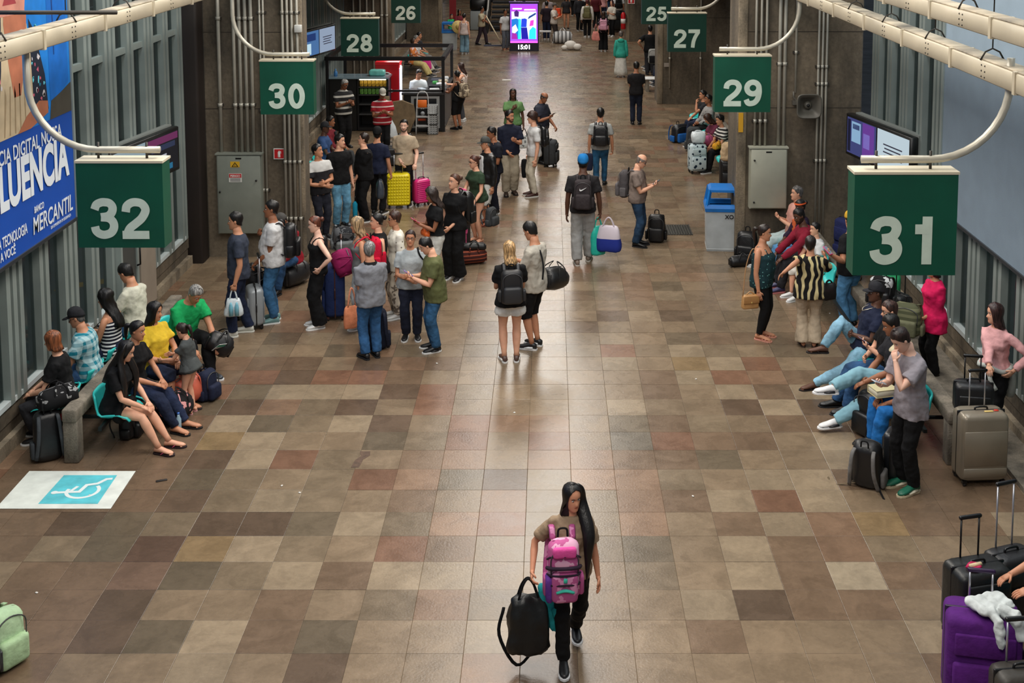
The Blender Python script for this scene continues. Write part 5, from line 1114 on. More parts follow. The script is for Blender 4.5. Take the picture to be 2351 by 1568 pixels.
suitcase('tall navy blue suitcase behind the woman in black', -3.22, 18.05, -80, .44, .30, .74, cloth((32, 46, 88)), plastic((70, 40, 32)), 'soft', .42); duffel('magenta bag on top of the navy suitcase', (-3.16, 18.0, .80), -40, .36, .17, cloth((142, 30, 84)), 60)
st = PP('young man with a white topped black tee shirt leaning on the pillar', 738, 548, 42, 1.78, 'm', 'b', ('short', BK), ('tee', pattern('above', (40, 40, 44), (208, 208, 206), 1, 1.29)), ('straight', cloth((34, 36, 46))), SN_B, arms=('crossa', 'crossb'), head=(28, -6), roll=-4)
PP('smiling man in a black tee shirt and light jeans', 782, 522, 40, 1.80, 'm', 'a', ('short', BK), ('tee', BLACK), ('straight', denim((92, 140, 168))), SN_B, arms=('down', 'down'), head=(30, 0), build=1.05)
tk_ = PP('talking man in a black polo gesturing with his hand', 838, 508, -62, 1.74, 'm', 'a', ('short', DBR), ('tee', BLACK), ('straight', BLACK), SN_B, arms=(('w', *at(805, 434, 23.45), 'fwd'), 'down'), head=(-20, -8), belly=.02, build=1.1); 
PP('man in a black cap and navy shirt seen from behind', 868, 492, 165, 1.74, 'm', 'b', ('short', BK), ('tee', NAVY), ('straight', BLACK), SN_B, arms=('grip', 'grip'), head=(20, 0), extras=(('cap', (18, 18, 20)),))
soft_bag('shoulder_bag', 'dark grey shoulder bag of the man in the navy shirt', at(872, 395, 23.6), 100, .34, .36, .16, leather((54, 62, 72)), .14, 'bag', 1.1, BLACK); r = thing('umbrella', 'turquoise folded umbrella hanging by the man in black', 'umbrella', at(815, 462, 23.4)); b = MB(); b.tube([(0, 0, .0), (0, 0, -.05), (0, 0, -.35), (0, 0, -.5)], [.015, .05, .045, .01], cloth((20, 130, 160)), 8); b.build('canopy', r); b = MB(); b.cyl((0, 0, 0), (0, 0, .10), .012, BLKP, 6); b.build('handle', r)
backpack('grey black backpack on the floor beside the light jeans', -3.72, 21.75, 0, 20, pattern('blotch', (96, 98, 102), (40, 42, 46), 10, .5), cloth((120, 124, 126)), .40, .42, .26, 22); backpack('black backpack on the floor by the leaning young man', -3.95, 20.75, 0, 10, leather((18, 18, 20)), None, .30, .5, .22)
bl_ = PP('blond woman in grey trousers carrying an orange tote', 830, 752, -76, 1.66, 'f', 'b', ('mid', (150, 124, 92)), ('tank', cloth((104, 106, 106))), ('straight', cloth((172, 178, 180))), SN_W, arms=('grip', 'down'), head=(-2, 8), hem=-.01)
soft_bag('tote_bag', 'soft orange tote bag held by the blond woman', bl_['handL'] + V((-.08, -.04, .0)), 30, .24, .34, .10, cloth((222, 138, 100)), .26, 'bag', 1.0, cloth((214, 140, 110))); worn_pack(bl_, 'bright red backpack worn by the blond woman', cloth((206, 20, 56)), cloth((200, 18, 52)), .33, .44, .17)
PP('woman in a black sleeveless top with her hair tied back', 872, 742, -70, 1.66, 'f', 'a', ('bun', BK), ('sleeveless', BLACK), ('straight', cloth((150, 140, 128))), SN_W, arms=('down', 'low'), head=(-8, 0), build=1.08)
PP('woman with short brown curls in a white printed blouse', 912, 728, -68, 1.62, 'f', 'b', ('curly', (58, 36, 28)), ('tee', pattern('spots', (222, 216, 202), (120, 110, 96), 13, .16), .8), ('straight', pattern('blotch', (196, 186, 170), (110, 100, 90), 9, .42)), SN_W, arms=('down', 'down'), head=(-6, 2), extras=('glasses',), hem=-.07)
PP('grey haired man in a grey polo shirt seen from behind', 853, 822, -148, 1.62, 'm', 'b', ('short', (122, 120, 118)), ('polo', cloth((128, 130, 136)), .7, cloth((26, 26, 28))), ('straight', denim((46, 84, 124))), SN_BB, arms=('low', 'low'), head=(-26, 4), belly=.02, build=1.1, hem=-.06)
backpack('navy wheeled bag standing on the floor behind the grey polo man', -2.42, 16.75, 0, 190, cloth((24, 28, 44)), None, .34, .58, .24)
gl = PP('woman with glasses and crossed arms in a light grey tee shirt', 945, 776, 4, 1.57, 'f', 'b', ('short', (44, 28, 24)), ('tee', cloth((162, 168, 170))), ('straight', cloth((34, 38, 54))), SN_B, arms=('crossa', 'crossb'), head=(0, -6), extras=('glasses', ('print', (225, 225, 225))), belly=.02, build=1.1, loose=.8)
soft_bag('handbag', 'black bag at the side of the woman with glasses', gl['TM'] @ V((.26, .05, .20)), 20, .20, .32, .14, leather((20, 20, 22)), .02, 'bag', 1.05, BLACK)
b = MB(); b.tube(curve_pts([gl['TM'] @ V(p) for p in ((.23, .02, .16), (.20, -.06, .30), (.13, -.09, .42), (.10, .0, .50), (.12, .10, .40), (.22, .09, .18))], 4), .014, BLACK, 6, .5); tag(b.build('bag_strap'), 'black strap over the shoulder of the woman with glasses', 'strap')
ol = PP('man in an olive green tee shirt looking at his phone', 1000, 803, -74, 1.63, 'm', 'a', ('short', BK), ('tee', cloth((92, 96, 60))), ('straight', denim((44, 80, 112))), ('sneaker', (22, 22, 24), (222, 222, 220), (30, 30, 32)), arms=('phone', 'phone'), head=(0, 26), lean=4, belly=.025, build=1.1, hem=-.08); phone('lilac phone of the man in the olive tee shirt', ol, 'R', (150, 110, 180))
cur = PP('woman with long dark curls in a black tee shirt using a pink phone', 1002, 668, -66, 1.70, 'f', 'c', ('curlylong', (48, 38, 34), .62), ('tee', BLACK, .5), ('straight', cloth((206, 206, 200))), SN_W, arms=('phone', 'phone'), head=(-6, 18), hem=.03, extras=()); phone('pink phone of the curly haired woman', cur, 'R', (226, 70, 110))
duffel('orange waist bag of the curly haired woman', cur['TM'] @ V((-.02, -.17, .02)), -60, .22, .055, leather((216, 100, 40)), 0, group=None)
upd = PP('woman in black with her hair up and a black backpack', 1046, 640, -30, 1.76, 'f', 'a', ('bun', (74, 46, 34)), ('tee', BLACK), ('wide', BLACK), SN_BW, arms=('low', 'down'), head=(-20, -4)); worn_pack(upd, 'bulky black backpack of the woman with her hair up', leather((18, 18, 19)), None, .36, .56, .24)
duffel('reddish brown striped holdall on the floor', (-1.33, 20.75, 0), 20, .46, .15, pattern('stripes', (150, 74, 52), (60, 26, 22), 16, .7)); duffel('small black bag lying on the brown holdall', (-1.30, 20.72, .24), 10, .40, .07, leather((16, 16, 17)))
gd = PP('woman in a dark green dress leaning on a pink suitcase handle', 1098, 556, -52, 1.62, 'f', 'a', ('bun', (70, 40, 32)), ('tee', cloth((46, 64, 46)), .5), ('skirt', cloth((46, 64, 46)), .48, .098), ('sandal', (170, 130, 110), (150, 110, 100)), arms=('handle', 'clasp'), head=(-8, 2), lean=5, extras=('glasses',), build=1.06)
suitcase('pink suitcase handle in front of the woman in the green dress', -1.62, 21.75, -50, .40, .25, .62, leather((34, 30, 34)), cloth((224, 90, 140)), 'soft', .36, hm=plastic((226, 100, 150))); backpack('small dark grey backpack hanging behind the green dress', -1.06, 21.9, .35, 60, cloth((58, 60, 62)), None, .26, .34, .14)
PP('older man in a black leather jacket, cap and white shorts', 1120, 515, -58, 1.70, 'm', 'b', ('buzz', GY), ('jacket', leather((18, 18, 19)), .95, WHITE), ('knee', cloth((196, 196, 190))), ('sneaker', (150, 84, 60), (110, 60, 44)), arms=('down', 'strap'), head=(-18, 6), extras=(('cap', (72, 74, 72)),))
PP('man in a black tee shirt with crossed arms behind the leather jacket', 1134, 490, -55, 1.75, 'm', 'c', ('short', BK), ('tee', cloth((22, 24, 34))), ('straight', cloth((26, 28, 40))), SN_B, arms=('crossa', 'crossb'), head=(-12, 10), build=1.08)
nv = PP('bearded man in a navy polo and khaki trousers', 1170, 446, 12, 1.80, 'm', 'b', ('short', BK), ('polo', cloth((26, 30, 48)), .75), ('baggy', cloth((150, 140, 122))), BOOT, arms=('phone', 'low'), head=(38, 0), extras=('beard',), step=(-.04, .06), build=1.06, belly=.012)
yo = PP('youth with a brown mop of hair in a white ringer tee shirt', 1226, 450, -76, 1.80, 'm', 'a', ('mop', (54, 34, 28)), ('tee', WHITE), ('straight', cloth((196, 188, 170))), ('sneaker', (70, 40, 34), (222, 220, 214)), arms=('down', 'grip'), head=(-4, 4)); worn_pack(yo, 'slim black backpack of the youth in white', leather((20, 20, 22)), None, .26, .40, .10); soft_bag('jacket_bundle', 'black jacket dangling from the hand of the youth in white', yo['handR'] + V((-.02, -.02, 0)), 0, .26, .40, .12, BLACK, .0, 'jacket', .8)
gw = PP('long haired woman in a green top holding her chest', 1178, 362, 4, 1.68, 'f', 'd', ('long', (16, 13, 12), .8), ('tee', cloth((96, 132, 84)), .6), ('slim', DJEAN), SN_B, arms=('grip', 'chest'), head=(0, 0), build=1.14); worn_pack(gw, 'dark backpack of the woman in the green top', leather((24, 24, 26)), None, .30, .42, .14); soft_bag('handbag', 'white printed bag in the hand of the woman in green', gw['handL'] + V((.03, 0, .02)), 10, .28, .32, .10, pattern('blotch', (196, 198, 196), (110, 112, 112), 12, .4), .16, 'bag', 1.0, BLACK)
bd = PP('bald man in a dark polo reading his phone', 1243, 374, 52, 1.70, 'm', 'c', ('fringe', (60, 56, 54)), ('polo', cloth((42, 44, 56)), .7), ('straight', BLACK), SN_BB, arms=('handle', 'phone'), head=(6, 26), belly=.012, build=1.06); phone('phone in the hand of the bald man in the dark polo', bd, 'R'); suitcase('dark grey soft suitcase beside the bald man', .02, 28.45, 80, .40, .28, .56, cloth((52, 54, 56)), style='soft', handle=.3)
gb = PP('man walking away in a light grey tee shirt with a black backpack', 1378, 428, 178, 1.72, 'm', 'b', ('short', BK), ('tee', cloth((162, 164, 162))), ('slim', denim((40, 86, 120))), SN_BB, arms=('down', 'grip'), head=(2, 2), step=(-.15, .16)); worn_pack(gb, 'black backpack of the man in the light grey tee shirt', leather((18, 19, 22)), None, .34, .46, .18); soft_bag('jacket_bundle', 'navy jacket in the left hand of the man in light grey', at(1348, 352, 26.1), 0, .26, .38, .12, NAVY, 0, 'jacket', .9)
bc = PP('man walking away in a blue cap and light grey trousers', 1338, 604, 178, 1.88, 'm', 'd', ('buzz', BK), ('tee', cloth((36, 34, 36))), ('baggy', cloth((150, 150, 148))), ('sneaker', (120, 104, 92), (206, 200, 190)), arms=('down', 'grip'), head=(0, 4), step=(-.12, .14), extras=(('cap', (28, 112, 176), 'front'),), build=1.06); bp_ = worn_pack(bc, 'dark grey backpack with a white curved mark worn by the man in the blue cap', cloth((54, 48, 50)), None, .32, .52, .17)
b = MB(); mk_ = smooth2([(-.052, .012), (-.045, -.014), (-.02, -.016), (.058, .022)], 5); lo_ = smooth2([(-.052, .012), (-.058, -.022), (-.028, -.036), (.058, .022)], 5)
b.loft([[(x, y_, .375 + z) for x, z in mk_ + lo_[::-1][1:-1]] for y_ in (-.075, -.098)], mat((226, 226, 226), .5), smooth=False); b.build('white_mark', bp_)
h_ = bc['handR']; soft_bag('shopping_bag', 'turquoise green shopping bag of the man in the blue cap', h_ + V((-.02, .03, .0)), 20, .26, .52, .14, mat((34, 188, 168), .4, 0, .4, 16, .1, 7, 'bag_film'), .14, 'bag', 1.05); soft_bag('shopping_bag', 'big blue, red and white shopping bag of the man in the blue cap', h_ + V((.16, -.04, .02)), -15, .38, .46, .2, pattern('above', (36, 52, 140), (206, 196, 206), 1, -.36), .14, 'bag', 1.15)
ph = PP('bald man with a grey beard in a brown tee shirt checking his phone', 1462, 564, 74, 1.69, 'm', 'a', ('fringe', (110, 100, 94)), ('tee', cloth((126, 112, 104))), ('straight', denim((36, 58, 82))), SN_BB, arms=('phone', 'phone'), head=(0, 26), extras=('glasses',), belly=.02, build=1.06); phone('phone of the bald man in the brown tee shirt', ph, 'L'); worn_pack(ph, 'grey backpack of the bald man in brown', cloth((74, 70, 72)), cloth((96, 92, 94)), .30, .48, .19); backpack('black wheeled backpack standing beside the bald man in brown', 1.95, 22.15, 0, -10, leather((17, 17, 19)), None, .34, .50, .24); bar((1.68, 22.0, .1), (1.66, 21.95, .98), .012, ALU, 'pull_rod', None); tag(bpy.data.objects['pull_rod'], 'thin metal pull rod of the black wheeled backpack', 'rod')
cg = PP('blond girl in a black tee shirt and white shorts', 1172, 830, -172, 1.66, 'f', 'a', ('mid', (176, 140, 96)), ('tee', BLACK), ('miniskort', cloth((214, 212, 206))), ('sneaker', (84, 60, 52), (230, 228, 224), (226, 222, 216)), arms=('phone', 'phone'), head=(14, 8), build=1.08); worn_pack(cg, 'smooth black and grey backpack worn by the blond girl', mat((26, 26, 28), .5), mat((40, 41, 44), .5), .31, .46, .16, rigid=True)
cb_ = PP('dark haired boy in a grey sweatshirt and black shorts', 1228, 798, -116, 1.80, 'm', 'b', ('short', BK), ('long', cloth((178, 172, 160)), .5), ('knee', BLACK), ('sneaker', (24, 24, 26), (232, 232, 230), (226, 228, 228)), arms=('phone', 'phone'), head=(-4, 22), loose=1.5, hem=-.06); duffel('black duffel bag slung at the hip of the boy in grey', at(1268, 665, 17.0), 60, .48, .17, leather((20, 20, 21)), 12)
b = MB(); b.tube(curve_pts([cb_['TM'] @ V(p) for p in ((-.10, -.13, .33), (-.02, -.05, .53), (.06, .10, .50), (.12, .19, .30), (.2, .22, .12))], 5), .02, BLACK, 6, .4); tag(b.build('bag_strap'), 'black strap across the back of the boy in grey', 'strap')
PP('man in black standing with his back turned near the far right bench', 1460, 286, 176, 1.74, 'm', 'c', ('short', BK), ('tee', cloth((24, 22, 24))), ('straight', cloth((24, 30, 46))), SN_BB, arms=('low', 'low'), head=(0, 14)); 
PP('woman in a teal hoodie and a long white skirt', 1425, 177, 176, 1.60, 'f', 'b', ('short', (90, 82, 78)), ('hoodie', cloth((52, 160, 142))), ('skirt', cloth((206, 204, 196)), .05, .15), SN_W, arms=('down', 'down'), hem=-.09)
fb = PP('man in black beyond the teal hoodie with hands on hips', 1492, 172, 178, 1.74, 'm', 'b', ('short', BK), ('tee', BLACK), ('straight', CHAR), SN_BB, arms=('hip', 'hip'), build=1.12); backpack('grey and black backpack propped before the man with hands on hips', 3.55, 42.2, .55, 0, cloth((150, 150, 146)), BLACK, .36, .5, .2)
by = PP('bearded man in a beige tee shirt behind the yellow suitcase', 930, 470, 0, 1.76, 'm', 'e', ('short', BK), ('tee', cloth((180, 162, 138))), ('straight', BLACK), SN_B, arms=('handle', 'low'), head=(0, -2), extras=('beard',)); worn_pack(by, 'black backpack of the bearded man in beige', leather((20, 20, 22)), None, .34, .44, .16)
suitcase('bright yellow hard suitcase with square studs', -3.06, 24.6, 6, .47, .28, .66, mat((226, 206, 24), .35, 0, 0, 1, .03, 3, 'shell_yellow'), BLKP, 'hard', .36, 'grid'); suitcase('magenta pink ribbed suitcase beside the yellow one', -2.62, 24.78, 34, .34, .23, .50, mat((206, 40, 118), .3, 0, 0, 1, .03, 3, 'shell_pink'), BLKP, 'hard', .50, 'h')
rp = PP('man in a red striped polo shirt and white cap', 879, 362, 14, 1.70, 'm', 'c', ('buzz', GY), ('polo', pattern('stripes', (150, 30, 40), (206, 190, 186), 8, .22)), ('straight', BLACK), SN_BB, arms=('phone', 'phone'), head=(4, 20), extras=(('cap', (176, 172, 162)),), belly=.02, build=1.14); backpack('black backpack at the feet of the man in the red polo', -3.72, 28.6, 0, 10, leather((16, 16, 18)), None, .38, .46, .28)
sp = PP('grey haired man in a black and white striped polo', 790, 338, 36, 1.74, 'm', 'c', ('short', (150, 148, 144)), ('polo', pattern('stripes', (40, 40, 42), (186, 184, 176), 7, .35)), ('straight', BLACK), SN_BB, arms=('phone', 'phone'), head=(6, 24), build=1.12, extras=('glasses',))
person('man in a dark cap and blue shirt on the bench behind the pillar', -4.95, 26.75, 86, 1.72, 'm', 'd', ('buzz', BK), ('tee', cloth((52, 78, 122))), ('straight', cloth((150, 150, 144))), SN_BB, arms=('lap', 'lap'), seat=.44, head=(-10, 2), extras=(('cap', (44, 44, 48)),))
person('man with a dark red jacket on the bench behind the pillar', -4.92, 27.5, 84, 1.72, 'm', 'c', ('short', BK), ('jacket', cloth((110, 30, 40)), .9, CHAR), ('straight', cloth((60, 62, 64))), SN_B, arms=('lap', 'clasp'), seat=.44, head=(0, 6), lean=-4); backpack('dark backpack on the floor before the bench behind the pillar', -4.1, 26.9, 0, 60, leather((24, 24, 26)), None, .3, .46, .2)

# right group
tl = PP('woman in a teal flowered top with a tan handbag', 1746, 776, 64, 1.66, 'f', 'b', ('pony', DBR), ('tank', pattern('spots', (26, 54, 60), (110, 170, 168), 22, .18)), ('legging', BLACK), ('sandal', (214, 150, 130), (226, 160, 140)), arms=('down', 'down'), head=(6, 4), hem=-.06, build=1.16, belly=.03)
hb = thing('handbag', 'tan leather handbag on a shoulder strap', 'handbag', at(1722, 692, 16.95), math.radians(14)); TAN = leather((186, 140, 88)); b = MB(); b.rbox((0, 0, 0), (.25, .10, .20), .025, TAN, 3, taper=.9); b.build('bag_body', hb); b = MB(); b.rbox((0, -.055, .04), (.24, .02, .11), .01, leather((172, 126, 76)), 2); f_ = b.build('flap', hb); b = MB(); b.ball((0, -.07, 0), (.016, .01, .016), metal((210, 180, 110)), 8, 5); b.build('clasp', f_)
b = MB(); b.tube(curve_pts([(.11, 0, .08), (.16, .06, .35), (.10, .12, .72), (-.02, .10, .5), (-.11, 0, .08)], 5), .008, leather((160, 120, 80)), 5); b.build('strap', hb); b = MB(); b.tube(curve_pts([(-.07, 0, .09), (0, 0, .14), (.07, 0, .09)], 4), .009, TAN, 6); b.build('top_handle', hb)
cr = PP('woman in a black and cream leaf blouse and cream trousers', 1856, 795, 172, 1.58, 'f', 'b', ('short', (34, 26, 24)), ('tee', pattern('leaf', (24, 22, 22), (206, 190, 140), 3.2, .36), .8), ('flare', cloth((182, 164, 140))), ('sandal', (60, 44, 36), (80, 60, 50)), arms=(('w', *at(1800, 625, 16.5), 'down'), ('w', *at(1895, 592, 17.2), 'fwd')), head=(-14, -6), build=1.22, belly=.02, hem=-.07)
soft_bag('handbag', 'black handbag at the hip of the woman in the leaf blouse', cr['TM'] @ V((-.26, .02, .14)), 200, .22, .24, .10, leather((20, 19, 20)), .04, 'handbag', 1.0, BLACK)
bs = PP('man in a yellow cap, black tee shirt and light jeans', 1950, 752, -140, 1.72, 'm', 'b', ('short', BK), ('tee', BLACK), ('straight', denim((76, 124, 164))), SN_BB, arms=(('w', *at(1908, 585, 17.2), 'phone'), 'down'), head=(-24, 4), extras=(('cap', (206, 160, 50), 'back'),), build=1.14, belly=.02); phone('bright pink phone of the man in the yellow cap', bs, 'L', (226, 40, 130))
person('small child in white sitting behind the man in the yellow cap', 4.18, 19.0, -70, 1.45, 'm', 'a', ('short', BK), ('tee', WHITE), ('knee', cloth((206, 200, 190))), SN_W, arms=('lap', 'lap'), seat=.42)
suitcase('dark blue suitcase behind the man in the yellow cap', 4.8, 20.2, -60, .46, .28, .72, cloth((30, 36, 78)), style='soft', handle=.3, z0=.55) if False else suitcase('dark blue suitcase behind the man in the yellow cap', 4.92, 19.9, -60, .46, .28, .95, cloth((30, 36, 78)), style='soft', handle=.30)
person('grey haired man in a pale pink tee shirt holding a phone', 4.18, 20.75, -86, 1.74, 'm', 'a', ('short', (92, 88, 86)), ('tee', cloth((210, 156, 142))), ('straight', cloth((170, 186, 186))), SN_W, arms=('phone', 'phone'), seat=.43, head=(4, 4), lean=-6, feet=((.1, -.62, .08), (.09, -.66, .08)))
person('woman with an orange headband and an open dark jacket', 4.16, 20.0, -78, 1.66, 'f', 'd', ('bun', BK), ('jacket', cloth((40, 28, 48)), .6, cloth((190, 90, 50))), ('slim', denim((80, 130, 172))), SN_BB, arms=('lap', 'lap'), seat=.43, head=(14, 6), extras=(('band', (226, 96, 50)),))
person('bearded man in a maroon long sleeved shirt', 4.14, 19.35, -84, 1.74, 'm', 'd', ('short', BK), ('long', cloth((124, 24, 44))), ('straight', CHAR), ('sneaker', (60, 60, 96), (200, 120, 120)), arms=('knee', 'knee'), seat=.43, head=(18, 10), lean=10, extras=('beard',))
person('man in a dark cap and navy tee shirt with one bare foot on his knee', 4.05, 15.45, -86, 1.76, 'm', 'd', ('buzz', BK), ('tee', cloth((30, 36, 58))), ('slim', LJEAN), ('flip', (34, 28, 26), (40, 32, 30)), arms=('clasp', 'clasp'), seat=.43, head=(0, 16), lean=-16, extras=(('cap', (40, 40, 44)), 'necklace'), feet=((.10, -.66, .08), (-.10, -.56, .56)), kpole=(.5, -.9, .6))
gm = person('man in glasses and a black tee shirt on the right bench using a phone', 4.14, 14.72, -84, 1.76, 'm', 'a', ('short', (60, 40, 34)), ('tee', BLACK), ('straight', JEAN), SN_BB, arms=('phone', 'clasp'), seat=.43, head=(0, 14), lean=-6, extras=('glasses',), feet=((.10, -.52, .08), (.10, -.58, .08))); phone('dark red phone of the man in glasses', gm, 'L', (90, 24, 34))
person('man in ripped light jeans and white sneakers with crossed legs', 4.14, 14.2, -86, 1.80, 'm', 'c', ('short', BK), ('tee', CHAR), ('straight', pattern('spots', (132, 176, 190), (60, 50, 48), 5, .07)), ('sneaker', (232, 232, 232), (238, 238, 238), (40, 40, 44)), arms=('knee', 'lap'), seat=.43, head=(0, 14), lean=4, feet=((.08, -.86, .085), (-.03, -.80, .52)))
bk_ = person('man in a cream cap and blue trousers with a book on his lap', 4.16, 13.62, -84, 1.74, 'm', 'c', ('buzz', BK), ('tee', BLACK), ('straight', cloth((32, 104, 172))), SN_BB, arms=('lap', 'lap'), seat=.43, head=(0, 22), lean=6, extras=(('cap', (212, 200, 166)),))
r = thing('book', 'thick pale book on the lap of the man in blue trousers', 'book', (3.80, 13.62, .64), math.radians(-75)); b = MB(); b.rbox((0, 0, .04), (.20, .26, .07), .006, mat((214, 208, 184), .7), 1); b.build('pages', r); b = MB(); b.box((-.105, -.135, .075), (.105, .135, .082), mat((200, 190, 150), .5)); b.box((-.105, -.135, -.002), (.105, .135, .005), mat((200, 190, 150), .5)); b.box((-.108, -.135, 0), (-.1, .135, .08), mat((200, 190, 150), .5)); b.build('cover', r)
backpack('black backpack on the floor under the ripped jeans', 3.78, 14.0, 0, -60, leather((17, 17, 18)), None, .36, .52, .28)
gt = PP('young man in a grey tee shirt standing at the right bench with a phone', 2085, 1122, -68, 1.82, 'm', 'e', ('short', (40, 26, 22)), ('tee', cloth((146, 140, 146))), ('straight', BLACK), ('sneaker', (22, 96, 74), (196, 180, 150), (214, 206, 184)), arms=('mouth', 'phone'), head=(-4, 30), lean=5, loose=1.3, hem=-.07); phone('white phone of the young man in the grey tee shirt', gt, 'R', (214, 214, 216), 20)
rb_ = backpack('black backpack with grey straps on the floor before the grey tee shirt man', 3.42, 12.72, 0, 150, leather((22, 22, 24)), cloth((110, 108, 106)), .34, .52, .26, -8); b = MB(); b.tube(curve_pts([(.12, -.1, .1), (.25, -.35, .01), (.18, -.55, .012)], 5), .011, cloth((104, 90, 70)), 5, .4); b.tube(curve_pts([(-.12, .1, .1), (-.3, .3, .01), (-.5, .42, .012)], 5), .011, BLACK, 5, .4); b.tube(curve_pts([(.1, .1, .06), (.34, .16, .012), (.42, .05, .012)], 5), .011, cloth((104, 90, 70)), 5, .4); b.build('loose_strap', rb_)
suitcase('dark upright suitcase right behind the grey strapped backpack', 3.72, 12.85, 60, .30, .18, .50, plastic((26, 28, 32)), style='hard', ribs='v', handle=0)
fu = person('dark bobbed woman in a fuchsia sweater behind the right bench', 5.02, 15.7, -80, 1.58, 'f', 'b', ('bob', BK), ('long', cloth((206, 24, 84)), .6), ('straight', BLACK), SN_BB, arms=('low', 'low'), head=(6, 2), hem=-.12, build=1.1)
backpack('olive camouflage backpack on the right bench beam', 4.62, 15.55, .63, -30, pattern('stripes', (112, 112, 84), (80, 82, 60), 13, .5), cloth((104, 104, 80)), .40, .42, .24); backpack('black and white patterned backpack before the fuchsia sweater', 4.6, 16.7, .63, -30, pattern('blotch', (190, 192, 192), (20, 20, 22), 7, .55), leather((24, 24, 26)), .36, .42, .22); suitcase('dark suitcase handle rising behind the patterned backpack', 4.95, 17.2, -60, .40, .26, .60, leather((26, 26, 28)), style='soft', handle=.5, hm=BLKP)
gc = thing('shopping_trolley', 'green shopping trolley bag with an orange handle', 'trolley', (4.98, 17.7, 0), math.radians(-20)); b = MB(); b.rbox((0, 0, .45), (.32, .22, .62), .05, mat((24, 136, 84), .6, 0, .3, 16, .1, 8), 3, taper=1.06); b.build('bag_body', gc); b = MB(); b.tube(curve_pts([(-.12, .14, .08), (-.12, .14, .8), (-.11, .14, .95), (.11, .14, .95), (.12, .14, .8), (.12, .14, .08)], 3), .012, BLKP, 6); b.build('frame', gc); b = MB(); b.cyl((-.11, .14, .955), (.11, .14, .955), .022, mat((200, 92, 50), .5), 8); b.build('grip', gc)
for q in (1, -1): b = MB(); b.cyl((q * .17 - .015, .1, .07), (q * .17 + .015, .1, .07), .07, plastic((40, 40, 42)), 12); b.build('wheel', gc)
pk = person('woman in a pale pink sweater holding suitcase handles by the window', 5.12, 13.75, -55, 1.66, 'f', 'a', ('mid', (50, 32, 30), .75), ('long', cloth((220, 164, 164)), .9), ('straight', BLACK), SN_BB, arms=('hip', ('w', *at(2275, 880, 13.2), 'handle')), head=(-32, 4), hem=.03, loose=.7, extras=(('tied', (178, 182, 176)),))
sc_ = suitcase('large champagne hard suitcase at the end of the right bench', 4.64, 12.82, 4, .52, .32, .74, mat((142, 132, 116), .32, .25, .04, 60, .03, 4, 'shell_champagne'), BLKP, 'hard', .38, 'panel'); b = MB(); b.rbox((.06, -.06, .80), (.10, .03, .012), .005, mat((226, 196, 120), .5), 1); b.rbox((.15, -.04, .80), (.05, .03, .014), .005, mat((214, 60, 40), .5), 1); b.build('luggage_tag', sc_)
suitcase('black suitcase behind the champagne one', 4.72, 13.3, -10, .42, .26, .86, leather((22, 22, 24)), style='soft', handle=.25, hm=BLKP)
# lower right corner
suitcase('black fabric suitcase at the right edge with a ribbon tied on top', 3.62, 9.95, 14, .50, .34, .62, leather((22, 24, 24)), style='soft', handle=.34, hm=BLKP); b = MB(); b.tube(curve_pts([(-.06, 0, .0), (.0, -.05, .012), (.07, -.02, .0), (.02, .03, .014), (-.05, .02, 0)], 4), .014, cloth((190, 40, 90)), 6); b.tube([(-.04, .0, .02), (.07, -.03, .02)], .017, cloth((220, 200, 160)), 6); tag(b.build('ribbon', None, (3.55, 9.86, .695), .6), 'pink and cream ribbon on the black suitcase lid', 'ribbon')
suitcase('black hidden suitcase behind with tall silver handle', 3.98, 10.15, 20, .42, .28, .62, leather((30, 30, 32)), style='soft', handle=.56); PUR_ = cloth((84, 30, 112)); ps = suitcase('big purple fabric suitcase in the lower right corner', 3.36, 9.08, -12, .56, .38, .74, PUR_, plastic((40, 16, 56)), 'soft', .22)
suitcase('dark grey suitcase before the purple one in the corner', 3.50, 8.62, 6, .44, .26, .56, mat((58, 54, 48), .5, 0, .1, 30, .05, 6), style='soft', handle=.32)
r = thing('jacket', 'white folded jacket draped over the purple suitcase', 'jacket', (3.42, 9.06, .83), .4); b = MB(); b.rbox((-.02, 0, .03), (.30, .22, .07), .03, cloth((206, 212, 210)), 3, bulge=.01); b.tube([(-.02, -.10, .04), (.04, -.20, .02), (.08, -.26, -.14)], [.05, .055, .05], cloth((206, 212, 210)), 10); b.tube([(-.1, -.08, .04), (-.10, -.19, .0), (-.09, -.21, -.2)], [.04, .04, .03], cloth((196, 202, 202)), 10); o = b.build('folded_body', r); remesh(o, .009, .035)
person('person in teal jeans seated at the right edge, hands on a bag', 4.42, 9.55, -82, 1.72, 'm', 'b', ('short', BK), ('tee', CHAR), ('straight', denim((40, 104, 124))), SN_BB, arms=(('w', *at(2318, 1372, 9.35), 'lap'), ('w', *at(2322, 1318, 9.7), 'lap')), seat=.45, lean=12); duffel('black bag on the lap of the person at the right edge', (4.02, 9.52, .70), 80, .36, .11, leather((20, 20, 22)))
# lower left corner
person('person in a navy top bending over a bag at the left edge', -5.25, 9.75, 88, 1.66, 'f', 'b', ('short', BK), ('long', pattern('spots', (30, 36, 60), (200, 200, 206), 30, .12)), ('straight', CHAR), SN_BB, arms=('knee', 'knee'), seat=.42, lean=26); backpack('mint green backpack at the lower left edge', -4.50, 9.62, .0, 60, cloth((176, 204, 164)), cloth((166, 194, 152)), .34, .46, .22)
duffel('dark bag before the mint green backpack', (-4.62, 9.32, .02), 40, .40, .16, leather((36, 38, 40)))
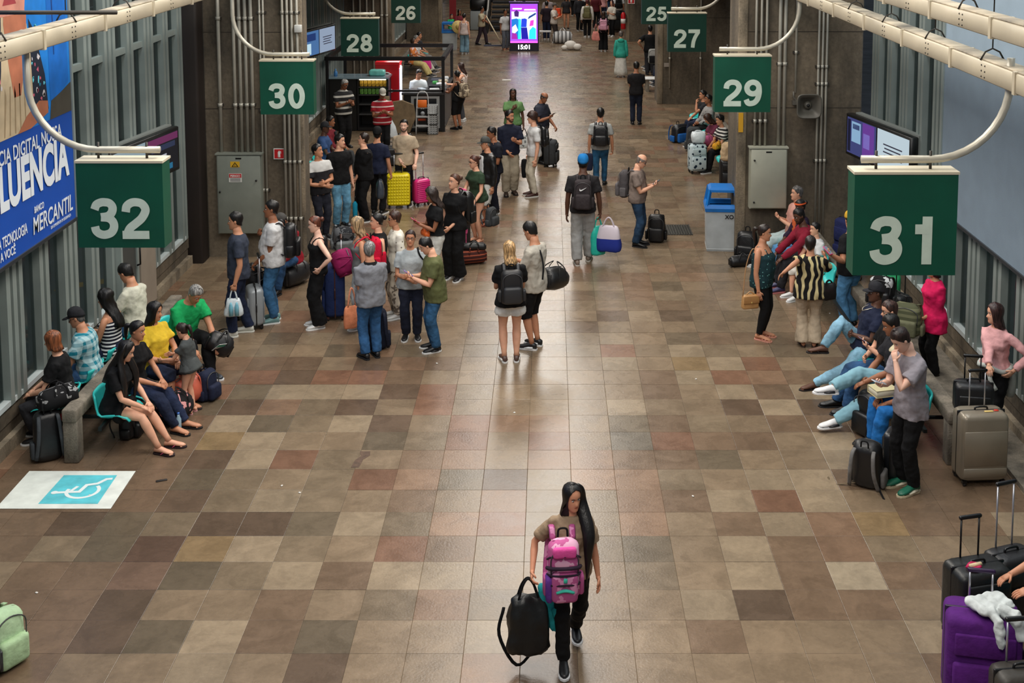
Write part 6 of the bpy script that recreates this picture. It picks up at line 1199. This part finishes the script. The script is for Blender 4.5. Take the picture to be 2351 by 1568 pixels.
# bags round the left bench
backpack('black backpack hung on the near end of the left bench', -5.62, 13.32, 0, -150, leather((20, 20, 22)), cloth((60, 64, 68)), .32, .56, .22, 6); duffel('black and white patterned bag on the end of the concrete bench', (-5.55, 13.45, .55), 50, .42, .13, pattern('blotch', (22, 22, 24), (150, 150, 150), 13, .40)); suitcase('red suitcase beside the red haired woman', -5.93, 14.25, -60, .30, .20, .52, mat((176, 24, 40), .5), style='soft', handle=0)
duffel('salmon orange bag on the floor before the yellow tee shirt', (-4.52, 14.85, 0), 70, .46, .19, leather((196, 96, 74))); duffel('black bag with a pink and white print on the floor', (-4.52, 14.35, 0), 70, .42, .18, pattern('blotch', (30, 28, 30), (214, 150, 150), 11, .42)); backpack('navy backpack behind the little girl', -4.30, 15.0, 0, 70, NAVY, None, .28, .38, .18); duffel('black bag hanging by the man in green', (-4.42, 15.75, .30), 20, .34, .15, leather((18, 18, 20)), 30)
r = thing('water_bottle', 'clear water bottle on the floor by the printed bag', 'bottle', (-4.38, 14.05, 0)); b = MB(); b.tube([(0, 0, 0), (0, 0, .02), (0, 0, .15), (0, 0, .19), (0, 0, .21)], [.028, .034, .033, .016, .014], mat((150, 176, 190), .15), 10); b.build('bottle_body', r); b = MB(); b.cyl((0, 0, .21), (0, 0, .23), .015, plastic((60, 110, 190)), 8); b.build('cap', r); backpack('dark backpack pushed under the nearest turquoise seat', -4.92, 13.95, 0, 90, leather((20, 20, 22)), None, .34, .34, .2)
backpack('black backpack standing beside the bin', 3.42, 21.0, 0, -20, leather((18, 18, 20)), None, .36, .50, .24); duffel('shiny black bag lying before the bin', (3.28, 20.6, 0), 15, .44, .10, leather((16, 16, 18)))
# far right benches
def seated_far(label, x, y, face, top, bottom, hair, sk='b', sex='m', **k): return person(label, x, y, face, 1.68, sex, sk, hair, top, bottom, SN_B, arms=k.pop('arms', ('clasp', 'lap')), seat=.43, **k)
seated_far('woman with brown hair leaning on her knees behind the pillar', 4.0, 28.55, -76, ('tee', cloth((96, 40, 60))), ('slim', CHAR), ('mid', BR), 'b', 'f', lean=24, head=(0, 12), arms=('knee', 'knee')); seated_far('curly haired person in a striped top with pink and yellow bags', 4.02, 27.95, -72, ('tee', pattern('stripes', (24, 24, 26), (200, 196, 190), 14, .5)), ('straight', BLACK), ('curly', BK), 'b', 'f', lean=10)
duffel('pink bag on the lap of the curly haired person', (3.62, 28.1, .55), 40, .30, .13, cloth((170, 84, 124))); duffel('small yellow bag beside the pink bag', (3.80, 27.7, .55), 60, .26, .09, pattern('blotch', (210, 150, 40), (120, 70, 40), 12, .4)); suitcase('white suitcase with a blue leaf print', 3.36, 27.75, 12, .40, .28, .62, pattern('spots', (190, 206, 210), (24, 42, 60), 10, .30), style='soft', handle=0); soft_bag('plastic_bag', 'white bag lying on the leaf print suitcase', (3.38, 27.75, .98), 0, .34, .26, .22, PLW, .02, 'bag', .9, PLW)
suitcase('black suitcase under a beige jacket beside the bin', 3.88, 26.2, 0, .44, .28, .60, leather((18, 18, 20)), style='soft', handle=.2); r = thing('jacket', 'beige jacket hung over the black suitcase', 'jacket', (3.88, 26.2, .80), 0); b = MB(); b.rbox((0, 0, .02), (.46, .34, .42), .10, cloth((186, 160, 126)), 4, taper=.75); o = b.build('draped_body', r); remesh(o, .022, .05)
seated_far('person with a hand raised to the face on the dark far bench', 3.95, 31.4, -80, ('tee', CHAR), ('straight', DJEAN), ('short', BK), 'b', arms=('mouth', 'lap')); seated_far('person in a patterned dark jacket on the dark far bench', 4.0, 30.7, -76, ('long', pattern('blotch', (30, 30, 32), (150, 148, 146), 8, .6)), ('straight', BLACK), ('short', BK), 'c'); backpack('grey backpack on the floor before the dark far bench', 3.56, 30.2, 0, 0, cloth((62, 64, 66)), None, .38, .60, .24); backpack('black and blue bag heap before the dark far bench', 3.35, 31.3, 0, 30, leather((18, 20, 26)), cloth((30, 90, 160)), .5, .46, .3)
for k, (dy, hx, tc, lb) in enumerate([(-.3, 3.95, (40, 110, 130), 'woman in blue green smiling on the far right bench'), (.5, 4.0, (206, 110, 120), 'person in salmon pink on the far right bench'), (3.2, 4.0, (60, 60, 66), 'person in dark grey on the far right bench'), (4.0, 4.0, (30, 70, 120), 'person in blue at the end of the far right bench')]):
    seated_far(lb, hx, 41.2 + dy, -70, ('tee', cloth(tc)), ('straight', [DJEAN, CHAR, BLACK, cloth((190, 170, 130))][k]), ('mid' if k < 2 else 'short', BR if k else GY), 'bacb'[k], 'f' if k < 2 else 'm')
b = MB(); b.rbox((0, 0, .42), (1.2, .5, .05), .02, mat((206, 206, 204), .5), 1); b.box((-.5, -.2, 0), (-.4, .2, .4), CONC_B); b.box((.4, -.2, 0), (.5, .2, .4), CONC_B); tag(b.build('slab_seat', None, (3.6, 39.6, 0)), 'white slab seat at the end of the far right bench', 'bench')
# ------------------------------------------------------------------ bin
t = thing('litter_bin', 'grey litter bin with a blue open hood by the right pillar', 'bin', (3.08, 21.72, 0), math.radians(-4)); GB_ = mat((168, 174, 176), .5, 0, .03, 10, .06, 4, 'bin_grey'); BB = mat((20, 110, 190), .4, 0, .02, 10, .06, 4, 'bin_blue')
b = MB(); b.loft([[(sx * w_, sy * d_, z) for sx, sy in ((-1, -1), (1, -1), (1, 1), (-1, 1))] for z, w_, d_ in ((0, .27, .24), (.04, .28, .25), (.05, .275, .245), (.74, .29, .26))], GB_, smooth=False); b.build('bin_body', t)
b = MB(); b.loft([[(sx * w_, sy * d_, z) for sx, sy in ((-1, -1), (1, -1), (1, 1), (-1, 1))] for z, w_, d_ in ((.72, .305, .275), (.78, .315, .285), (.84, .29, .26), (.84, .23, .2), (.76, .23, .2))], BB, smooth=False, cap1=True); b.build('blue_rim', t)
b = MB()
for sx in (-1, 1):
    for sy in (-1, 1): b.tube([(sx * .27, sy * .24, .82), (sx * .22, sy * .19, 1.10)], .035, BB, 4, smooth=False)
b.build('hood_posts', t); b = MB(); b.loft([[(sx * w_, sy * d_, z) for sx, sy in ((-1, -1), (1, -1), (1, 1), (-1, 1))] for z, w_, d_ in ((1.06, .245, .215), (1.10, .245, .215), (1.14, .20, .17))], BB, smooth=False); b.build('hood_top', t)
b = MB(); b.box((-.22, -.19, .70), (.22, .19, .76), plastic((20, 20, 22))); b.build('liner', t); text('lettering', 'XO', t, (.12, -.272, .60), .10, plastic((30, 30, 32)), (PI / 2 - .02, 0, 0), .03, .001)
# ------------------------------------------------------------------ kiosk
KX0, KX1, KY0, KY1, KT = -5.95, -2.84, 32.7, 35.6, 2.02; KB = mat((20, 20, 22), .4, .2)
t = thing('snack_kiosk', 'black framed snack kiosk with glass counters under sign 28', 'kiosk', (KX0, KY0, 0))
W_, D_ = KX1 - KX0, KY1 - KY0
for x, y in ((W_, 0), (W_, D_), (.02, 0), (.02, D_)): b = MB(); b.box((x - .04, y - .04, 0), (x + .04, y + .04, KT), KB); b.build('post', t)
for p, q in (((0, -.05, KT - .1), (W_ + .04, .05, KT)), ((0, D_ - .05, KT - .1), (W_ + .04, D_ + .05, KT)), ((W_ - .05, 0, KT - .1), (W_ + .05, D_, KT)), ((-.05, 0, KT - .1), (.05, D_, KT)), ((1.4, -.04, 1.08), (W_, .02, 1.13))): b = MB(); b.box(p, q, KB); b.build('rail', t)
b = MB(); b.box((2.05, -.02, .02), (W_, .62, 1.0), KB); b.build('counter', t); b = MB(); b.box((2.0, -.06, 1.0), (W_ + .04, .66, 1.05), plastic((40, 40, 42))); b.build('counter_top', t)
b = MB(); b.box((2.25, -.035, .10), (W_ - .1, -.02, .96), mat((150, 152, 152), .35, .3)); fr_ = b.build('menu_frame', t); b = MB(); b.box((2.33, -.045, .16), (W_ - .18, -.035, .90), mat((22, 24, 28), .3)); mb_ = b.build('menu_board', fr_)
for k in range(7): b = MB(); x_ = 2.40 + (k % 4) * .055; b.box((x_, -.05, .62 + .02 * (k % 3)), (x_ + .035, -.045, .70), mat([(210, 210, 210), (40, 150, 90), (210, 210, 210)][k % 3], .5)); b.build('menu_print', mb_)
b = MB(); b.tube([(2.56, -.049, .50 + .0), (2.56, -.046, .50)], .055, mat((200, 205, 210), .5), 14); b.box((2.42, -.05, .30), (2.64, -.045, .36), mat((200, 80, 40), .5)); b.build('menu_emblem', mb_)
b = MB(); b.box((W_ - .62, .62, .02), (W_, D_ - .05, 1.0), KB); b.build('side_counter', t); b = MB(); b.box((W_ - .66, .62, 1.0), (W_ + .04, D_ - .02, 1.05), plastic((46, 46, 48))); b.build('side_counter_top', t)
b = MB(); b.box((.05, .05, .02), (.78, .7, 1.42), mat((14, 14, 15), .35)); b.build('fridge_side', t)
b = MB(); b.box((.8, .06, .02), (1.64, .62, .10), KB); b.box((.8, .58, .1), (1.64, .62, 1.42), KB); b.box((1.59, .06, .1), (1.64, .6, 1.42), KB); b.box((.8, .06, .1), (.84, .6, 1.42), KB); b.build('display_case', t)
for k, z in enumerate((.45, .72, .98, 1.19)): b = MB(); b.box((.84, .1, z - .02), (1.59, .58, z), plastic((60, 60, 60))); b.build('shelf', t)
b = MB(); b.box((.86, .08, 1.38), (1.57, .12, 1.40), emit((255, 244, 220), 3.0)); b.build('display_lamp', t)
b = MB(); b.box((.02, .0, 1.42), (1.66, .72, 1.46), mat((120, 140, 150), .12, .1)); b.build('glass_top', t)
rk = random.Random(3)
SNK = [(190, 150, 50), (90, 140, 60), (200, 60, 40), (210, 200, 180), (150, 90, 40), (60, 90, 50)]
for r_, z in enumerate((.98, 1.19)):
    for k in range(7):
        c = SNK[(1 if r_ == 0 else 0)] if rk.random() < .7 else rk.choice(SNK); g_ = thing('snack_packet', ('green' if r_ == 0 else 'golden') + ' snack packet in the row on the ' + ('second' if r_ == 0 else 'top') + ' shelf of the kiosk display', 'snack', (KX0 + .90 + k * .105, KY0 + .20, z), 0, 'packets on the ' + ('second' if r_ == 0 else 'top') + ' kiosk shelf')
        b = MB(); b.rbox((0, 0, .085), (.095, .05, .165), .016, mat(SNK[1] if r_ == 0 else SNK[0], .4, 0, .2, 30, .3, 20), 2); b.build('packet', g_); b = MB(); b.box((-.025, -.022, .04), (.025, -.019, .10), mat(rk.choice(SNK), .4)); b.build('print', g_)
t2 = thing('drinks_fridge', 'red upright drinks fridge at the back of the kiosk', 'fridge', (-4.42, 33.4, 0), 0); RED_ = mat((176, 14, 26), .35)
b = MB(); b.box((-.32, 0, .05), (.32, .6, 1.75), RED_); b.build('cabinet_body', t2); b = MB(); b.box((.32, .03, .2), (.34, .57, 1.6), mat((200, 210, 215), .2)); b.build('glass_door', t2); b = MB(); b.box((-.33, -.01, 1.70), (.33, .61, 1.78), mat((196, 24, 34), .35)); b.build('top_sign', t2)
b = MB(); b.tube(curve_pts([(.10, -.012, 1.45), (-.02, -.012, 1.5), (-.08, -.012, 1.42), (.02, -.012, 1.36), (.08, -.012, 1.28), (-.04, -.012, 1.24)], 4), .018, mat((220, 215, 212), .5), 6); b.tube(curve_pts([(.15, -.012, 1.0), (.05, -.012, 1.06), (.06, -.012, .95), (.17, -.012, .98)], 4), .014, mat((220, 215, 212), .5), 6); b.build('white_emblem', t2)
b = MB(); b.cyl((.37, -.02, .3), (.37, -.02, 1.7), .02, emit((230, 225, 255), 3.0), 8); b.build('light_tube', t2)
for x_, y_, c, lb, dm in ((-3.10, 32.95, (214, 216, 218), 'flat white box at the front corner of the kiosk counter', (.26, .18)), (-3.45, 33.0, (170, 184, 196), 'pale blue box at the front of the kiosk counter, by the vendor', (.22, .16)), (-3.15, 33.55, (40, 44, 50), 'dark tray on the kiosk side counter, nearest the front', (.3, .2)), (-3.0, 33.95, (206, 208, 210), 'white carton in the middle of the kiosk side counter', (.24, .2)),
                         (-3.2, 34.3, (60, 140, 70), 'green packet on the kiosk side counter', (.14, .12)), (-3.0, 34.55, (190, 180, 160), 'beige box on the kiosk side counter', (.24, .16)), (-3.22, 34.8, (70, 74, 84), 'charcoal box near the back of the kiosk side counter', (.26, .18)), (-3.0, 35.15, (214, 216, 218), 'small white carton at the back end of the kiosk side counter', (.18, .16))):
    b = MB(); b.rbox((0, 0, .04), (dm[0], dm[1], .08), .012, mat(c, .4), 2); tag(b.build('counter_box', None, (x_, y_, 1.05), x_ * 3), lb, 'box', 'boxes on the kiosk counter')
b = MB(); b.rbox((0, 0, .08), (.42, .34, .16), .05, mat((110, 190, 180), .4, 0, .3, 20, .1, 9), 3); tag(b.build('towel_bundle', None, (-4.65, 33.1, 1.46)), 'turquoise bundle on the kiosk glass top', 'bundle'); b = MB(); b.tube([(0, 0, 0), (0, 0, .12), (0, 0, .15), (0, 0, .2)], [.05, .05, .02, .02], mat((70, 130, 190), .3), 8); tag(b.build('spray_bottle', None, (-5.75, 32.95, 1.46)), 'blue bottle on the kiosk glass top', 'bottle')
kl = bpy.data.lights.new('kiosk_fill', 'AREA'); kl.size = 1.2; kl.size_y = .3; kl.shape = 'RECTANGLE'; kl.energy = 22; klo = bpy.data.objects.new('kiosk_fill', kl); klo.location = (-3.9, 33.9, 2.0); C.objects.link(klo)  # added fill light without a fitting, brightens the kiosk contents
t3 = thing('step_ladder', 'white folding step ladder before the kiosk', 'ladder', (-3.36, 32.25, 0)); WL = mat((190, 192, 192), .4, .2)
for sg in (-1, 1): b = MB(); b.tube(curve_pts([(sg * .17, 0, 0), (sg * .16, .05, .6), (sg * .14, .1, 1.0), (sg * .08, .11, 1.12), (0, .11, 1.14)], 4), .014, WL, 6); b.build('stile', t3); b = MB(); b.cyl((sg * .17, .42, 0), (sg * .14, .12, 1.0), .013, WL, 6); b.build('rear_leg', t3)
for z in (.22, .46, .70): b = MB(); b.box((-.155, -.03 + z * .09, z), (.155, .12 + z * .09, z + .025), WL); b.build('step', t3)
b = MB(); b.rbox((0, .06, .83), (.24, .03, .20), .01, mat((226, 110, 30), .6), 1); tag(b.build('orange_cloth', None, (-3.36, 32.2, 0)), 'orange cloth hanging on the step ladder', 'cloth')
t4 = thing('crate_stack', 'pale wire crates stacked beside the step ladder', 'crate', (-3.10, 32.4, 0)); 
for k in range(3):
    b = MB(); z = k * .27
    for q in range(5): b.box((-.14, -.12, z + q * .05), (.14, -.105, z + q * .05 + .014), WL); b.box((-.14 + q * .066, -.12, z), (-.126 + q * .066, -.105, z + .24), WL)
    b.box((-.14, -.12, z), (.14, .12, z + .012), WL); b.box((-.14, .105, z), (.14, .12, z + .24), WL); b.box((-.14, -.12, z), (-.125, .12, z + .24), WL); b.box((.125, -.12, z), (.14, .12, z + .24), WL); b.build('crate', t4)
b = MB(); b.loft([[(x * f, y, z * f + .5) for x, z in ((-.36, -.35), (-.1, -.5), (.25, -.46), (.42, -.05), (.36, .3), (.05, .42), (-.3, .36), (-.42, .1))] for y, f in ((0, .96), (.04, 1), (.10, .96))], mat((112, 94, 70), .85, 0, .2, 20, .12, 6), smooth=False); b.rbox((-.40, .03, .92), (.24, .05, .20), .01, mat((120, 102, 76), .85), 1); tag(b.build('cardboard_sheet', None, (-3.95, 32.3, 0)), 'large sheet of brown cardboard leaning on the kiosk', 'cardboard')
b = MB(); b.loft([[(.18 * f * math.cos(a) + x_, .12 * f * math.sin(a), z) for a in [2 * PI * k / 16 for k in range(16)]] for z, f, x_ in ((0, .9, 0), (.05, 1.05, 0), (.3, .8, -.02), (.5, .35, -.05), (.58, .15, -.06))], PLW); o = b.build('plastic_sack', None, (-4.15, 31.9, 0)); tag(o, 'translucent plastic sack behind the man in the red polo', 'bag')
person('kiosk vendor in a white printed tee shirt behind the counter', -3.62, 33.75, 20, 1.70, 'm', 'b', ('short', BK), ('tee', pattern('above', (60, 62, 66), (206, 216, 222), 1, 1.02)), ('straight', BLACK), SN_B, arms=('phone', 'phone'), head=(10, 22), zoff=-.15)
kw = person('dark haired woman in black leaning on the kiosk counter with a backpack', -2.47, 33.0, -128, 1.60, 'f', 'c', ('bun', BK), ('tank', BLACK), ('knee', BLACK), SN_BB, arms=('fwd', 'fwd'), head=(-10, 8)); worn_pack(kw, 'beige patterned backpack at the kiosk counter', pattern('blotch', (176, 160, 136), (110, 98, 84), 10, .5), None, .30, .40, .16)
person('long haired woman in white with a hand in her hair at the kiosk', -2.42, 34.2, -100, 1.66, 'f', 'a', ('long', (50, 32, 28), .55), ('tank', cloth((206, 190, 180))), ('legging', cloth((70, 72, 78))), SN_W, arms=('fwd', 'hair'), head=(10, 14))
for y_, top_, bt_, lb, hr in ((43.9, WHITE, cloth((196, 190, 176)), 'man in white seated on the bench beyond the kiosk', ('short', GY)), (44.9, CHAR, cloth((120, 116, 112)), 'dark haired man in grey trousers seated beyond the kiosk', ('short', BK)), (42.9, pattern('blotch', (206, 120, 60), (220, 190, 190), 7, .5), cloth((196, 178, 120)), 'woman in a colourful top and yellow trousers beyond the kiosk', ('long', BR, .4))):
    seated_far(lb, -4.78, y_, 80, ('tee', top_), ('straight', bt_), hr, 'b', 'f' if 'woman' in lb else 'm', feet=((.09, -.62, .08), (.09, -.58, .08)))
soft_bag('shopping_bag', 'bright pink bag on the floor beyond the kiosk', (-4.35, 43.4, .62), 0, .3, .4, .2, cloth((214, 60, 140)), .05)
# ------------------------------------------------------------------ clock totem with a video screen
t = thing('digital_totem', 'tall digital totem showing a bright picture and the time 15:01', 'screen', (-1.04, 49.85, 0)); FRM = mat((20, 18, 30), .4)
b = MB(); b.box((-.60, 0, 0), (.60, .16, 2.0), FRM); b.build('housing', t); b = MB(); b.box((-.60, -.02, 1.98), (.60, .18, 2.02), mat((90, 60, 140), .4)); b.build('edge_trim', t); b = MB(); b.box((-.05, .04, 2.02), (.05, .12, 2.12), BLKP); b.build('camera_mount', t)
b = MB(); b.box((-.555, -.008, .42), (.555, 0, 1.93), emit((150, 70, 210), 1.5)); s = b.build('screen_display', t)
def sp_(pts, c, e=1.6, l=.001): b = MB(); b.poly([(x, -.009 - l, z) for x, z in pts], emit(c, e)); b.build('screen_picture', s)
sp_([(-.50, .50), (.50, .50), (.50, 1.62), (-.50, 1.62)], (206, 226, 250), 1.5); sp_([(-.50, 1.62), (.50, 1.62), (.50, 1.85), (-.50, 1.85)], (170, 60, 220), 1.5, .0015); sp_([(-.46, 1.70), (-.1, 1.70), (-.08, 1.76), (-.46, 1.76)], (250, 240, 255), 1.6, .003); sp_([(0, 1.66), (.48, 1.66), (.46, 1.72), (.02, 1.72)], (250, 240, 255), 1.6, .003)
sp_([(-.50, .50), (-.2, .50), (-.18, 1.28), (-.30, 1.34), (-.50, 1.30)], (20, 110, 190), 1.4, .002); sp_([(-.24, .50), (-.12, .50), (-.12, 1.30), (-.22, 1.34)], (40, 210, 230), 1.5, .003); sp_([(-.12, .98), (.10, .98), (.12, 1.30), (.04, 1.34), (-.1, 1.32)], (30, 60, 200), 1.4, .003); sp_([(-.10, .50), (.18, .50), (.12, .97), (-.12, .97)], (20, 20, 150), 1.4, .003)
sp_([(-.38, 1.42), (-.22, 1.40), (-.20, 1.60), (-.30, 1.68), (-.40, 1.60)], (70, 30, 110), 1.2, .004); sp_([(.2, .50), (.48, .50), (.48, .92), (.36, 1.0), (.22, .85)], (40, 200, 210), 1.5, .003); sp_([(.22, 1.02), (.38, 1.05), (.40, 1.28), (.26, 1.25)], (220, 60, 180), 1.5, .003); sp_([(.15, 1.3), (.48, 1.5), (.48, 1.58), (.2, 1.42)], (30, 60, 130), 1.3, .004); sp_([(-.5, .5), (-.26, .5), (-.3, .72), (-.48, .76)], (150, 30, 150), 1.4, .005); sp_([(-.48, .62), (-.24, .86), (-.34, 1.1), (-.48, .98)], (240, 235, 250), 1.5, .004)
b = MB(); b.box((-.555, -.010, .34), (.555, 0, .42), emit((226, 90, 220), 1.5)); b.build('screen_band', t); b = MB(); b.box((-.57, -.006, .02), (.57, 0, .335), mat((14, 12, 34), .3)); b.build('clock_panel', t); text('clock_digits', '15:01', t, (0, -.012, .09), .25, emit((255, 250, 255), 2.2), bold=.03, ext=.001)
# ------------------------------------------------------------------ escalator
t = thing('escalator', 'dark escalator rising behind the digital totem', 'escalator', (-2.25, 57.0, 0)); ES = mat((26, 26, 28), .4, .3); EL = mat((80, 80, 84), .5, .3)
for k in range(14):
    b = MB(); b.box((-.5, k * .40, k * .2 - .1), (.5, k * .40 + .42, k * .2 + .02), ES); b.box((-.5, k * .40 - .01, k * .2), (.5, k * .40 + .015, k * .2 + .022), EL); b.build('step', t)
for sg in (-1, 1):
    b = MB(); vs = []
    b.loft([[(sg * .62 - .05, y, z0), (sg * .62 + .05, y, z0), (sg * .62 + .05, y, z1), (sg * .62 - .05, y, z1)] for y, z0, z1 in ((-.7, 0, .9), (0, 0, .95), (5.6, 2.6, 3.75))], ES, smooth=False); b.build('balustrade', t)
    b = MB(); b.tube([(sg * .62, -.75, .5), (sg * .62, -.85, .75), (sg * .62, -.7, .98), (sg * .62, 0, 1.0), (sg * .62, 5.6, 3.8)], .05, mat((130, 128, 122), .4), 8); b.build('handrail', t)
# ------------------------------------------------------------------ far hall
t = thing('grey_bin', 'tall grey bin with a dark hood beyond the kiosk', 'bin', (-3.35, 58, 0)); b = MB(); b.rbox((0, 0, .45), (.75, .6, .9), .04, mat((140, 146, 146), .5), 2); b.build('bin_body', t); b = MB(); b.rbox((0, 0, 1.2), (.78, .62, .55), .1, BLKP, 2); b.build('hood', t)
t = thing('blue_bin', 'blue hooded bin at the third left pillar', 'bin', (-4.1, 50.5, 0)); b = MB(); b.box((-.28, -.26, 0), (.28, .26, .72), GB_); b.build('bin_body', t); b = MB(); b.box((-.31, -.29, .70), (.31, .29, .80), BB); b.box((-.3, -.28, 1.05), (.3, .28, 1.12), BB); b.build('blue_hood', t)
for sx in (-1, 1): b = MB(); b.box((sx * .27 - .03, -.26, .8), (sx * .27 + .03, .26, 1.06), BB); b.build('hood_post', t)
b = MB(); b.box((-4.55, 56, .0), (-4.25, 56.1, 4.5), mat((126, 14, 24), .6)); tag(b.build('red_banner'), 'dark red vertical banner at the far left', 'banner')
t = thing('straw_hat', 'pale straw hat hung by the blue bin', 'hat', (-3.72, 50.2, .95), 0); t.rotation_euler = (1.2, 0, .3); b = MB(); b.tube([(0, 0, 0), (0, 0, .012)], [.28, .28], mat((206, 180, 110), .8), 16); b.build('brim', t); b = MB(); b.ball((0, 0, .03), (.12, .12, .11), mat((206, 180, 110), .8), 12, 6); b.build('crown', t)
t = thing('white_bundles', 'heap of white stuffed bags and paper on the floor near the totem', 'litter', (.85, 50.2, 0)); 
for k, (x, r_) in enumerate(((-.25, .13), (.0, .24), (.28, .17), (.12, .14))): b = MB(); b.ball((x, (k % 2) * .12, r_ * .8), (r_ * 1.1, r_, r_ * .8), mat((222, 216, 208), .7), 10, 6); b.build('white_bundle', t)
FT = ('straight', BLACK)
PP('woman in a white tank top and light jeans by the kiosk', 1066, 124, 172, 1.62, 'f', 'a', ('bun', BK), ('tank', cloth((214, 196, 190))), ('wide', denim((110, 140, 156))), SN_W); 
sw = PP('cleaner in beige pushing a wide broom', 1106, 103, 78, 1.62, 'm', 'c', ('short', BK), ('tee', cloth((176, 164, 138))), ('straight', cloth((50, 40, 48))), SN_BB, arms=('clasp', 'chest'), step=(.2, -.2))
t = thing('broom', 'wide broom with a long pale stick pushed by the cleaner', 'broom', (0, 0, 0)); a_, c_ = sw['handR'], V((-2.0, 51.6, .06)); bar(a_, c_, .028, mat((206, 190, 160), .5), 'stick', t); b = MB(); b.box((-2.75, 51.5, .0), (-1.6, 51.62, .05), mat((60, 66, 90), .7)); b.build('broom_head', t)
PP('woman in a white tee shirt half hidden by the totem', 1160, 114, 30, 1.66, 'f', 'c', ('short', BK), ('tee', WHITE), ('straight', cloth((96, 100, 110))), ('sandal', (200, 150, 130), (200, 150, 130)))
crowd = [('man in black with his back turned right of the totem', 1255, 92, 178, ('tee', cloth((34, 24, 34))), ('straight', DJEAN), ('short', BK), 'm', 'b'), ('man in a light shirt and cap reading by the striped bag', 1272, 98, 74, ('tee', cloth((206, 196, 186))), ('straight', cloth((56, 48, 46))), ('buzz', BR), 'm', 'b'),
    ('man in a grey sweatshirt facing the camera behind the totem', 1258, 74, 0, ('long', cloth((150, 140, 142))), FT, ('short', BK), 'm', 'b'), ('woman in a dark dress with a black bag in the far hall', 1300, 68, 6, ('tee', cloth((46, 44, 46))), ('skirt', cloth((50, 52, 54)), .5, .11), ('mid', BR), 'f', 'b'),
    ('person in white with an olive backpack seen from behind', 1348, 86, 176, ('long', cloth((214, 210, 202))), FT, ('short', (90, 40, 44)), 'm', 'b'), ('woman with pink bags seen from behind in the far hall', 1385, 118, 178, ('tee', pattern('spots', (30, 26, 30), (206, 180, 190), 14, .2)), ('wide', BLACK), ('mid', BR), 'f', 'a'),
    ('woman in a loose white blouse looking at her phone', 1405, 84, -40, ('tee', cloth((206, 200, 188)), .8), FT, ('long', (60, 30, 34), .5), 'f', 'a'), ('man in a red cap and white shirt with dark braces', 1420, 62, 178, ('tee', WHITE), ('straight', CHAR), ('buzz', BK), 'm', 'b'),
    ('dark dressed man at the left of the far crowd', 1330, 70, 20, ('long', CHAR), FT, ('short', BK), 'm', 'c'), ('person in maroon in the middle of the far crowd', 1368, 66, 160, ('tee', cloth((80, 24, 30))), FT, ('short', BK), 'm', 'b'), ('person in pale pink behind the far crowd', 1384, 52, 10, ('tee', cloth((220, 160, 160))), ('straight', DJEAN), ('mid', BR), 'f', 'a'),
    ('distant person in white above the far crowd', 1345, 40, 0, ('tee', WHITE), FT, ('short', BK), 'm', 'b'), ('distant person in black above the far crowd', 1400, 38, 180, ('tee', BLACK), ('straight', JEAN), ('short', BK), 'm', 'c'), ('distant walking person in grey near the totem', 1318, 36, 180, ('tee', cloth((140, 140, 144))), FT, ('short', BK), 'm', 'b'),
    ('distant person in blue at the top of the hall', 1362, 28, 0, ('tee', cloth((60, 90, 140))), FT, ('short', BK), 'm', 'b'), ('distant person in rose at the top of the hall', 1425, 26, 0, ('tee', cloth((200, 90, 110))), FT, ('mid', BR), 'f', 'a'), ('distant dark person left of the escalator', 1120, 40, 10, ('long', CHAR), FT, ('short', BK), 'm', 'b')]
for lb, px, py, fc, tp, bt, hr, sx, sk in crowd:
    p = PP(lb, px, py, fc, 1.70 if sx == 'm' else 1.62, sx, sk, hr, tp, bt, SN_B if py < 80 else SN_W, arms=('phone' if 'phone' in lb or 'reading' in lb else 'down', 'phone' if 'phone' in lb or 'reading' in lb else 'down'), extras=((('cap', (190, 20, 40)),) if 'red cap' in lb else (('cap', (90, 84, 80)),) if 'cap' in lb else ()))
    if 'olive' in lb: worn_pack(p, 'olive green backpack in the far crowd', cloth((104, 100, 66)), None, .34, .5, .18)
    if 'pink bags' in lb: worn_pack(p, 'pale pink backpack in the far crowd', cloth((206, 150, 170)), None, .34, .42, .18); soft_bag('tote_bag', 'salmon tote bag hanging by the pale pink backpack', p['handL'] + V((-.1, 0, .45)), 0, .3, .38, .14, cloth((220, 140, 130)), .3)
    if 'braces' in lb: worn_pack(p, 'black backpack of the man in the red cap', BLACK, None, .32, .46, .16)
person('small child in green seated at the far left', -4.35, 54.6, 20, 1.2, 'm', 'b', ('short', BK), ('tee', cloth((40, 190, 110))), ('straight', cloth((60, 190, 140))), SN_W, seat=.4, arms=('lap', 'lap')); person('woman in dark red seated by the child in green', -4.0, 54.5, 30, 1.6, 'f', 'c', ('mid', BK), ('tee', cloth((110, 40, 50))), FT, SN_B, seat=.42, arms=('lap', 'lap'))
duffel('black and white striped bag on the floor of the far hall', (.55, 52.6, 0), 0, .8, .28, pattern('stripes', (28, 28, 30), (200, 200, 200), 6, .75, axis=0)); backpack('orange red backpack carried in the far hall', .35, 56, .75, 0, cloth((214, 72, 36)), None, .36, .45, .2)
suitcase('dark luggage pile by the far right pillar', 2.85, 57.0, 10, .8, .5, .9, leather((34, 36, 38)), style='soft', handle=0)
for k, (px, py) in enumerate(((1270, 88), (1262, 84))):
    pass
t = thing('stool', 'white metal stool right of the totem', 'stool', ground(1252, 95)); b = MB(); b.box((-.25, -.2, .42), (.25, .2, .46), mat((220, 220, 220), .4)); b.build('seat', t)
for sx in (-1, 1):
    for sy in (-1, 1): b = MB(); b.cyl((sx * .2, sy * .15, 0), (sx * .2, sy * .15, .42), .015, ALU, 6); b.build('leg', t)
